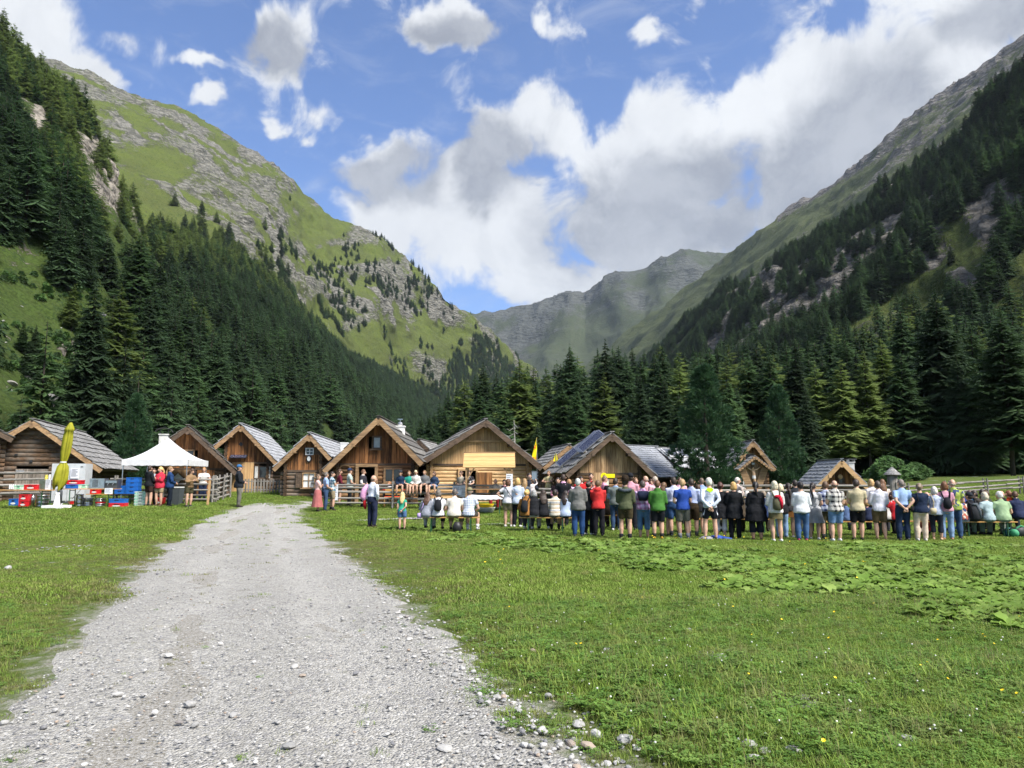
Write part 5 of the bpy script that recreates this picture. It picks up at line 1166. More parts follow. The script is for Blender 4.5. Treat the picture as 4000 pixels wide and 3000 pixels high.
    MB().box((.10, 0, 1.22), (.24, .02, .44)).build('timetable_case', MAT['steel'], o); MB().box((.10, -.014, 1.20), (.20, .008, .36)).build('timetable', col('yellowed_paper', 'e6e2c4'), o)
    # flags
    p = on(2098, 43); o = thing('beach_flag', 'tall narrow yellow flag with red print on a pole', 'flag', p); zt = at(2098, 1708, 43).z - p.z; zb = at(2098, 1806, 43).z - p.z; MB().tube([(0, 0, 0), (0, 0, zb), (-.02, 0, zt)], [.025, .022, .01], 6).build('pole', MAT['steel'], o); V = []; n = 16
    for i in range(n + 1):
        t = i / n; wd = .32 * min(1, (1 - t) * 1.15 + .04)
        for j in range(5): V.append((-wd * j / 4, .04 * math.sin(t * 7 + j), zb + (zt - zb) * t + (.03 * j if i == 0 else 0)))
    fl = link('cloth', mesh('cloth', V, [(i * 5 + j, i * 5 + j + 1, i * 5 + j + 6, i * 5 + j + 5) for i in range(n) for j in range(4)], MAT['sign_yellow'], True), o); b = MB()
    for i, (x, z, w, h) in enumerate(((-.06, .22, .025, .16), (-.11, .20, .05, .025), (-.13, .26, .025, .12), (-.20, .24, .025, .14), (-.24, .24, .025, .14), (-.12, .80, .10, .03), (-.10, .88, .03, .14), (-.15, .86, .03, .10), (-.08, .98, .08, .03))): b.box((x, -.055, zb + z), (w, .004, h))
    b.build('red_print', MAT['red'], fl)
    p = on(2172, 41); o = thing('pennant', 'small yellow pennant above the solar panel roof', 'flag', p); z = at(2172, 1802, 41).z - p.z; MB().tube([(0, 0, 0), (0, 0, z + .5)], .02, 6).build('pole', MAT['steel'], o); link('cloth', mesh('cloth', [(-.14, 0, z), (.14, 0, z), (.03, .03, z + .44), (-.03, .02, z + .44), (0, .05, z)], [(0, 4, 2, 3), (4, 1, 2)], MAT['sign_yellow']), o)
    # parked car
    p = on(2088, 50); o = thing('parked_car', 'dark parked car half hidden between the light hut and the fence', 'car', p, 1.2); L, w = 4.2, 1.75
    b = MB(); prof = [(-2.1, .35), (-2.1, .75), (-1.9, .9), (-1.0, .98), (1.3, .98), (2.0, .85), (2.1, .6), (2.1, .35)]; n = len(prof); v = [(x, s * w / 2, z) for s in (-1, 1) for x, z in prof]; b.raw(v, [tuple(range(n - 1, -1, -1)), tuple(range(n, 2 * n))] + [(i, (i + 1) % n, n + (i + 1) % n, n + i) for i in range(n)]); b.build('body', plain('dark_car_paint', (.025, .035, .045), .2), o)
    b = MB(); prof = [(-1.0, .97), (-.35, 1.45), (1.2, 1.48), (1.75, .97)]; v = [(x, s * (w / 2 - .06 - (.16 if z > 1 else 0)), z) for s in (-1, 1) for x, z in prof]; b.raw(v, [(3, 2, 1, 0), (4, 5, 6, 7), (0, 1, 5, 4), (2, 3, 7, 6)]); b.build('window_glass', plain('car_glass', (.12, .16, .19), .05), o); MB().box((.43, 0, 1.48), (1.6, w - .46, .04)).build('roof', plain('car_roof', (.35, .40, .43), .2), o)
    for x in (-1.3, 1.3):
        for s in (-1, 1): wh = MB().tube([(x, s * (w / 2 - .2), .32), (x, s * (w / 2 + .01), .32)], .32, 18).build('wheel', MAT['black'], o); MB().tube([(x, s * (w / 2 + .005), .32), (x, s * (w / 2 + .02), .32)], .2, 14).build('rim', MAT['steel'], wh)
    # wayside crucifix
    p = on(2943, 35); o = thing('wayside_crucifix', 'wayside crucifix in a roofed wooden shrine behind the crowd', 'shrine', p); A = at(2943, 1782, 35).z - p.z; E = at(2943, 1832, 35).z - p.z; zb = .75; m = MAT['board_pale']
    V = [(-.52, .12, E + .02), (.52, .12, E + .02), (.10, .12, zb), (-.10, .12, zb), (0, .12, A - .1)]; link('back_panel', mesh('back_panel', V, [(0, 3, 2, 1, 4)], m), o)
    for s in (-1, 1):
        MB().bar((s * .13, -.05, zb), (s * .55, -.05, E + .05), .32, .05, (0, 1, 0)).build('side_board', MAT['trim'], o)
        rf = MB().bar((0, -.08, A), (s * .82, -.08, E - .05), .62, .04, (0, 0, 1)).build('roof', MAT['trim_dark'], o)
        d = Vector((s * .82, 0, E - .05 - A)); sl = d.length; d.normalize(); ang = math.atan2(-d.z, abs(d.x))
        for i in range(5):
            for j in range(4): c = Vector((0, -.39 + (j + .5) * .157, A + .045)) + d * (sl * (i + .5) / 5); link('shingle', unit_box(MAT['roof_grey']), rf, c, (0, s * (ang - .12), 0), (sl / 5 * 1.2, .15, .02))
        b = MB()
        for i in range(7): t = (i + .5) / 7; b.tube([(s * .8 * t, -.42, A - .05 + (E - .03 - A) * t), (s * .8 * t, -.40, A - .05 + (E - .03 - A) * t)], .07, 8)
        b.build('carved_edge', MAT['trim'], o)
    MB().bar((0, .02, zb - .8), (0, .02, A - .25), .10, .07, (0, 1, 0)).build('cross_post', MAT['trim'], o); MB().bar((-.45, .01, E + .06), (.45, .01, E + .06), .06, .09, (0, 0, 1)).build('cross_beam', MAT['trim'], o)
    b = MB(); zt = E + .10; b.tube([(-.36, -.05, zt + .02), (-.18, -.06, zt - .10), (0, -.07, zt - .17), (.18, -.06, zt - .10), (.36, -.05, zt + .02)], [.016, .026, .05, .026, .016], 8); b.tube([(0, -.07, zt - .12), (0, -.09, zt - .30), (.01, -.08, zt - .46), (.03, -.12, zt - .66), (.0, -.07, zt - .86), (0, -.08, zt - .93)], [(.075, .05), (.085, .055), (.065, .05), (.05, .04), (.03, .03), (.02, .03)], 10, side=(1, 0, 0)); b.ball((-.03, -.11, zt - .06), (.05, .055, .065))
    fg = b.build('carved_figure', col('painted_flesh', 'd8b48c'), o, True); b = MB(); b.tube([(0, -.085, zt - .40), (.005, -.085, zt - .54)], [(.085, .065), (.09, .07)], 10, side=(1, 0, 0)); b.build('loincloth', MAT['white'], fg); MB().box((0, -.05, zt + .16), (.14, .01, .09)).build('title_board', MAT['paper'], o); b = MB(); b.ball((-.03, -.10, zt - .02), (.056, .056, .045)); b.build('hair', MAT['trim_dark'], fg)
    # roofed wooden pillar
    p = on(3486, 33); o = thing('roofed_trunk', 'old upright tree trunk with a conical shingle roof', 'wood carving', p); o['kind'] = 'thing'; zt = at(3486, 1822, 33).z - p.z; ze = at(3486, 1853, 33).z - p.z; MB().tube([(-.12, 0, -.1), (-.08, 0, .5), (0, 0, 1.0), (0, 0, ze)], [.34, .28, .22, .21], 14).build('trunk', MAT['rail_dark'], o, True)
    MB().tube([(-.05, -.05, .4), (-.35, -.1, .75), (-.62, -.15, .86)], [.16, .12, .09], 9).build('spout', MAT['rail_dark'], o, True); MB().box((.1, -.22, 1.05), (.16, .08, .3)).build('niche_box', MAT['rail_dark'], o)
    for i in range(5):
        t0, t1 = i / 5, (i + 1) / 5 + .06; r0, r1 = .34 * (1 - t0) + .02, .34 * max(0, 1 - t1) + .01; b = MB(); b.lathe([(r1, ze + (zt - ze) * min(1, t1)), (r0 + .01, ze + (zt - ze) * t0), (r0 + .01, ze + (zt - ze) * t0 - .025)][::-1], n=18); b.build('shingle_ring', MAT['roof_grey'], o)
    # things on the grass
    o = thing('blue_jacket', 'blue jacket lying in the grass in front of the cyclist', 'jacket', on(2790, 19.3)); b = MB(); b.ball((0, 0, .06), (.28, .16, .09)); b.ball((.2, .05, .05), (.16, .12, .06)); b.build('body', col('royal_blue_cloth', '24479c', .85), o, True); b = MB(); b.tube([(.1, -.05, .07), (.3, -.12, .05), (.42, -.08, .04)], [.06, .05, .04], 8); b.build('sleeve', col('royal_blue_cloth2', '24479c', .85), o, True)
    o = thing('grey_bag', 'dark patterned bag lying beside the blue jacket', 'bag', on(2752, 19.1)); b = MB(); b.ball((0, 0, .06), (.20, .14, .08)); b.ball((-.14, .02, .04), (.1, .1, .05)); b.build('body', plain('mottled_cloth', (.05, .05, .06), .8, 0, .9, 9, c2=(.4, .4, .42)), o, True); MB().tube([(.1, 0, .11), (.2, -.1, .05), (.05, -.15, .02)], .015, 6).build('strap', MAT['black'], o)
    o = thing('hiking_backpack', 'black and green hiking backpack lying by the bench at the right border', 'backpack', on(3968, 20.2), .3); b = MB(); b.tube([(-.25, 0, .13), (0, 0, .18), (.28, 0, .13)], [(.13, .16), (.17, .19), (.10, .12)], 12, side=(0, 1, 0)); b.build('body', col('black_nylon', '24282a', .6), o, True); MB().tube([(-.3, 0, .2), (-.1, -.1, .36), (.2, -.06, .30), (.3, 0, .1)], .025, 6).build('strap', MAT['green_cloth'], o); MB().ball((-.28, -.03, .14), (.12, .14, .13)).build('pocket', MAT['green_cloth'], o, True)
    o = thing('teal_bag', 'teal bag under the end of the right bench', 'backpack', on(3925, 20.5), .1); b = MB(); b.ball((0, 0, .14), (.20, .15, .15)); b.build('body', col('teal_nylon', '2f6e70', .7), o, True); MB().tube([(-.12, -.1, .2), (0, -.16, .32), (.12, -.1, .2)], .016, 6).build('strap', MAT['black'], o)
    o = thing('small_backpack', 'small black backpack standing under the bench by the checked shirt', 'backpack', on(1787, 22.3)); b = MB(); b.tube([(0, 0, 0), (0, 0, .2), (0, 0, .34)], [(.14, .09), (.15, .1), (.08, .06)], 12, side=(1, 0, 0)); b.build('body', MAT['black'], o, True); MB().tube([(-.05, 0, .33), (0, 0, .40), (.05, 0, .33)], .012, 6).build('handle', MAT['black'], o)
MAT['board_stall'] = wood('bright_stall_boards', (.50, .29, .115), (.66, .41, .175), None, 'x', .16, .6); MAT['sign_yellow'] = col('sign_yellow', 'f4e400', .5); MAT['green_cloth'] = col('green_nylon', '3f9468', .7)
centre_things()
for l, A, B in (('beer bench with four people sitting on it left of the crowd', (1652, 22.6), (1876, 22.5)), ('beer bench with the striped sweater in the middle of its row', (2028, 22.6), (2232, 22.4)), ('beer bench behind the man in lederhosen', (2322, 23.6), (2480, 23.6)), ('beer bench behind the cyclist and the women in black', (2690, 22), (3010, 22)),
                ('beer bench with the child in pink at the middle of the crowd', (3185, 20.8), (3472, 20.8)), ('beer bench behind the man with hands clasped behind his back', (3484, 20.6), (3700, 20.6)), ('long bench with the white haired couple at the right', (3722, 20.3), (3952, 20.2)), ('bench facing the white haired couple farther back at the right', (3740, 21.9), (3960, 21.8))): beer_bench(l, A, B)
# ------------------------------------------------------------------ people
BAKE = []
CM = {}
def cloth(h, pat=None, h2='ffffff', rough=.85):
    """fabric material; pat: None, 'plaid', 'check', 'stripe' (horizontal), 'pin' (vertical), 'floral'"""
    k = (h, pat, h2)
    if k in CM: return CM[k]
    m, t, b = newmat('cloth_' + h + ('_' + pat if pat else '')); c = tuple(.88 * x for x in hexc(h)); c2 = tuple(.88 * x for x in hexc(h2))
    o = t.add('ShaderNodeTexCoord').outputs['Object']; n = t.noise(o, 7., 4, .6)
    base = t.mix(t.ramp(n, .3, .7), tuple(x * .86 for x in c), tuple(min(1, x * 1.1) for x in c))
    s = t.add('ShaderNodeSeparateXYZ', {0: o})
    def band(v, f, w): return t.math('LESS_THAN', t.math('FRACT', t.math('MULTIPLY', t.math('ADD', v, 7.), f)), w)
    if pat in ('plaid', 'check'):
        f = 7.5 if pat == 'plaid' else 13.; xy = t.math('ADD', s.outputs[0], t.math('MULTIPLY', s.outputs[1], .6)); a = band(xy, f, .42 if pat == 'plaid' else .2); d = band(s.outputs[2], f, .42 if pat == 'plaid' else .2)
        base = t.mix(t.math('MULTIPLY', t.math('ADD', a, d), .5), base, c2)
    elif pat == 'stripe': base = t.mix(band(s.outputs[2], 8., .38), base, c2); base = t.mix(band(t.math('ADD', s.outputs[2], .07), 4., .12), base, hexc('8f95a0'))
    elif pat == 'pin': base = t.mix(band(t.math('ADD', s.outputs[0], t.math('MULTIPLY', s.outputs[1], .5)), 26., .4), base, c2)
    elif pat == 'floral':
        v = t.add('ShaderNodeTexVoronoi', {'Vector': o, 'Scale': 13.}); q = t.add('ShaderNodeSeparateXYZ', {0: v.outputs['Color']}); base = t.mix(t.ramp(q.outputs[0], .5, .56), base, c2); base = t.mix(t.ramp(q.outputs[1], .72, .78), base, hexc('3c4a6e'))
    t.l.new(base, b.inputs['Base Color']); b.inputs['Roughness'].default_value = rough; b.inputs['Specular IOR Level'].default_value = .15
    bump(t, b, t.add('ShaderNodeTexNoise', {'Vector': t.mapping(o, scale=(1, 1, .45)), 'Scale': 9., 'Detail': 3.}).outputs[0], .5, .03)
    CM[k] = m; return m
def skin(tone=0):
    if ('skin', tone) not in CM: CM[('skin', tone)] = plain('skin_tone', [(.56, .34, .24), (.44, .25, .165), (.28, .15, .095)][tone], .55, 0, .12, 9)
    return CM[('skin', tone)]
def hairm(h):
    k = ('hair', h)
    if k not in CM: CM[k] = plain('hair_' + h, hexc(h), .55, 0, .28, 30, .012)
    return CM[k]
MAT['eye'] = plain('dark_eye', (.03, .02, .015), .2)

def ik(S_, T, l1, l2, hint):
    d = T - S_; L = min(d.length, (l1 + l2) * .995); d = d.normalized() if d.length > 1e-5 else Vector((0, 0, -1)); a = (l1 * l1 - l2 * l2 + L * L) / (2 * L); h = math.sqrt(max(0, l1 * l1 - a * a))
    n = hint - d * hint.dot(d); n = n.normalized() if n.length > 1e-5 else d.orthogonal().normalized()
    return S_ + d * a + n * h, S_ + d * L
ARMS = {'down': ((.125, .03, .47), (.4, -1, 0)), 'front': ((.03, .125, .575), (1, -.8, -.3)), 'back': ((.022, -.105, .525), (1, -.35, .15)), 'cross': ((-.05, .105, .685), (1, -.1, -.7)), 'hip': ((.115, .03, .60), (1, -.6, 0)), 'chest': ((.04, .15, .70), (1, -.3, -.6)),
        'lap': ((.06, .19, .565), (1, -.6, -.1)), 'rail': ((.05, .22, .66), (1, -.3, -.5)), 'up': ((.22, .10, .98), (1, 0, -.4)), 'pocket': ((.105, .04, .50), (1, -.9, 0)), 'seat': ((.15, .06, .50), (1, -.8, 0))}
def person(label, px, Y, h=1.75, yaw=0, top=('tee', 'ffffff'), bot=('pants', '2a3350'), hair=('short', '4a3626'), arms='front', shoes='2c2c2e', sit=None, fat=1., lean=0., nod=0., turn=0., tone=0, loc=None, z=0., stance=.062, group=None, sock=None, child=None, foot_z=None, arm2=None, fine=None):
    """builds one posed figure: continuous body, garments, hair and shoes as its children"""
    if not loc and Y < 21: Y += random.Random(int(px)).uniform(-.22, .30)
    p = Vector(loc) if loc else on(px, Y); p.z += z
    q = random.Random(int(px * 7 + Y * 131)); yaw += q.uniform(-9, 9); turn = turn or q.choice([-1, 1]) * q.uniform(3, 26); nod = nod or q.uniform(-4, 9); lean += q.uniform(-2, 2.5)
    fem = hair[0] in ('long', 'bob', 'pony', 'bun', 'curly'); child = h < 1.45 if child is None else child
    o = empty('person', p, math.radians(yaw), label, 'person', group); hs = 1.30 if child and h < 1.2 else 1.20 if child else 1.06
    fine = fine or (.024 if Y < 27 else .030); C = lambda x, y, zz: Vector((x * h, y * h, zz * h))
    # spine frame
    ln = math.radians(lean); pz = .525 if sit is None else (sit / h + .055)
    piv = C(0, 0, pz)
    def sp(x, y, zz):
        """torso space -> local, bending forward by lean"""
        v = Vector((x * h, y * h, (zz - .525) * h)); a = ln * min(1, max(0, (zz - .50) / .2)); c, s = math.cos(a), math.sin(a)
        return piv + Vector((v.x, v.y * c + v.z * s, -v.y * s + v.z * c))
    sw = (.098 if fem else .108) * (1.02 if not child else .92); hw = .056 * (1.06 if fem else 1)
    sh = [sp(s * sw, -.008, .782) for s in (-1, 1)]
    hip = [piv + C(s * hw, 0, -.02) for s in (-1, 1)]; kn = []; an = []; sway = q.uniform(-.012, .012)
    for i, s in enumerate((-1, 1)):
        if sit is None:
            a_ = C(s * stance + sway, q.uniform(-.02, .02), .045); k_ = (hip[i] + a_) / 2 + C(s * .004, .014 + q.uniform(0, .01), .01); a_.z = .045 * h
        else:
            fz = (foot_z if foot_z is not None else 0.) + .045 * h; k_ = hip[i] + Vector((s * .035 * h + q.uniform(-.02, .03) * h, .235 * h, .015 * h)); a_ = Vector((k_.x + q.uniform(-.02, .02) * h, k_.y + q.uniform(-.06, .05) * h, max(fz, k_.z - .25 * h)))
        kn.append(k_); an.append(a_)
    el, wr = [], []
    for i, s in enumerate((-1, 1)):
        nm = arms if (i == 1 or not arm2) else arm2; t_, hn = ARMS[nm]
        T = sp(s * t_[0], t_[1], t_[2]) if nm != 'lap' or sit is None else (kn[i] + hip[i]) / 2 + Vector((-s * .03 * h, .02 * h, .06 * h))
        e_, w_ = ik(sh[i], T + Vector((q.uniform(-.008, .008), q.uniform(-.008, .008), q.uniform(-.008, .008))) * h, .172 * h, .158 * h, Vector((s * hn[0], hn[1], hn[2]))); el.append(e_); wr.append(w_)
    f = fat; bt = 1.12 if fem else 1.
    TOR = [(.455, 0, .080 * f, .062 * f), (.50, 0, .092 * f * (1.05 if fem else 1), .072 * f), (.55, -.002, .090 * f * (1.05 if fem else 1), .068 * f), (.61, .004, .078 * f / (bt ** .6), .058 * f), (.68, .006, .088 * f ** .6, .062 * f ** .7), (.74, .002, .090 * f ** .4, .063 * f ** .5), (.775, -.004, .086, .057), (.80, -.008, .068, .049), (.825, -.010, .044, .040), (.85, -.006, .033, .034)]
    def torso(mb, lo, hi, ease, flare=0., fe=1.):
        pts, rad = [], []
        zs = [lo] + [t[0] for t in TOR if lo + .012 < t[0] < hi - .008] + [hi]
        for zz in zs:
            y_, a, b = (np.interp(zz, [t[0] for t in TOR], [t[k] for t in TOR]) for k in (1, 2, 3)); e = ease * h * (1 if zz < .80 else .4) / h
            k = flare * max(0, .62 - zz); pts.append(sp(0, y_, zz)); rad.append(((a + e * fe + k) * h, (b + e + k) * h))
        mb.tube(pts, rad, 16, side=(1, 0, 0))
    def seg(a, b, ts): return [a.lerp(b, t) for t in ts]
    def leg(mb, i, upto, ease, r0=.052, r1=.036, r2=.039, r3=.022, straight=0.):
        """upto: 1 = ankle, .5 = knee"""
        H_, K, A = hip[i], kn[i], an[i]; pts = [H_ + Vector((0, 0, .01 * h))] + seg(H_, K, (.35, .75, 1.)); rad = [r0 * 1.0, r0 * .93, r1 * 1.08, r1]
        pts += seg(K, A, (.22, .45, .75, 1.)); rad += [r2 * .97, r2, r3 * 1.3, r3]
        if straight: rad = [max(r, straight) for r in rad]
        tt = [0, .175, .375, .5, .61, .725, .875, 1.]; k = max(2, sum(1 for t in tt if t <= upto + 1e-6)); P_, R_ = pts[:k], rad[:k]
        if k < 8 and upto > tt[k - 1] + .01: w = (upto - tt[k - 1]) / (tt[k] - tt[k - 1]); P_ = P_ + [pts[k - 1].lerp(pts[k], w)]; R_ = R_ + [rad[k - 1] + (rad[k] - rad[k - 1]) * w]
        ff = f ** .5; mb.tube(P_, [(r * ff + ease) * h for r in R_], 12)
    def arm(mb, i, upto, ease, r=(.033, .031, .026, .025, .017)):
        S_, E, W_ = sh[i], el[i], wr[i]; s = -1 if i == 0 else 1; inn = S_.lerp(sp(0, -.005, .775), .45)
        pts = [inn, S_ + Vector((0, 0, 0)), S_.lerp(E, .5), E, E.lerp(W_, .4), W_]; rad = [r[0] * .9, r[0], r[1], r[2], r[3], r[4]]; tt = [-.2, 0, .25, .5, .7, 1.]
        k = max(3, sum(1 for t in tt if t <= upto + 1e-6)); P_, R_ = pts[:k], rad[:k]
        if k < 6 and upto > tt[k - 1] + .01: w = (upto - tt[k - 1]) / (tt[k] - tt[k - 1]); P_ = P_ + [pts[k - 1].lerp(pts[k], w)]; R_ = R_ + [rad[k - 1] + (rad[k] - rad[k - 1]) * w]
        mb.tube(P_, [(x * f ** .35 + ease) * h for x in R_], 10)
    # head frame
    nb = sp(0, -.008, .832); up = (sp(0, 0, .84) - sp(0, 0, .70)).normalized(); up = (up * .5 + Vector((0, 0, .5))).normalized(); tr, nd = math.radians(turn), math.radians(nod)
    HM = Matrix.Rotation(tr, 3, 'Z') @ Matrix.Rotation(-nd, 3, 'X'); hc = nb + up * (.079 * h * hs) + HM @ Vector((0, .012 * h, 0)); HD = lambda x, y, zz: hc + HM @ (Vector((x, y, zz)) * (h * hs))
    # body
    b = MB(); torso(b, .455, .85, 0)
    for i in (0, 1): leg(b, i, 1., 0); arm(b, i, 1., 0)
    b.tube([nb - up * .02 * h, nb + up * .05 * h], [.034 * h, .031 * h], 10)
    def egg(mb, gx, gy, gz_, off, nn=12, mm=9):
        V = []
        for i in range(mm + 1):
            t = math.pi * i / mm; 
            for k in range(nn):
                a = 2 * math.pi * k / nn; x, y, zz = math.sin(t) * math.cos(a), math.sin(t) * math.sin(a), -math.cos(t); jaw = 1 - .22 * max(0, -zz) ** 1.2; V.append(HD(x * gx * jaw + off[0], y * gy * (1 - .12 * max(0, -zz)) + off[1] + (.010 if zz < -.3 else 0), zz * gz_ + off[2]))
        mb.raw(V, [(i * nn + k, i * nn + (k + 1) % nn, (i + 1) * nn + (k + 1) % nn, (i + 1) * nn + k) for i in range(mm) for k in range(nn)])
    egg(b, .044, .055, .066, (0, .004, .0))
    body = b.build('body', skin(tone), o, True)
    d = MB()                                                     # nose, ears, hands with fingers
    d.tube([HD(0, .054, .012), HD(0, .068, -.012), HD(0, .056, -.018)], [.006 * h, .010 * h, .006 * h], 6)
    for s in (-1, 1): d.tube([HD(s * .045, -.002, -.014), HD(s * .054, -.010, .012)], [(.004 * h, .009 * h), (.005 * h, .012 * h)], 6)
    for i, s in enumerate((-1, 1)):
        dv = (wr[i] - el[i]).normalized(); sd = dv.cross(Vector((0, 1, 0)) if abs(dv.y) < .8 else Vector((0, 0, 1))).normalized(); nm = sd.cross(dv); u = h / 1.75
        d.tube([wr[i] - dv * .01, wr[i] + dv * .04 * u, wr[i] + dv * .085 * u], [(.026 * u, .018 * u), (.040 * u, .016 * u), (.037 * u, .013 * u)], 8, side=sd)
        for k, (lf, off) in enumerate(((.070, -.027), (.080, -.009), (.075, .009), (.058, .026))):
            a0 = wr[i] + dv * .08 * u + sd * off * u; d.tube([a0, a0 + dv * lf * .5 * u + nm * .004, a0 + dv * lf * .9 * u + nm * .024 * u], [.0085 * u, .008 * u, .0065 * u], 5)
        a0 = wr[i] + dv * .025 * u - sd * .030 * u; d.tube([a0, a0 + dv * .03 * u - sd * .022 * u, a0 + dv * .062 * u - sd * .024 * u + nm * .008], [.011 * u, .010 * u, .008 * u], 5)
    nd_ = len(d.f)
    for s in (-1, 1): d.ball(HD(s * .019, .0515, .008), (.0055 * h, .0055 * h, .0045 * h), 6, 4)
    d.tube([HD(-.014, .052, -.034), HD(0, .0565, -.036), HD(.014, .052, -.034)], .0028 * h, 5)
    BAKE.append((body, fine, 0., (d, nd_)))
    def garment(name, mb, m, vox=None, wr_=.011): g = mb.build(name, m, o, True); BAKE.append((g, vox or fine * 1.12, wr_, None)); return g
    # lower garment
    bk = bot[0]; bm = cloth(*bot[1:])
    if bk in ('pants', 'jeans', 'capri', 'shorts', 'long_shorts'):
        upto = {'pants': 1., 'jeans': 1., 'capri': .80, 'shorts': .37, 'long_shorts': .47}[bk]; g = MB(); torso(g, .462, .60, .013)
        for i in (0, 1): leg(g, i, upto, .010 if upto > .7 else .014, straight=.0 if upto < .6 else (.030 if bk == 'pants' else .026))
        for i in (0, 1): g.ball(hip[i] + Vector((-(-1, 1)[i] * .004 * h, -.020 * h, -.005 * h)), .054 * h * f ** .5, 10, 7)
        garment('trousers' if upto > .6 else 'shorts', g, bm)
    elif bk in ('skirt', 'long_skirt', 'mini'):
        zl = {'skirt': .30, 'long_skirt': .13, 'mini': .38}[bk]; n = 40; V = []; ml = 12; fl = {'skirt': .075, 'long_skirt': .085, 'mini': .022}[bk]
        for i in range(ml + 1):
            t = i / ml; zz = .61 + (zl - .61) * t; a = (np.interp(max(zz, .47), [t_[0] for t_ in TOR], [t_[2] for t_ in TOR]) + .010 + fl * t) * h; b_ = (np.interp(max(zz, .47), [t_[0] for t_ in TOR], [t_[3] for t_ in TOR]) + .012 + fl * .9 * t) * h
            for k in range(n): an_ = 2 * math.pi * k / n; pl = 1 + .045 * t * math.sin(an_ * (11 if bk != 'mini' else 5) + .5); c = sp(0, 0, zz) if zz > .5 else Vector((piv.x, piv.y, (zz - .525) * h + piv.z)); V.append(c + Vector((a * pl * math.cos(an_), b_ * pl * math.sin(an_), 0)))
        link('skirt', mesh('skirt', V, [(i * n + k, i * n + (k + 1) % n, (i + 1) * n + (k + 1) % n, (i + 1) * n + k) for i in range(ml) for k in range(n)], bm, True), o)
    # upper garment: kind -> hem height, sleeve length, ease
    KT = {'tee': (.485, .30, .017), 'polo': (.48, .30, .018), 'shirt': (.49, 1.0, .017), 'tucked': (.565, 1.0, .014), 'tucked_short': (.565, .34, .014), 'rolled': (.49, .62, .014), 'fleece': (.475, 1.0, .019), 'jacket': (.45, 1.0, .022), 'coat': (.36, 1.0, .022), 'tunic': (.33, 1.0, .024), 'vest': (.49, .05, .019), 'blouse': (.47, .70, .018), 'tank': (.50, .05, .010), 'hoodie': (.48, 1.0, .020), 'jersey': (.51, 1.0, .010), 'bodice': (.56, .05, .012)}
    def upper(kind, m, name='shirt', extra=0.):
        hem, sl, ez = KT[kind]; hem = max(hem, .49) if sit is not None else hem; g = MB(); torso(g, hem, .832, ez + extra, .24 if kind in ('coat', 'tunic') else .10)
        for i in (0, 1): arm(g, i, sl, ez * .42 + extra)
        if kind in ('hoodie', 'jacket', 'fleece'): g.tube([sp(0, -.01, .82), sp(0, -.012, .858)], [(.060 * h, .052 * h), (.050 * h, .046 * h)], 12, side=(1, 0, 0))
        elif kind in ('shirt', 'tucked', 'polo', 'rolled', 'tucked_short'): g.tube([sp(0, -.01, .825), sp(0, -.008, .852)], [(.048 * h, .045 * h), (.040 * h, .040 * h)], 12, side=(1, 0, 0))
        if kind == 'hoodie': g.ball(sp(0, -.055, .815), (.065 * h, .035 * h, .035 * h))
        return garment(name, g, m, None, .016 if kind in ('shirt', 'tucked', 'jacket', 'coat', 'tunic', 'blouse', 'rolled') else .010)
    tops = top if isinstance(top, list) else [top]
    for j, tp in enumerate(tops): upper(tp[0], cloth(*tp[1:4]), {'vest': 'vest', 'bodice': 'bodice', 'jacket': 'jacket', 'coat': 'coat', 'fleece': 'fleece_jacket', 'hoodie': 'hoodie', 'jersey': 'jersey', 'tunic': 'tunic', 'blouse': 'blouse'}.get(tp[0], 'shirt'), .006 * j)
    # hair
    hk, hcol = hair[0], hair[1]; hm = hairm(hcol); hg = MB()
    def cap(zcut=-.02, gx=.050, gy=.060, gz_=.071, off=(0, -.004, .004)):
        V = []; nn, mm = 14, 8
        for i in range(mm + 1):
            t = math.pi * (.5 + .5 * i / mm) if False else math.pi * i / mm * .62
            for k in range(nn):
                a = 2 * math.pi * k / nn; x, y, zz = math.sin(t) * math.cos(a), math.sin(t) * math.sin(a), math.cos(t); fr = max(0, y); zz2 = max(zz, zcut / gz_ + (.62 + .0 * fr) * (fr ** .7)) if fr > .05 else zz
                V.append(HD(x * gx + off[0], y * gy + off[1], zz2 * gz_ + off[2]))
        hg.raw(V, [(i * nn + k, (i + 1) * nn + k, (i + 1) * nn + (k + 1) % nn, i * nn + (k + 1) % nn) for i in range(mm) for k in range(nn)] + [tuple(mm * nn + k for k in range(nn - 1, -1, -1))])
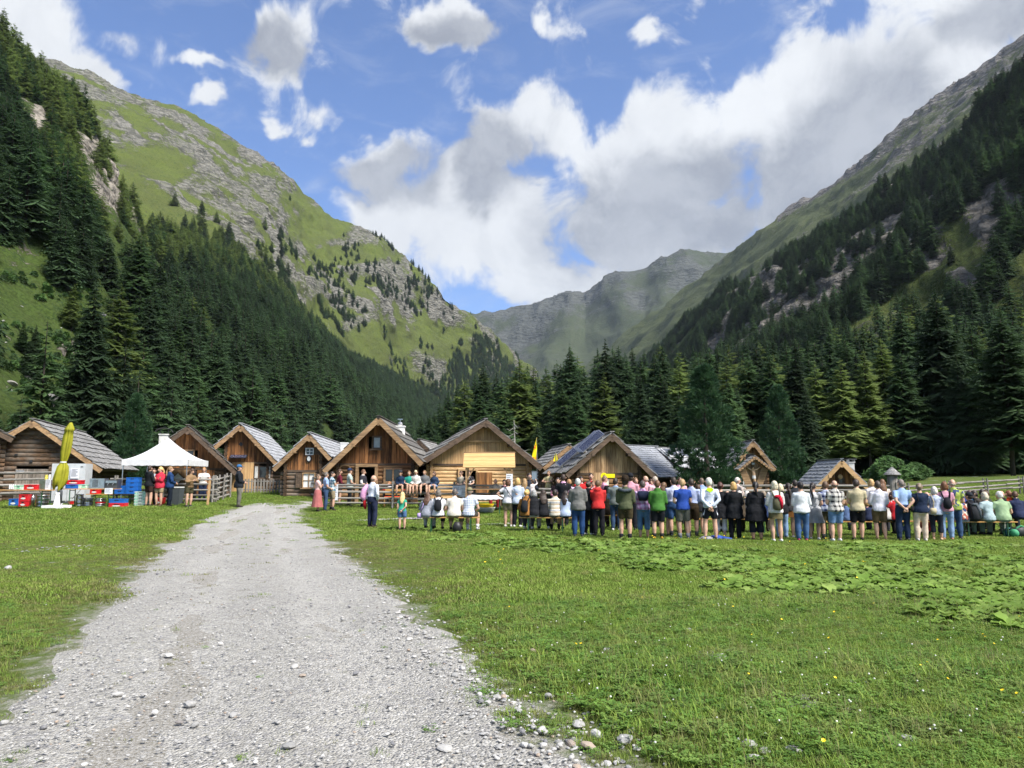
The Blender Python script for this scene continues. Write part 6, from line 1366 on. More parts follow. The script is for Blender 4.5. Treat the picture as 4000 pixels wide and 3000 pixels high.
    if hk == 'bald': hg.tube([HD(-.0425, .004, -.016), HD(-.036, -.034, -.018), HD(0, -.0505, -.020), HD(.036, -.034, -.018), HD(.0425, .004, -.016)], [(.020 * h, .0055 * h)] * 5, 8, side=(0, 0, 1))
    else:
        cap(-.02, .051 if fem else .0485, .061 if fem else .0585, .073 if fem else .0705)
        if hk == 'short': hg.ball(HD(0, -.030, -.012), (.042 * h * hs, .030 * h * hs, .035 * h * hs))
        elif hk == 'bob':
            hg.ball(HD(0, -.024, -.022), (.052 * h * hs, .040 * h * hs, .050 * h * hs))
            for s in (-1, 1): hg.ball(HD(s * .042, -.006, -.030), (.016 * h * hs, .032 * h * hs, .042 * h * hs))
        elif hk in ('long', 'curly'):
            ws = .058 if hk == 'long' else .074; hg.tube([HD(0, -.026, .02), HD(0, -.046, -.05), sp(0, -.072, .79), sp(0, -.078, .70)], [(ws * .8 * h, .030 * h), (ws * h, .034 * h), (ws * 1.05 * h, .026 * h), (ws * .55 * h, .014 * h)], 12, side=(1, 0, 0))
            for s in (-1, 1): hg.tube([HD(s * .038, -.005, .02), HD(s * .047, -.008, -.05), sp(s * .055, -.03, .78)], [.016 * h, .018 * h, .010 * h], 8)
        elif hk == 'pony': hg.ball(HD(0, -.066, .012), .018 * h); hg.tube([HD(0, -.066, .012), HD(0, -.085, -.05), sp(0, -.080, .76), sp(0, -.076, .70)], [.014 * h, .022 * h, .018 * h, .006 * h], 8)
        elif hk == 'bun': hg.ball(HD(0, -.062, .012), (.030 * h, .026 * h, .026 * h)); hg.ball(HD(0, -.03, -.012), (.042 * h * hs, .030 * h * hs, .035 * h * hs))
    garment('hair', hg, hm, .018 if hk != 'bald' else .012, .010 if hk == 'curly' else .006)
    if len(hair) > 2:
        hat = hair[2]; g = MB(); hmt = cloth(hair[3])
        if hat == 'cap':
            V = []; g.tube([HD(0, -.004, .022), HD(0, -.005, .050), HD(0, -.006, .076), HD(0, -.006, .088)], [(.053 * h * hs, .063 * h * hs), (.051 * h * hs, .060 * h * hs), (.036 * h * hs, .042 * h * hs), (.01 * h, .01 * h)], 14, side=HM @ Vector((1, 0, 0)))
            pk = MB(); pk.tube([HD(0, .045, .026), HD(0, .075, .024), HD(0, .105, .016)], [(.046 * h, .005 * h), (.044 * h, .005 * h), (.026 * h, .004 * h)], 10, side=HM @ Vector((1, 0, 0))); hat_o = g.build('cap', hmt, o, True); pk.build('peak', hmt, hat_o, True)
        else:
            g.tube([HD(0, -.004, .026), HD(0, -.004, .034)], [(.088 * h * hs, .096 * h * hs), (.084 * h * hs, .092 * h * hs)], 18, side=HM @ Vector((1, 0, 0))); hat_o = g.build('hat_brim', hmt, o, True); g = MB(); g.tube([HD(0, -.004, .03), HD(0, -.004, .07), HD(0, -.004, .108), HD(0, -.004, .112)], [(.056 * h * hs, .064 * h * hs), (.052 * h * hs, .060 * h * hs), (.042 * h * hs, .048 * h * hs), (.02 * h, .03 * h)], 14, side=HM @ Vector((1, 0, 0))); g.build('hat_crown', hmt, hat_o, True)
    # shoes and socks
    for i in (0, 1):
        A = an[i]; g = MB(); s = -1 if i == 0 else 1; zf = A.z - .045 * h; toe = Vector((s * .05, 1, 0)).normalized(); u = h / 1.75
        g.tube([Vector((A.x, A.y, zf + .04 * u)) - toe * .085 * u, Vector((A.x, A.y, zf + .05 * u)) - toe * .05 * u, Vector((A.x, A.y, zf + .055 * u)) + toe * .02 * u, Vector((A.x, A.y, zf + .038 * u)) + toe * .11 * u, Vector((A.x, A.y, zf + .026 * u)) + toe * .175 * u], [(.026 * u, .035 * u), (.040 * u, .048 * u), (.044 * u, .052 * u), (.050 * u, .036 * u), (.030 * u, .022 * u)], 10, side=toe.cross(Vector((0, 0, 1))))
        g.build('shoe', cloth(shoes, rough=.6), o, True)
        if sock: k = MB(); k.tube([A - Vector((0, 0, .01)), A.lerp(kn[i], .25)], [.030 * h, .034 * h], 10); k.build('sock', cloth(sock), o, True)
    o['h'] = h; return o, sp, piv, sh
def bake_people():
    for ob, vox, w, post in BAKE:
        m = ob.modifiers.new('r', 'REMESH'); m.mode = 'VOXEL'; m.voxel_size = vox; m.use_smooth_shade = True
        m = ob.modifiers.new('s', 'SMOOTH'); m.iterations = 1; m.factor = .5
    dg = bpy.context.evaluated_depsgraph_get(); n = 0
    res = [bpy.data.meshes.new_from_object(ob.evaluated_get(dg), preserve_all_data_layers=False, depsgraph=dg) for ob, *_ in BAKE]
    for i, ((ob, vox, w, post), me) in enumerate(zip(BAKE, res)):
        old = ob.data; nm = ob.name; me.name = nm
        if w and len(me.vertices):
            V = np.empty(len(me.vertices) * 3, np.float32); me.vertices.foreach_get('co', V); V = V.reshape(-1, 3); N = np.empty(len(V) * 3, np.float32); me.vertices.foreach_get('normal', N); N = N.reshape(-1, 3)
            a = fbm(V * (np.array([34, 34, 16.]) if ob.name.startswith('hair') else np.array([9, 9, 14.])) + i * 3.1, 2, i, True) - .62; me.vertices.foreach_set('co', (V + N * (a * w * 1.35)[:, None]).astype(np.float32).ravel())
        if post:
            d, k = post; bm = bmesh.new(); bm.from_mesh(me); pm = d.mesh('t'); bm.from_mesh(pm); bpy.data.meshes.remove(pm); nf = len(bm.faces); bm.faces.ensure_lookup_table()
            for j in range(nf - len(d.f) + k, nf): bm.faces[j].material_index = 1
            for fc in bm.faces: fc.smooth = True
            me.materials.append(MAT['eye']); bm.to_mesh(me); bm.free()
        me.polygons.foreach_set('use_smooth', [True] * len(me.polygons)); me.update(); n += len(me.polygons)
        ob.modifiers.clear(); ob.data = me
        if old.users == 0: bpy.data.meshes.remove(old)
    print('people faces', n)
def backpack(P, label, c, c2=None, size=1., low=.56, high=.79):
    """worn on the back of the figure returned by person()"""
    o, sp, piv, sh = P; h = o['h']; b = empty('backpack', o.location, o.rotation_euler.z, label, 'backpack'); s = size
    g = MB(); g.tube([sp(0, -.115, low - .02), sp(0, -.12, low), sp(0, -.125, (low + high) / 2), sp(0, -.11, high), sp(0, -.10, high + .02)], [(.05 * h * s, .03 * h), (.078 * h * s, .045 * h), (.080 * h * s, .050 * h), (.062 * h * s, .036 * h), (.03 * h, .02 * h)], 14, side=(1, 0, 0)); bg = g.build('bag', cloth(c), b, True)
    if c2: g = MB(); g.tube([sp(.03, -.16, high - .01), sp(.045, -.172, (low + high) / 2), sp(.05, -.15, low)], [(.03 * h, .02 * h), (.026 * h, .016 * h), (.02 * h, .012 * h)], 8, side=(1, 0, 0)); g.ball(sp(.0, -.135, high + .005), (.06 * h, .04 * h, .03 * h)); g.build('draped_cloth', cloth(c2), b, True)
    for x in (-1, 1): g = MB(); g.tube([sp(x * .045, -.10, high), sp(x * .072, -.045, .835), sp(x * .078, .045, .80), sp(x * .085, .07, .72)], .012 * h, 6); g.build('strap', cloth(c), b, True)
    return b
def shoulder_bag(P, label, c, x=.11, zz=.55, y=-.03):
    o, sp, piv, sh = P; h = o['h']; b = empty('shoulder_bag', o.location, o.rotation_euler.z, label, 'bag'); g = MB(); g.tube([sp(x, y, zz - .05), sp(x, y, zz), sp(x, y, zz + .05)], [(.045 * h, .022 * h), (.055 * h, .028 * h), (.045 * h, .02 * h)], 10, side=(1, .3, 0)); g.build('bag', cloth(c), b, True)
    g = MB(); g.tube([sp(x, y, zz + .04), sp(x * .4, -.092, .70), sp(-.055, -.045, .835)], .008 * h, 6); g.build('strap', cloth(c), b, True)
SK = 'd8a888'
def crowd():
    P = person
    # ---- left: at the drinks stand
    P('man in black hoodie and dark shorts beside the mint crates', 584, 30.9, 1.76, -35, ('hoodie', '202328'), ('shorts', '3a2c26'), ('short', '3a2a22'), 'front', '3a342e')
    P('person mostly hidden behind the man in the black hoodie', 600, 31.7, 1.62, -150, ('shirt', '9aa4ac'), ('pants', '4a4038'), ('short', '4a3428'), 'front')
    P('blonde woman in red jacket and khaki shorts facing the camera', 626, 31.0, 1.70, 160, [('tee', 'e89aa8'), ('jacket', 'c8364a')], ('shorts', 'a89878'), ('pony', 'd8b878'), 'cross', '5a4a3c')
    P('woman in navy and bright blue jacket and dark trousers', 664, 31.0, 1.72, -60, ('jacket', '26426e'), ('pants', '1c2430'), ('pony', '8a6c4c'), 'front', '22262a')
    P('woman with long brown hair in tan sweater and olive shorts looking down', 741, 30.6, 1.66, -110, ('shirt', '8e7456'), ('shorts', '4a4632'), ('long', '4a3424'), 'chest', '3a3a40', nod=22, lean=8)
    P('dark haired person in black leaning on the fence behind the woman in tan', 760, 33.9, 1.62, 150, ('shirt', '26282c'), ('pants', '2a2e34'), ('curly', '33261e'), 'rail', lean=14)
    P('fair haired child in white shirt leaning on the fence by the fresh post', 794, 33.9, 1.60, -140, ('tee', 'dcdcd8'), ('pants', '2c3a58'), ('short', 'a87c50'), 'rail', lean=14)
    P('man in blue cap and dark jacket standing at the edge of the path', 934, 30.8, 1.80, -70, [('shirt', '5a7896'), ('jacket', '262a30')], ('pants', '6e6c64'), ('short', '5a4a3c', 'cap', '3a6a9a'), 'front', '3e3a34')
    # ---- group left of the long fence
    P('woman in pink blouse and long rose skirt at the fence', 1243, 30.4, 1.58, -75, ('tucked_short', 'e0b8b4'), ('long_skirt', 'b06a68'), ('bob', '6e5a48'), 'cross', '3c3634')
    P('man in light blue shirt and jeans beside the woman in rose', 1273, 30.9, 1.68, -70, ('tucked_short', '9ab4dc'), ('jeans', '3c5272'), ('short', '6a625a'), 'front', '2c3038')
    P('man in teal checked shirt and khaki shorts beside the poster', 1298, 31.3, 1.70, -65, ('polo', 'c8d4dc', 'plaid', '3a6e84'), ('long_shorts', '9a8c72'), ('short', '2c211a'), 'cross', '3a3430', sock='3a3a3a')
    P('woman in burgundy shirt with long brown hair behind the fence', 1326, 34.2, 1.68, -60, ('shirt', '6e2a38'), ('shorts', '4a3c38'), ('long', '46301f'), 'front')
    P('man in navy cap and pale polo shirt behind the fence', 1366, 34.0, 1.74, -70, ('polo', 'b8c8c0'), ('pants', '1e2228'), ('short', '4a3c30', 'cap', '28385a'), 'front')
    P('man in white shirt and dark vest standing at the doorway', 1420, 34.0, 1.74, -110, [('rolled', 'd4d0d0'), ('vest', '34343c')], ('pants', '1e222c'), ('short', '6a4a34'), 'front', nod=12)
    p = P('tall balding man in white shirt with a pink jacket over his shoulder', 1456, 24.6, 1.85, -25, ('tucked', 'dce2f0'), ('pants', '2a3048'), ('bald', '6a5a4c'), 'pocket', '3a3230', turn=-25, lean=4)
    o, sp, *_ = p; b = empty('pink_jacket', o.location, o.rotation_euler.z, 'pink jacket slung over the shoulder of the tall man', 'jacket'); g = MB(); g.tube([sp(-.11, -.02, .80), sp(-.155, -.06, .70), sp(-.185, -.06, .58), sp(-.16, -.05, .50)], [(.05 * 1.8, .03 * 1.8), (.075 * 1.8, .05 * 1.8), (.085 * 1.8, .06 * 1.8), (.03 * 1.8, .03 * 1.8)], 12, side=(0, 1, 0)); g.build('body', cloth('e2a8d0'), b, True); g = MB(); g.tube([sp(-.16, -.05, .52), sp(-.15, -.04, .42), sp(-.145, -.03, .34)], [(.05, .05), (.08, .05), (.03, .03)], 10); g.build('lining', cloth('b8262c'), b, True)
    P('girl with long blond hair in green top and denim shorts', 1573, 23.4, 1.27, 5, ('tank', '3aa486'), ('shorts', '5a7aa8'), ('long', 'dcc088'), 'back', '2c2c30', arm2='down')
    # ---- boys on the fence
    fy = 32.9
    def boy(label, px, top, bot, hair, **k):
        g = on(px, fy); P(label, px, fy, k.pop('h', 1.40), 180 + k.pop('yaw', 0), top, bot, hair, k.pop('arms', 'lap'), k.pop('shoes', '3a3a30'), sit=.96, loc=(g.x, g.y + .08, g.z), foot_z=.44, lean=8, group='children sitting on the long fence', **k)
    boy('boy in navy jacket and dark cap sitting on the fence', 1565, ('jacket', '22344e'), ('shorts', '3a3028'), ('short', '6a5038', 'cap', '3a3c42')); boy('boy in teal polo shirt sitting on the fence', 1596, ('polo', '2a9282'), ('shorts', '40362c'), ('short', '7a5c3c'), yaw=15)
    boy('blond boy in white hoodie sitting on the fence', 1624, ('hoodie', 'd2d0ca'), ('shorts', '6a6250'), ('short', 'e0d0a8'), h=1.5); boy('boy in grey hoodie sitting on the fence', 1658, ('hoodie', '6c6e70'), ('shorts', '34302a'), ('short', '8a6c4a'), h=1.46); boy('child in dark denim jacket sitting at the right end of the fence', 1698, [('tee', 'd8dce0'), ('jacket', '34445e')], ('shorts', '8aa0c4'), ('bob', '5a4030'), h=1.32, yaw=-20)
    P('small child at the red table behind the fence', 1522, 35.8, 1.25, 150, ('tee', 'd8d4d4'), ('pants', '5a5a60'), ('short', '9a7048'), 'lap', sit=.46)
    # ---- bench on the left
    def sitter(label, px, Y, h, top, bot, hair, **k):
        g = on(px, Y); return P(label, px, Y, h, k.pop('yaw', 0), top, bot, hair, k.pop('arms', 'lap'), k.pop('shoes', '33312e'), sit=.485, loc=(g.x, g.y, g.z), lean=k.pop('lean', 10), **k)
    p = sitter('woman with long curly brown hair and grey jacket at the left end of the bench', 1667, 22.55, 1.55, ('jacket', '9498a4'), ('pants', '9a9ca4'), ('curly', '5a4030'), yaw=-15); shoulder_bag(p, 'small lilac bag hanging from the woman with curly hair', 'c0a8e0', -.13, .50, -.05)
    p = sitter('woman with grey hair in white shirt wearing a black drawstring backpack', 1713, 22.55, 1.72, ('tee', 'e0e0e4'), ('capri', '20222a'), ('bob', '6c645c'), shoes='2c2c2c'); backpack(p, 'black drawstring backpack on the woman in white on the bench', '22242a', None, .9, .60, .76)
    sitter('broad man in creamy white polo shirt on the bench', 1775, 22.5, 1.76, ('polo', 'ded8cc'), ('capri', '8a7a60'), ('short', '5c5450'), fat=1.22); sitter('man in cap and blue and white checked shirt at the end of the bench', 1832, 22.5, 1.80, ('polo', 'd6dcea', 'check', '5a6e96'), ('shorts', '4c4a44'), ('short', '7a6c60', 'cap', '8a8468'), yaw=-15, shoes='c8c8c8', sock='dcdcdc')
    # ---- around the stall
    P('waitress in dark dirndl with white sleeves in the doorway', 1832, 36.0, 1.70, 175, [('tee', 'd8d8d8'), ('bodice', '2e2a2c')], ('skirt', '34302e'), ('bun', '4a3424'), 'front'); P('woman in pale dress beside the waitress in the doorway', 1802, 36.4, 1.64, 150, ('tee', 'b0a898'), ('skirt', 'a89c88'), ('bun', '5a4030'), 'front')
    sitter('old bearded man in grey jacket sitting by the white table', 1937, 32.3, 1.74, ('jacket', '8a8880'), ('pants', '9a3034'), ('bald', 'b8b4ac'), yaw=170); sitter('woman in pink dirndl sitting beside the old man', 1972, 32.4, 1.66, [('tee', 'e8a8bc'), ('bodice', '3a2c38')], ('skirt', '342a38'), ('bun', '33241c'), yaw=165)
    p = P('woman with brown hair in white shirt and khaki shorts left of the bench row', 1985, 24.3, 1.68, -25, ('tee', 'e4e4ea'), ('shorts', '968a6c'), ('bob', '5c3e2a'), 'hip', 'c8c4c0', turn=-20); shoulder_bag(p, 'small dark bag at the hip of the woman in khaki shorts', '33302e', .12, .54)
    P('blonde woman in pale blue blouse and black trousers', 2022, 24.2, 1.72, -10, ('blouse', 'ccd8ec'), ('pants', '1e2026'), ('bob', 'c8a468'), 'front', 'e0e0e0')
    P('long haired woman in grey behind the blonde woman', 2050, 25.4, 1.66, -30, ('shirt', '6a7078'), ('pants', '3a4454'), ('long', '9a7c54'), 'front')
    p = P('dark bearded man carrying a toddler', 2066, 27.5, 1.80, 200, ('shirt', '2a2e38'), ('pants', '30343c'), ('short', '2c201a'), 'chest')
    P('toddler in white lifting one arm on the bearded mans chest', 2080, 27.1, .88, 20, ('shirt', 'e8dcdc'), ('pants', 'c8b8b4'), ('short', '4a3426'), 'up', z=.80, sit=.25, foot_z=.12, arm2='front')
    # ---- bench in the middle
    p = sitter('blonde woman in tan jacket on the middle bench', 2054, 22.55, 1.70, ('jacket', '9a6c3a'), ('jeans', '3c3c44'), ('bun', 'c8a468'), yaw=-10, shoes='e4e4e4'); backpack(p, 'black backpack on the blonde woman in tan', '26282c', None, .9, .57, .74)
    sitter('grey haired person in black jacket on the middle bench', 2085, 22.5, 1.68, ('jacket', '25262a'), ('pants', 'a8a49c'), ('bob', '9a9a98')); sitter('person with curly dark hair in black sweater on the middle bench', 2123, 22.5, 1.66, ('fleece', '232428'), ('pants', '2a2a2e'), ('curly', '33261e'), shoes='d8d8d8')
    sitter('person in cream sweater with wide stripes on the middle bench', 2167, 22.45, 1.72, ('fleece', 'dcd6c8', 'stripe', 'b8a890'), ('shorts', '6a6250'), ('short', '2c221c'), shoes='303030', sock='20222a'); sitter('girl in pale blue hoodie with long dark hair at the end of the middle bench', 2206, 22.4, 1.66, ('hoodie', 'b4c4e0'), ('shorts', '26262a'), ('long', '2c221e'), yaw=-12, shoes='33343a')
    # ---- standing centre
    P('grey haired man in long grey jacket and blue jeans', 2257, 20.6, 1.80, -8, ('jacket', '767674'), ('jeans', '2c4a78'), ('short', 'b8b8b4'), 'front', '3a3e46', fat=1.08)
    P('man in black vest over pink shirt behind the middle bench', 2200, 24.6, 1.84, -12, [('shirt', 'd8a8c8'), ('vest', '202226')], ('pants', '26282c'), ('short', '3e3028'), 'front'); P('man in pink shirt left of the man in the black vest', 2180, 25.6, 1.70, 165, [('shirt', 'e09ab0'), ('vest', '3a2a30')], ('pants', '2c2a2a'), ('short', '2a201a'), 'front'); P('fair boy in pink check in front of the solar panel hut', 2222, 25.6, 1.64, 30, ('shirt', 'c8a4cc', 'check', 'f0e4f4'), ('pants', '5a5a60'), ('short', 'a88058'), 'front')
    P('woman in black jacket and black trousers beside the red jacket', 2298, 20.9, 1.70, -20, ('jacket', '222328'), ('pants', '1c1d22'), ('bun', '3a2820'), 'front', 'c8c8c8'); P('person in bright red hooded jacket and black trousers', 2335, 20.6, 1.74, -14, ('hoodie', 'd83c3c'), ('pants', '222228'), ('short', '6a543c'), 'cross', '202024')
    P('dark haired man in red shirt facing the crowd', 2308, 26.6, 1.84, 175, ('tee', 'd02c2c'), ('pants', '2c2c30'), ('short', '261c16'), 'front'); P('man in red shirt half hidden by the grey haired man', 2268, 26.4, 1.74, 170, [('shirt', 'd8d0d4'), ('vest', 'c03030')], ('pants', '2c2c30'), ('short', '2a1e18'), 'front', nod=15); P('person in pink shirt turned right in front of the bus stop sign', 2362, 26, 1.76, -100, ('shirt', 'e0a0b8'), ('pants', '3a3430'), ('short', '7a6048'), 'front')
    P('boy in red facing the crowd in front of the dark haired man', 2318, 25.6, 1.60, 170, [('shirt', 'd8b0b8'), ('vest', '9a2c2c')], ('pants', '2c2a2c'), ('short', '6a4630'), 'front', nod=10)
    sitter('musician in dark brown suit and black hat sitting with the band', 2366, 23.6, 1.76, ('jacket', '33291f'), ('pants', '3a2e24'), ('short', '2a201a', 'hat', '1c1c1e'), yaw=-30); P('person in grey knitted vest and jeans', 2404, 23.0, 1.76, -10, [('shirt', '8aa4c8'), ('vest', '7c8480')], ('jeans', '3a5070'), ('short', '33281f'), 'front', 'd0d0d0')
    p = P('man in hat, green shirt and leather shorts with a jacket on his shoulders', 2441, 19.3, 1.84, -8, ('shirt', '565c44'), ('shorts', '443c2a'), ('short', '3a2c20', 'hat', '33291f'), 'front', '4a4036', sock='24262c', stance=.068); o, sp, *_ = p; g = MB(); g.tube([sp(-.10, -.05, .80), sp(0, -.085, .775), sp(.10, -.05, .80)], [(.075, .05), (.12, .06), (.075, .05)], 10); g.build('draped_jacket', cloth('4c545c'), o, True)
    P('tall man in dark cap and pink shirt behind the man in leather shorts', 2463, 23.2, 1.90, -10, ('shirt', 'd8a0b0'), ('pants', '23262e'), ('short', '3a2c22', 'cap', '26282e'), 'front'); 
    p = P('person in pink plaid shirt with a navy sweater on the back and rolled jeans', 2510, 20.0, 1.74, -6, ('shirt', 'd0b8dc', 'plaid', 'a06a9a'), ('capri', '5a7ea4'), ('short', '4c4440'), 'front', 'b8906c'); o, sp, *_ = p; g = MB(); g.tube([sp(0, -.075, .80), sp(0, -.10, .72), sp(0, -.095, .64)], [(.17, .05), (.16, .05), (.13, .03)], 12, side=(1, 0, 0)); g.build('sweater', cloth('20283e'), o, True)
    P('stocky man in green fleece jacket and black shorts', 2567, 19.3, 1.76, -5, ('fleece', '4a7c38'), ('long_shorts', '1e2026'), ('short', '6a4a34'), 'front', 'a8862c', sock='2a2a2c', fat=1.06); P('woman with long hair in grey green beside the green fleece', 2592, 20.6, 1.68, -25, ('shirt', '6c7a64'), ('shorts', '4a6480'), ('long', '6a4e34'), 'front')
    P('man with red collar facing the crowd behind the plaid shirt', 2482, 25.2, 1.72, 170, ('shirt', 'd03a3a'), ('pants', '2c2c30'), ('short', '7a5a40'), 'front'); P('bald man in pink shirt behind the green fleece', 2524, 25.0, 1.80, 30, ('shirt', 'e4a8b8'), ('pants', '3a3a40'), ('bald', '9a8878'), 'front'); P('woman in pink facing the crowd left of the white shirt', 2543, 25.4, 1.66, 165, ('shirt', 'e0a0b4'), ('skirt', '3a3438'), ('bun', '4a3426'), 'front'); P('man in checked pink shirt behind the green fleece', 2560, 24.4, 1.78, 10, ('shirt', 'e8b0bc', 'check', 'f4e8ec'), ('pants', '33343a'), ('short', 'b8a898'), 'front')
    P('man in white shirt and blue denim shorts', 2631, 20.4, 1.84, -10, ('tucked', 'd4daf0'), ('long_shorts', '3c5a86'), ('short', '33281f'), 'front', '33383e', sock='3a3a3e'); P('man in blue tee shirt and grey shorts', 2664, 19.25, 1.80, -4, ('tee', '2c4c9e'), ('long_shorts', '6a6a62'), ('short', 'a88c64'), 'front', '3a4a68', sock='8a8a90')
    P('man in light blue shirt and brown leather shorts', 2700, 20.2, 1.80, -14, ('tucked', 'b4c0e4'), ('long_shorts', '3e3224'), ('short', '33291f'), 'front', '33302c', sock='4a4a4a'); P('girl in black jacket behind the light blue shirt', 2725, 21.4, 1.60, -8, ('jacket', '24262a'), ('shorts', 'd0d0d4'), ('short', '4a3828'), 'front')
    p = P('white haired cyclist in white and neon jersey with hands behind his back', 2769, 19.25, 1.84, -3, ('jersey', 'd4dcec'), ('shorts', '24262e'), ('short', 'd8d4c8'), 'back', '3a3234', stance=.085)
    o, sp, *_ = p; h = 1.84
    def panel(name, pts, c):
        V = [sp(x, y - .004, z) for x, y, z in pts]; link(name, mesh(name, V, [tuple(range(len(V)))], cloth(c)), o)
    panel('neon_yoke', [(-.062, -.062, .795), (0, -.072, .755), (.062, -.062, .795), (.035, -.050, .825), (-.035, -.050, .825)], 'b8f020')
    for s_ in (-1, 1):
        V = [sp(s_ * .078, -.052, .535), sp(s_ * .110, -.02, .535), Vector((s_ * .118 * h, -.03 * h, .40 * h)), Vector((s_ * .104 * h, -.058 * h, .40 * h))]; link('white_side_panel', mesh('white_side_panel', V, [(0, 1, 2, 3)], cloth('dde2ee')), o)
    x0 = -.060; b = MB()                                                           # lettering across the back
    for i, ch in enumerate('NORGLINE'):
        x = x0 + i * .0163; z0, z1 = .722, .734; y = -.0835 + .00016 * (i - 3.5) ** 2
        st = {'N': [(0, 0, 0, 1), (0, 1, .7, 0), (.7, 0, .7, 1)], 'O': [(0, 0, 0, 1), (0, 1, .7, 1), (.7, 1, .7, 0), (.7, 0, 0, 0)], 'R': [(0, 0, 0, 1), (0, 1, .7, 1), (.7, 1, .7, .5), (.7, .5, 0, .5), (.2, .5, .7, 0)], 'G': [(.7, 1, 0, 1), (0, 1, 0, 0), (0, 0, .7, 0), (.7, 0, .7, .5), (.7, .5, .4, .5)], 'L': [(0, 1, 0, 0), (0, 0, .7, 0)], 'I': [(.3, 0, .3, 1)], 'E': [(0, 0, 0, 1), (0, 1, .7, 1), (0, .5, .6, .5), (0, 0, .7, 0)]}[ch]
        for a, c, d, e in st: b.bar(sp(x + a * .015, y, z0 + c * (z1 - z0)), sp(x + d * .015, y, z0 + e * (z1 - z0)), .0045, .004, (0, 1, 0))
    b.build('lettering', cloth('33363c'), o)
    P('woman in black coat and white trousers beside the cyclist', 2812, 19.7, 1.70, -8, ('coat', '202125'), ('capri', 'dcd8d0'), ('bun', '4a2c24'), 'front', 'e8e8e8'); P('blonde woman in black coat and black trousers', 2864, 19.5, 1.72, -10, ('coat', '1e2024'), ('pants', '1b1c20'), ('bob', 'c09a60'), 'front', '202022')
    P('large woman in black with a long black ponytail and rolled trousers', 2948, 19.2, 1.74, -4, ('tunic', '1f2024'), ('capri', '23262e'), ('pony', '1c1a1c'), 'front', '5a4438', fat=1.32, tone=1)
    p = P('woman with silver bob in white top and olive skirt', 3024, 19.0, 1.76, -6, ('blouse', 'e6e2e0'), ('mini', '6e6648'), ('bob', 'c8c0a8'), 'front', 'e8e8e4'); backpack(p, 'grey backpack with a red cloth on the woman in the olive skirt', '66644e', 'c02038', 1.05, .545, .73)
    P('blonde woman in black and light jeans behind the grey backpack', 3046, 20.2, 1.66, -12, ('jacket', '26262a'), ('jeans', '8aa8cc'), ('bob', 'd0c0a0'), 'front'); P('woman with long dark ponytail and brown skirt', 3077, 20.3, 1.68, -8, ('shirt', '3a3a3c'), ('mini', '7a5228'), ('pony', '2c201c'), 'front', 'dcdcdc')
    P('woman with black hair bun in white blouse and blue jeans', 3125, 19.2, 1.74, -5, ('blouse', 'e4e8ec'), ('jeans', '46648c'), ('bun', '1e1a1a'), 'front', '9a4058', fat=1.12); P('woman in grey dirndl with dark braided hair', 3172, 19.6, 1.72, -14, [('tee', 'd8d8da'), ('bodice', '7e8288')], ('skirt', '82868c'), ('pony', '221a18'), 'front', 'e4e0dc')
    P('man in dark blue plaid shirt and olive shorts', 3222, 19.8, 1.76, -8, ('polo', 'ccd4e8', 'plaid', '28386e'), ('long_shorts', '4e4a38'), ('short', '5a4432'), 'front', '3a3a3a', sock='3a3a3c'); P('balding man in black and white plaid shirt and denim shorts', 3258, 19.2, 1.80, -10, ('polo', 'dedad4', 'plaid', '35353a'), ('long_shorts', '6c8cb4'), ('bald', '4a3c32'), 'front', 'd8dade', fat=1.10)
    P('man in beige polo shirt and black shorts', 3342, 19.25, 1.82, -6, ('polo', 'c4b898'), ('long_shorts', '1b1c20'), ('short', '3a2e28'), 'front', '3a342e'); P('man in white shirt with rolled sleeves and brown leather shorts', 3427, 19.1, 1.76, -8, ('rolled', 'e4e4f0'), ('long_shorts', '66583e'), ('short', '4a4038'), 'front', '7a6650')
    P('man in light blue shirt and navy trousers with hands clasped behind his back', 3518, 19.2, 1.80, -10, ('tucked_short', 'a0bce4'), ('pants', '283650'), ('short', '7a706a'), 'back', '3a3c44', fat=1.08, turn=12)
    p = P('woman in navy vest and cream trousers', 3587, 19.1, 1.68, -12, [('tee', 'e0dcd8'), ('vest', '222e46')], ('pants', 'dcc8b4'), ('bun', '7a6a5a'), 'cross', 'dcd8d4', fat=1.08); shoulder_bag(p, 'dark bag strap across the back of the woman in the navy vest', '2a2a2e', -.12, .55)
    p = P('white haired woman in blue striped blouse leaning forward', 3645, 19.15, 1.58, -30, ('blouse', 'd0d8e8', 'pin', '8a9cc0'), ('capri', '262c3a'), ('bob', 'd4d0c8'), 'chest', 'c8a888', lean=8); shoulder_bag(p, 'small cream bag at the hip of the white haired woman', 'c8bc9c', -.02, .54, -.12)
    p = P('woman in pink tee shirt and light blue jeans', 3686, 19.15, 1.72, -12, ('tee', 'd8a0b4'), ('jeans', '86a2c4'), ('bob', '6a4428'), 'front', 'b08a6c'); backpack(p, 'black backpack on the woman in pink', '22242a', None, .85, .56, .70)
    P('bald man in lime patterned shirt and jeans', 3718, 19.6, 1.80, -14, ('polo', 'b4c468', 'floral', '8aa04a'), ('jeans', '3e5678'), ('bald', 'a89888'), 'front', '3a3a40')
    # ---- seated at the right
    sitter('person in pale floral blouse on the right bench', 3750, 20.25, 1.64, ('blouse', 'dcd0c0', 'floral', 'b86a58'), ('pants', 'a8b0bc'), ('bob', '8a7258')); p = sitter('person in dark cap on the right bench', 3788, 20.25, 1.66, ('jacket', '2a2c33'), ('pants', '23252b'), ('short', '33281f', 'cap', '33363e')); backpack(p, 'dark patterned backpack on the person in the dark cap', '34363a', '5a6268', 1.15, .52, .75)
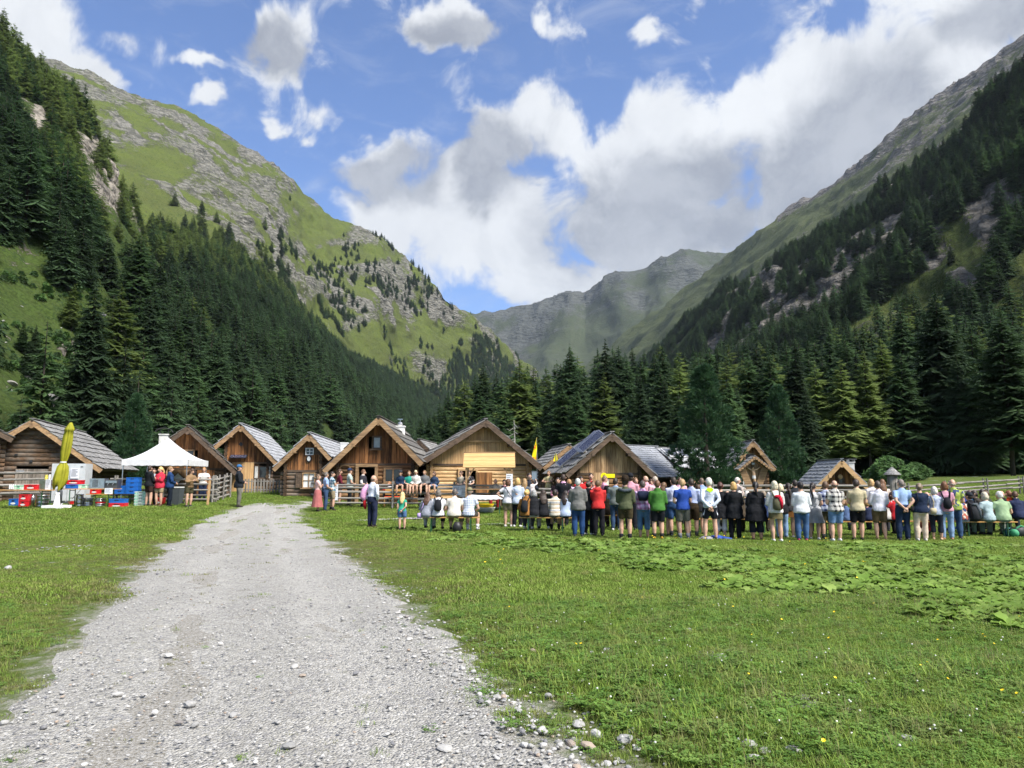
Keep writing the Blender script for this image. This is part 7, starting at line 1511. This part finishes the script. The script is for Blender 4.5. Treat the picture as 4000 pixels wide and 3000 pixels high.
    sitter('woman with ash blonde hair in pale grey blue shirt on the right bench', 3851, 20.2, 1.72, ('tee', 'a8bcc0'), ('pants', '6a7a70'), ('bob', 'c0b8a4'), yaw=15, nod=15); sitter('white haired man in pale green shirt on the right bench', 3907, 20.2, 1.76, ('polo', '9ab48c'), ('pants', '7a8074'), ('short', 'd8d4d0'), fat=1.15)
    for px, l, tp, hr, yw in ((3762, 'grey haired woman in dark blue on the far bench at the right', ('jacket', '2c3c78'), ('bob', '8a8a86'), 10), (3790, 'person in bright blue on the far bench at the right', ('tee', '3aa0d8'), ('short', '4a2c20'), 0), (3815, 'dark haired man looking left on the far bench', ('jacket', '44403a'), ('short', '2c221c'), 75), (3862, 'brown haired man in dark green on the far bench', ('jacket', '3c4238'), ('short', '4a3020'), 60), (3915, 'balding man in black on the far bench', ('jacket', '26282a'), ('bald', '9a8474'), 0), (3945, 'person in orange and grey jacket at the end of the far bench', ('jacket', 'd8522c'), ('short', '7a4c34'), 10)): sitter(l, px, 21.85, 1.72, tp, ('pants', '3a3c40'), hr, yaw=yw)
    sitter('person in navy jacket at the right end of the far bench', 3968, 21.6, 1.68, ('jacket', '2c3450'), ('pants', '30343c'), ('short', '5a4030')); sitter('dark haired person in brown on the far bench behind the cap', 3838, 22.6, 1.74, ('jacket', '4a4038'), ('pants', '3a3c40'), ('short', '2a201c'))
    # ---- seated behind the standing row
    sitter('boy in denim jacket sitting behind the plaid shirts', 3300, 20.8, 1.20, ('jacket', '566c94'), ('pants', '40485a'), ('short', '8a6a44')); sitter('child in pink and navy top sitting between the brown shorts', 3383, 20.75, 1.16, [('tee', 'e070a8'), ('vest', '28304a')], ('pants', '33384a'), ('bob', 'b08c58')); sitter('person in cream hoodie seated beside the blue shirt', 3462, 20.7, 1.66, ('hoodie', 'dcd8d0'), ('pants', '4a4640'), ('curly', '5c3e28')); sitter('person in red vest seated behind the blue shirt', 3490, 20.6, 1.70, [('shirt', 'd8d4d0'), ('vest', 'c02c34')], ('pants', '26262a'), ('bob', '4a3424'))
    sitter('bald person seated behind the navy vest', 3622, 20.6, 1.72, ('tee', 'd0c4bc'), ('pants', 'b83a3a'), ('bald', '9a8878')); sitter('person in pale blue seated behind the grey dirndl', 3196, 20.8, 1.66, ('hoodie', 'a8c4d8'), ('pants', '4a5464'), ('bob', '9a7c54'))
    for px, l, tp, hr in ((2700, 'person in blue seated behind the blue tee shirt', ('shirt', '3c5a8c'), ('short', '6a5a4c')), (2842, 'grey haired man in blue shirt seated behind the women in black', ('shirt', '46649a'), ('bald', '9a9088')), (2890, 'white haired woman in brown seated behind the blonde woman', ('jacket', '4a4034'), ('bob', 'd4d0c8')), (2918, 'white haired man in dark grey seated beside the large woman', ('jacket', '4a4c4e'), ('short', 'd0ccc4')), (2982, 'person in navy seated right of the large woman', ('jacket', '2c3c62'), ('short', '8a7a68'))): sitter(l, px, 22.0, 1.72, tp, ('pants', '3c3830'), hr)
    for px, Y, l, tp, hr, yw in ((2655, 25.5, 'man in pink shirt beyond the blue tee shirt', ('shirt', 'e0b0bc'), ('short', '4a3a2c'), 170), (2740, 24.5, 'man in blue shirt beyond the cyclist', ('shirt', '9ab0dc'), ('short', '6a5a4c'), 10), (2880, 25, 'white haired man beyond the blonde woman in black', ('shirt', 'c8b8b0'), ('short', 'c8c0b8'), -60), (3105, 22.5, 'man in dark shirt beyond the white blouse', ('shirt', '33363c'), ('short', '2c2420'), 0), (3400, 23, 'fair woman in white beyond the beige polo', ('shirt', 'e0dcdc'), ('bob', 'c0a070'), 20), (3445, 22.6, 'woman with brown hair beyond the white shirt', ('shirt', 'd8c8bc'), ('long', '6a4a30'), 0)): P(l, px, Y, 1.72, yw, tp, ('pants', '3a3c42'), hr, 'front')
    P('person in pale yellow at the far fence beside the solar panel hut', 2143, 37, 1.66, 140, ('tee', 'd8c898'), ('pants', '4a4a44'), ('short', '7a5c40'), 'rail')
crowd()
bake_people()
# ------------------------------------------------------------------ ground cover
def blades(seed, n, hgt, spread, wid, bend=.6, flat=False):
    r = random.Random(seed); V = []; F = []
    for i in range(n):
        a = r.random() * 6.28; q = spread * r.random() ** .5; x, y = q * math.cos(a), q * math.sin(a); d = r.random() * 6.28; h = hgt * r.uniform(.45, 1.1); b = bend * h * r.uniform(.2, 1.2); w = wid * r.uniform(.7, 1.3); s = (-math.sin(d) * w, math.cos(d) * w); k = len(V); dx, dy = math.cos(d), math.sin(d)
        V += [(x - s[0], y - s[1], -.01), (x + s[0], y + s[1], -.01), (x + dx * b * .35 - s[0] * .8, y + dy * b * .35 - s[1] * .8, h * .6), (x + dx * b * .35 + s[0] * .8, y + dy * b * .35 + s[1] * .8, h * .6), (x + dx * b, y + dy * b, h * (1 if not flat else .7))]
        F += [(k, k + 1, k + 3, k + 2), (k + 2, k + 3, k + 4)]
    return V, F
def clover(seed, n=16):
    r = random.Random(seed); V = []; F = []
    for i in range(n):
        a = r.random() * 6.28; q = .09 * r.random() ** .5; c = Vector((q * math.cos(a), q * math.sin(a), r.uniform(.015, .05)))
        for j in range(3):
            t = a + j * 2.094; d = Vector((math.cos(t), math.sin(t), .25)); s = Vector((-math.sin(t), math.cos(t), 0)); l = r.uniform(.010, .018); k = len(V); V += [c, c + d * l + s * l * .6, c + d * l * 1.5, c + d * l - s * l * .6]; F.append((k, k + 1, k + 2, k + 3))
    return V, F
def grass_mat(name, a, b_, c, dry):
    m, t, b = newmat(name); p = pos(t); n = t.noise(p, .55, 4, .6); n2 = t.noise(p, 2.6, 3, .6); r = rnd(t)
    col_ = t.mix(t.ramp(n, .36, .64), a, b_); col_ = t.mix(t.ramp(r, .55, 1.), col_, c); col_ = t.mix(t.math('MULTIPLY', t.ramp(n2, .5, .68), .75), col_, dry)
    v = t.math('ADD', .72, t.math('MULTIPLY', t.math('FRACT', t.math('MULTIPLY', r, 7.31)), .56)); col_ = t.mix(1., col_, t.add('ShaderNodeCombineXYZ', {0: v, 1: v, 2: v}).outputs[0], 'MULTIPLY')
    t.l.new(col_, b.inputs['Base Color']); b.inputs['Roughness'].default_value = .6; b.inputs['Specular IOR Level'].default_value = .25
    tr = t.add('ShaderNodeBsdfTranslucent', {0: col_}); mx = t.add('ShaderNodeMixShader', {0: .34, 1: b.outputs[0], 2: tr.outputs[0]}); t.l.new(mx.outputs[0], t.n['Material Output'].inputs[0]); return m
G1 = grass_mat('meadow_grass', (.17, .275, .040), (.225, .32, .055), (.25, .33, .07), (.28, .295, .095)); G2 = grass_mat('dry_stalks', (.24, .24, .09), (.30, .28, .13), (.22, .26, .08), (.33, .29, .16)); G3 = grass_mat('clover_leaves', (.11, .225, .042), (.145, .26, .048), (.175, .275, .062), (.17, .23, .06))
G4 = grass_mat('worn_grass', (.17, .185, .06), (.22, .215, .08), (.20, .23, .07), (.27, .245, .12))
TUFT = [mesh('tuft', *blades(i, 30, (.045, .06, .038, .085)[i], .10, .0026, .9), G1) for i in range(4)] + [mesh('stalks', *blades(9 + i, 6, .15, .10, .0014, .6), G2) for i in range(2)] + [mesh('clover', *clover(20 + i, 22), G3) for i in range(2)] + [mesh('worn_tuft', *blades(50 + i, 24, (.03, .042)[i], .09, .0024, 1.1), G4) for i in range(2)]
FAR = [mesh('turf', *blades(30 + i, 34, (.05, .07, .042)[i], .17, .006, .9), G1) for i in range(3)] + [mesh('worn_turf', *blades(60 + i, 28, (.032, .045)[i], .17, .005, 1.1), G4) for i in range(2)]
def field_points(n, y0, y1, seed, edge=-.05, power=1.):
    r = np.random.default_rng(seed); y = y0 + (y1 - y0) * r.random(n) ** power; x = (r.random(n) * 2 - 1) * (y * .74 + 1.2); e = path_edge(x, y); e = np.where(y > YP_MAX - .2, np.where((x > PLs[-1, 0] - 1) & (x < PRs[-1, 0] + 1) & (y < YP_MAX + .6), 1, -5), e)
    nz = vnoise(np.stack([x * 1.4, y * 1.4, x * 0], -1), 4) - .5; nb = vnoise(np.stack([x * 4., y * 4., x * 0], -1), 14) - .5
    fray = e + nz * 1.1 + nb * .8
    prob = 1 - smooth(fray, -.55, .15); worn = smooth(fbm(np.stack([x * .55, y * .55, x * 0], -1), 3, 44), .50, .66) * smooth(-x, -3, 3); prob = prob * (1 - .72 * worn)
    xl_ = np.interp(y, PLs[:, 1], PLs[:, 0]); xr_ = np.interp(y, PRs[:, 1], PRs[:, 0]); mid = np.exp(-(((x - xl_) / np.maximum(xr_ - xl_, .1) - .5) / .07) ** 2); prob = np.maximum(prob, (.008 + .06 * mid * (nz > .08)) * (e > 0)); k = r.random(n) < prob; x, y = x[k], y[k]
    return np.c_[x, y, ground(x, y)], e[k], r
def put_grass():
    P, e, r = field_points(62000, 3.6, 10.5, 1, power=.8); n = len(P); q = r.random(n); idx = np.where(q < .66, (r.random(n) * 4).astype(int), np.where(q < .74, 4 + (r.random(n) * 2).astype(int), 6 + (r.random(n) * 2).astype(int)))
    dry = (r.random(n) < .6 * np.exp(-(np.minimum(e, 0) / 1.6) ** 2) * (.4 + .9 * vnoise(P * .7, 31))) | ((P[:, 0] < -1) & (r.random(n) < .35)); idx = np.where(dry, 8 + (r.random(n) * 2).astype(int), idx)
    s = (.65 + .6 * r.random(n)) * np.where(P[:, 0] < -1, .72, 1.) * (.6 + .7 * vnoise(P * .8, 3)) * np.where(e > -.4, .6, 1.); scatter('near_grass', P, np.c_[(r.random((n, 2)) - .5) * .3, r.random(n) * 6.28], np.c_[s, s, s], idx, TUFT, 'short meadow grass and clover in the foreground')
    P, e, r = field_points(70000, 10, 23, 2, power=.9); n = len(P); idx = (r.random(n) * 3).astype(int); dry = (r.random(n) < .8 * np.exp(-(np.minimum(e, 0) / 1.9) ** 2) * (.4 + .9 * vnoise(P * .5, 31))) | ((P[:, 0] < -1) & (r.random(n) < .45 * vnoise(P * .4, 33) + .15)); idx = np.where(dry, 3 + (r.random(n) * 2).astype(int), idx); s = (.6 + .6 * r.random(n)) * np.where(P[:, 0] < -1, .7, 1.) * (.6 + .7 * vnoise(P * .5, 3)); scatter('meadow_grass', P, np.c_[(r.random((n, 2)) - .5) * .3, r.random(n) * 6.28], np.c_[s, s, s], idx, FAR, 'meadow grass in the middle distance')
    P, e, r = field_points(100000, 22, 52, 3, power=.9); n = len(P); idx = (r.random(n) * 3).astype(int); s = (.9 + .8 * r.random(n)); scatter('far_grass', P, np.c_[(r.random((n, 2)) - .5) * .3, r.random(n) * 6.28], np.c_[s * .95, s * .95, s * .62], idx, FAR, 'grass around the crowd and the huts')
put_grass()
# broad dock leaves
def dock(seed):
    r = random.Random(seed); V = []; F = []
    for i in range(11):
        a = i * 2.4 + r.uniform(-.4, .4); L = r.uniform(.16, .30); w = L * r.uniform(.30, .42); el = r.uniform(.15, .75); d = Vector((math.cos(a) * math.cos(el), math.sin(a) * math.cos(el), math.sin(el))); s = Vector((-math.sin(a), math.cos(a), 0)); k = len(V); c0 = d * r.uniform(.02, .08)
        for j in range(7):
            t = j / 6; wd = w * math.sin(math.pi * min(1, .10 + .86 * t)) ** .75 * (1 if j < 6 else .05); c = c0 + d * L * t + Vector((0, 0, -.45 * L * t * t + .02)); up = .25 * wd + .012 * math.sin(j * 2.6 + i)
            V += [c - s * wd + Vector((0, 0, up)), c, c + s * wd + Vector((0, 0, .25 * wd + .012 * math.sin(j * 2.1 + i + 2)))]
        for j in range(6): b = k + 3 * j; F += [(b, b + 1, b + 4, b + 3), (b + 1, b + 2, b + 5, b + 4)]
    return V, F
GD = grass_mat('dock_leaf_green', (.145, .25, .042), (.19, .30, .055), (.235, .325, .08), (.17, .255, .05))
DOCKS = [mesh('dock', *dock(i), GD, True) for i in range(4)]
def put_docks():
    L = [(1850, 2098, 130, 14, 40), (2080, 2128, 190, 20, 90), (2330, 2150, 200, 22, 110), (2540, 2160, 230, 30, 160), (2660, 2200, 230, 34, 170), (2880, 2205, 200, 34, 130), (3060, 2280, 190, 40, 120), (3200, 2300, 170, 34, 90), (3270, 2225, 180, 45, 110), (3420, 2150, 170, 20, 80), (3620, 2180, 240, 40, 170), (3480, 2265, 200, 35, 130), (3700, 2320, 260, 40, 190), (3840, 2390, 210, 50, 160), (3960, 2250, 150, 60, 130), (3740, 2145, 240, 14, 90), (2450, 2128, 200, 12, 70), (1560, 2052, 90, 10, 26)]
    r = np.random.default_rng(8); P = []
    for px, py, a, b, n in L: n = int(n * 1.05); P.append(gpn(px + a * .52 * r.standard_normal(n), np.maximum(2070, py + b * .55 * r.standard_normal(n))))
    P = np.concatenate(P); n = len(P); s = .42 + .48 * r.random(n) ** 1.5; scatter('dock_leaves', P, np.c_[(r.random((n, 2)) - .5) * .3, r.random(n) * 6.28], np.c_[s, s, s * .95], (r.random(n) * 4).astype(int), DOCKS, 'patches of broad dock leaves in the meadow')
put_docks()
# stones
def rock(seed, flat=.55):
    bm = bmesh.new(); bmesh.ops.create_icosphere(bm, subdivisions=2, radius=1); r = random.Random(seed); o = r.random() * 50
    V = np.array([v.co[:] for v in bm.verts]); d = .72 + .62 * vnoise(V * 1.1 + o, seed) + .16 * vnoise(V * 3 + o, seed + 1)
    for v, k in zip(bm.verts, d): v.co = Vector((v.co.x * k * r.choice([1, 1]) * 1.15, v.co.y * k * .85, v.co.z * k * flat))
    me = bpy.data.meshes.new('stone'); bm.to_mesh(me); bm.free(); me.materials.append(GRAVEL); return me
m, t, b = newmat('pebbles'); n = t.noise(pos(t), 60., 4, .6); r_ = rnd(t); f7 = t.math('FRACT', t.math('MULTIPLY', r_, 5.7))
c = t.mix(r_, (.25, .25, .245), (.50, .49, .47)); c = t.mix(t.ramp(f7, .80, .84), c, (.16, .16, .17)); c = t.mix(t.ramp(f7, .93, .95), c, (.34, .27, .21)); c = t.mix(t.math('MULTIPLY', t.ramp(n, .4, .7), .4), c, (.26, .255, .25))
t.l.new(c, b.inputs['Base Color']); b.inputs['Roughness'].default_value = .85; bump(t, b, n, .5, .004); GRAVEL = m
ROCKS = [rock(i, (.5, .62, .42, .7, .35, .55)[i]) for i in range(6)]
def put_stones():
    r = np.random.default_rng(4); n = 30000; y = 3.6 + 16 * r.random(n) ** 1.5; x = (r.random(n) * 2 - 1) * (y * .74 + 1); e = path_edge(x, y); xr = np.interp(y, PRs[:, 1], PRs[:, 0]); rim = np.abs(x - xr - .05)
    nz = vnoise(np.stack([x * 1.2, y * 1.2, x * 0], -1), 9); pr = np.where(e > 0, .40 + .3 * (nz > .55), 0) + .9 * np.exp(-(rim / .5) ** 2) * (nz > .35) + .05 * (e < 0) * (e > -1.6); k = r.random(n) < pr; x, y, e, rim = x[k], y[k], e[k], rim[k]; n = len(x)
    big = np.exp(-((rim) / .45) ** 2); s = (.005 + .009 * r.random(n) ** 2.5) * (1 + 1.1 * big * r.random(n)) + .010 * (r.random(n) < .015); z = ground(x, y) + np.where(e > 0, .026, .006) + s * .1
    scatter('gravel', np.c_[x, y, z], np.c_[(r.random((n, 2)) - .5) * .5, r.random(n) * 6.28], np.c_[s, s, s], (r.random(n) * 6).astype(int), ROCKS, 'loose gravel on the path and along its edge')
    # pale stone strips in the grass behind the crowd's left end and worn stony spots
    P = []; S_ = []
    for (a, b_, n, jit, sc) in (((1395, 2033), (1660, 2024), 420, .16, .05), ((1850, 2052), (2010, 2044), 240, .12, .045), ((2770, 2560), (2860, 2600), 60, .12, .05), ((3060, 2725), (3240, 2755), 70, .10, .05), ((3460, 2900), (3540, 2905), 24, .07, .04), ((660, 2150), (900, 2120), 60, .3, .03), ((150, 2150), (420, 2130), 60, .4, .03)):
        t = r.random(n); g = gpn(a[0] + (b_[0] - a[0]) * t, a[1] + (b_[1] - a[1]) * t) + np.c_[r.normal(size=(n, 2)) * jit, np.full(n, .012)]; P.append(g); S_.append(sc * (.35 + .8 * r.random(n)))
    P = np.concatenate(P); n = len(P); S_ = np.concatenate(S_); scatter('stone_strip', P, np.c_[(r.random((n, 2)) - .5) * .3, r.random(n) * 6.28], np.c_[S_, S_, S_ * .6], (r.random(n) * 6).astype(int), ROCKS, 'pale stony strips and worn stony spots in the grass')
    # single stones big enough to pick out
    q = random.Random(2); ST = [(2440, 2905, 0.051), (2395, 2855, 0.034), (2330, 2885, 0.034), (2260, 2845, 0.041), (2300, 2930, 0.037), (2460, 2870, 0.034), (2140, 2730, 0.027), (2080, 2555, 0.034), (2030, 2405, 0.027), (2370, 2550, 0.034), (2310, 2560, 0.024), (2270, 2670, 0.027), (740, 2765, 0.037), (660, 2570, 0.034), (1150, 2615, 0.027), (1180, 2650, 0.027), (1390, 2640, 0.020), (1130, 2930, 0.037), (460, 2725, 0.034), (560, 2725, 0.020), (700, 2835, 0.020), (760, 2845, 0.024), (910, 2805, 0.027), (170, 2855, 0.020), (30, 2225, 0.061), (675, 2150, 0.041), (1740, 2940, 0.041), (1690, 2500, 0.024), (1800, 2595, 0.020), (2960, 2680, 0.034), (3320, 2680, 0.041), (3390, 2680, 0.031), (2930, 2935, 0.048), (2950, 2980, 0.041), (2990, 2950, 0.034), (3100, 2950, 0.041), (2690, 2470, 0.027), (2350, 2485, 0.024), (3550, 2905, 0.034), (2020, 2500, 0.027)]
    for px, py, s in ST:
        g = gp(px, py); dark = q.random() < .3; me = ROCKS[q.randrange(6)]
        o = link('stone', me, None, g + Vector((0, 0, .02 + s * .15)), (q.uniform(-.2, .2), q.uniform(-.2, .2), q.random() * 6.28), (s, s, s)); tag(o, 'single stone lying loose on the path or along its grassy edge', 'stone', 'single stones by the path')
put_stones()
# boulders on the left hillside
for i, (px, py, s) in enumerate(((375, 1355, 2.2), (310, 1340, 1.4), (420, 1480, 1.6), (190, 1565, 1.5), (285, 1590, 1.1), (380, 1660, 1.0), (120, 1460, 1.3), (470, 1650, 1.2), (60, 1480, 1.0), (430, 1390, 1.2))):
    s *= .55; p = hill_point(GA, px, py); o = link('boulder', ROCKS[i % 6].copy(), None, p, (0, .3, i), (s, s, s)); o.data.materials[0] = MAT['stone']; tag(o, 'pale boulder in the rocky clearing on the left hillside', 'boulder', 'boulders in the clearing')
# low shrubs and rubble of the clearing
def put_clearing():
    P, v, r = sample_patch(GA, 200000, 55); px, py = proj(P); k = poly_mask(px, py, CLEARING) & (P[:, 1] < 260) & (P[:, 1] > 36); P = P[k][:7000]; n = len(P); nz = fbm(P / 7, 3, 4)
    sh = nz > .47; Q = P[sh]; m = len(Q); BUSH = []
    for sd in range(3):
        q = random.Random(sd); V = []; F = []
        for i in range(170):
            a = q.random() * 6.28; t = q.random(); R = .55 * (1 - t * .6) * (.5 + .5 * q.random()); c = Vector((math.cos(a) * R, math.sin(a) * R, t * .75)); d = Vector((q.gauss(0, 1), q.gauss(0, 1), q.gauss(.4, .6))).normalized(); s_ = d.orthogonal().normalized(); l = q.uniform(.07, .16); b = len(V); V += [c - d * l, c + s_ * l * .5, c + d * l, c - s_ * l * .5]; F.append((b, b + 1, b + 2, b + 3))
        BUSH.append(mesh('low_shrub', V, F, MAT['leaf'] if sd < 2 else MAT['larch_dark']))
    s_ = .5 + 1.3 * r.random(m) ** 1.5; scatter('hillside_shrubs', Q, np.c_[np.zeros((m, 2)), r.random(m) * 6.28], np.c_[s_, s_, s_ * .8], (r.random(m) * 3).astype(int), BUSH, 'low shrubs covering the clearing on the left hillside')
    Q = P[(~sh) & (r.random(n) < .10)]; m = len(Q); s_ = .15 + .5 * r.random(m) ** 3; scatter('hillside_rubble', Q, np.c_[(r.random((m, 2)) - .5), r.random(m) * 6.28], np.c_[s_, s_, s_], (r.random(m) * 6).astype(int), ROCKS, 'pale rubble strewn over the clearing on the left hillside')
put_clearing()
# yellow meadow flowers
def put_flowers():
    h = MB(); n = 7
    for k in range(n): a = 2 * math.pi * k / n; c, s = math.cos(a), math.sin(a); h.raw([(0, 0, 0), (c * .011 - s * .007, s * .011 + c * .007, .004), (c * .019, s * .019, .007), (c * .011 + s * .007, s * .011 - c * .007, .004)], [(0, 1, 2, 3)])
    hm = h.mesh('flower_head', plain('buttercup_yellow', (.85, .60, .01), .5, 0, .1)); st = MB(); st.tube([(0, 0, -.12), (.004, 0, -.05), (0, 0, 0)], .0018, 4); sm = st.mesh('stem', G1); q = random.Random(4)
    SP = [(2455, 2450), (2510, 2355), (2270, 2555), (2250, 2555), (2225, 2555), (2425, 2675), (1895, 2225), (1990, 2400), (2860, 2385), (2865, 2400), (2940, 2465), (3055, 2453), (3260, 2420), (3315, 2445), (3415, 2385), (3345, 2500), (3240, 2530), (3265, 2695), (2925, 2670), (3490, 2665), (3770, 2585), (3745, 2530), (3850, 2520), (3885, 2545), (3920, 2750), (3705, 2690), (3600, 2635), (3625, 2625), (3155, 2585), (3840, 2515), (3580, 2410), (3750, 2738), (3975, 2750), (3220, 2960), (3990, 2950)]
    SP += [(q.uniform(2500, 3300), q.uniform(2105, 2135)) for _ in range(40)] + [(q.uniform(1900, 3400), q.uniform(2130, 2330)) for _ in range(25)] + [(q.uniform(2400, 4000), q.uniform(2330, 2600)) for _ in range(12)]
    for px, py in SP:
        g = gp(px, py); s = q.uniform(.75, 1.1) * (.72 if py > 2300 else 1.1); o = empty('yellow_flower', g + Vector((0, 0, .12 * s)), q.random() * 6, 'little yellow flower in the meadow grass', 'flower', 'yellow meadow flowers'); o.scale = (s, s, s); link('flower_head', hm, o, None, (q.uniform(-.5, .5), q.uniform(-.1, .6), 0)); link('stem', sm, o)
    w = MB(); w.ball((0, 0, 0), (.007, .007, .006), 6, 4); wm = w.mesh('clover_head', plain('clover_white', (.72, .72, .66), .7)); r = np.random.default_rng(3); P = []
    n = 230; P = gpn(r.uniform(1700, 4000, n), 2110 + 850 * r.random(n) ** 1.3); P[:, 2] += r.uniform(.05, .1, n); s = .7 + .6 * r.random(n); scatter('clover_flowers', P, np.zeros((n, 3)), np.c_[s, s, s], np.zeros(n, int), [wm], 'tiny white clover flowers in the meadow')
put_flowers()
# ------------------------------------------------------------------ haze
def build_haze():
    m = bpy.data.materials.new('valley_haze'); m.use_nodes = True; t = NT(m.node_tree); t.n.clear()
    o = t.add('ShaderNodeOutputMaterial'); v = t.add('ShaderNodeVolumePrincipled', {'Color': (.72, .84, 1., 1), 'Density': .00005, 'Anisotropy': .2})
    t.l.new(v.outputs[0], o.inputs['Volume'])
    x0, x1, y0, y1, z0, z1 = -5200, 5200, -1700, 9200, -8, 1900
    b = MB(); b.box(((x0 + x1) / 2, (y0 + y1) / 2, (z0 + z1) / 2), (x1 - x0, y1 - y0, z1 - z0))
    h = b.build('haze', m); tag(h, 'thin bluish haze filling the valley air', None, None, 'stuff')
build_haze()
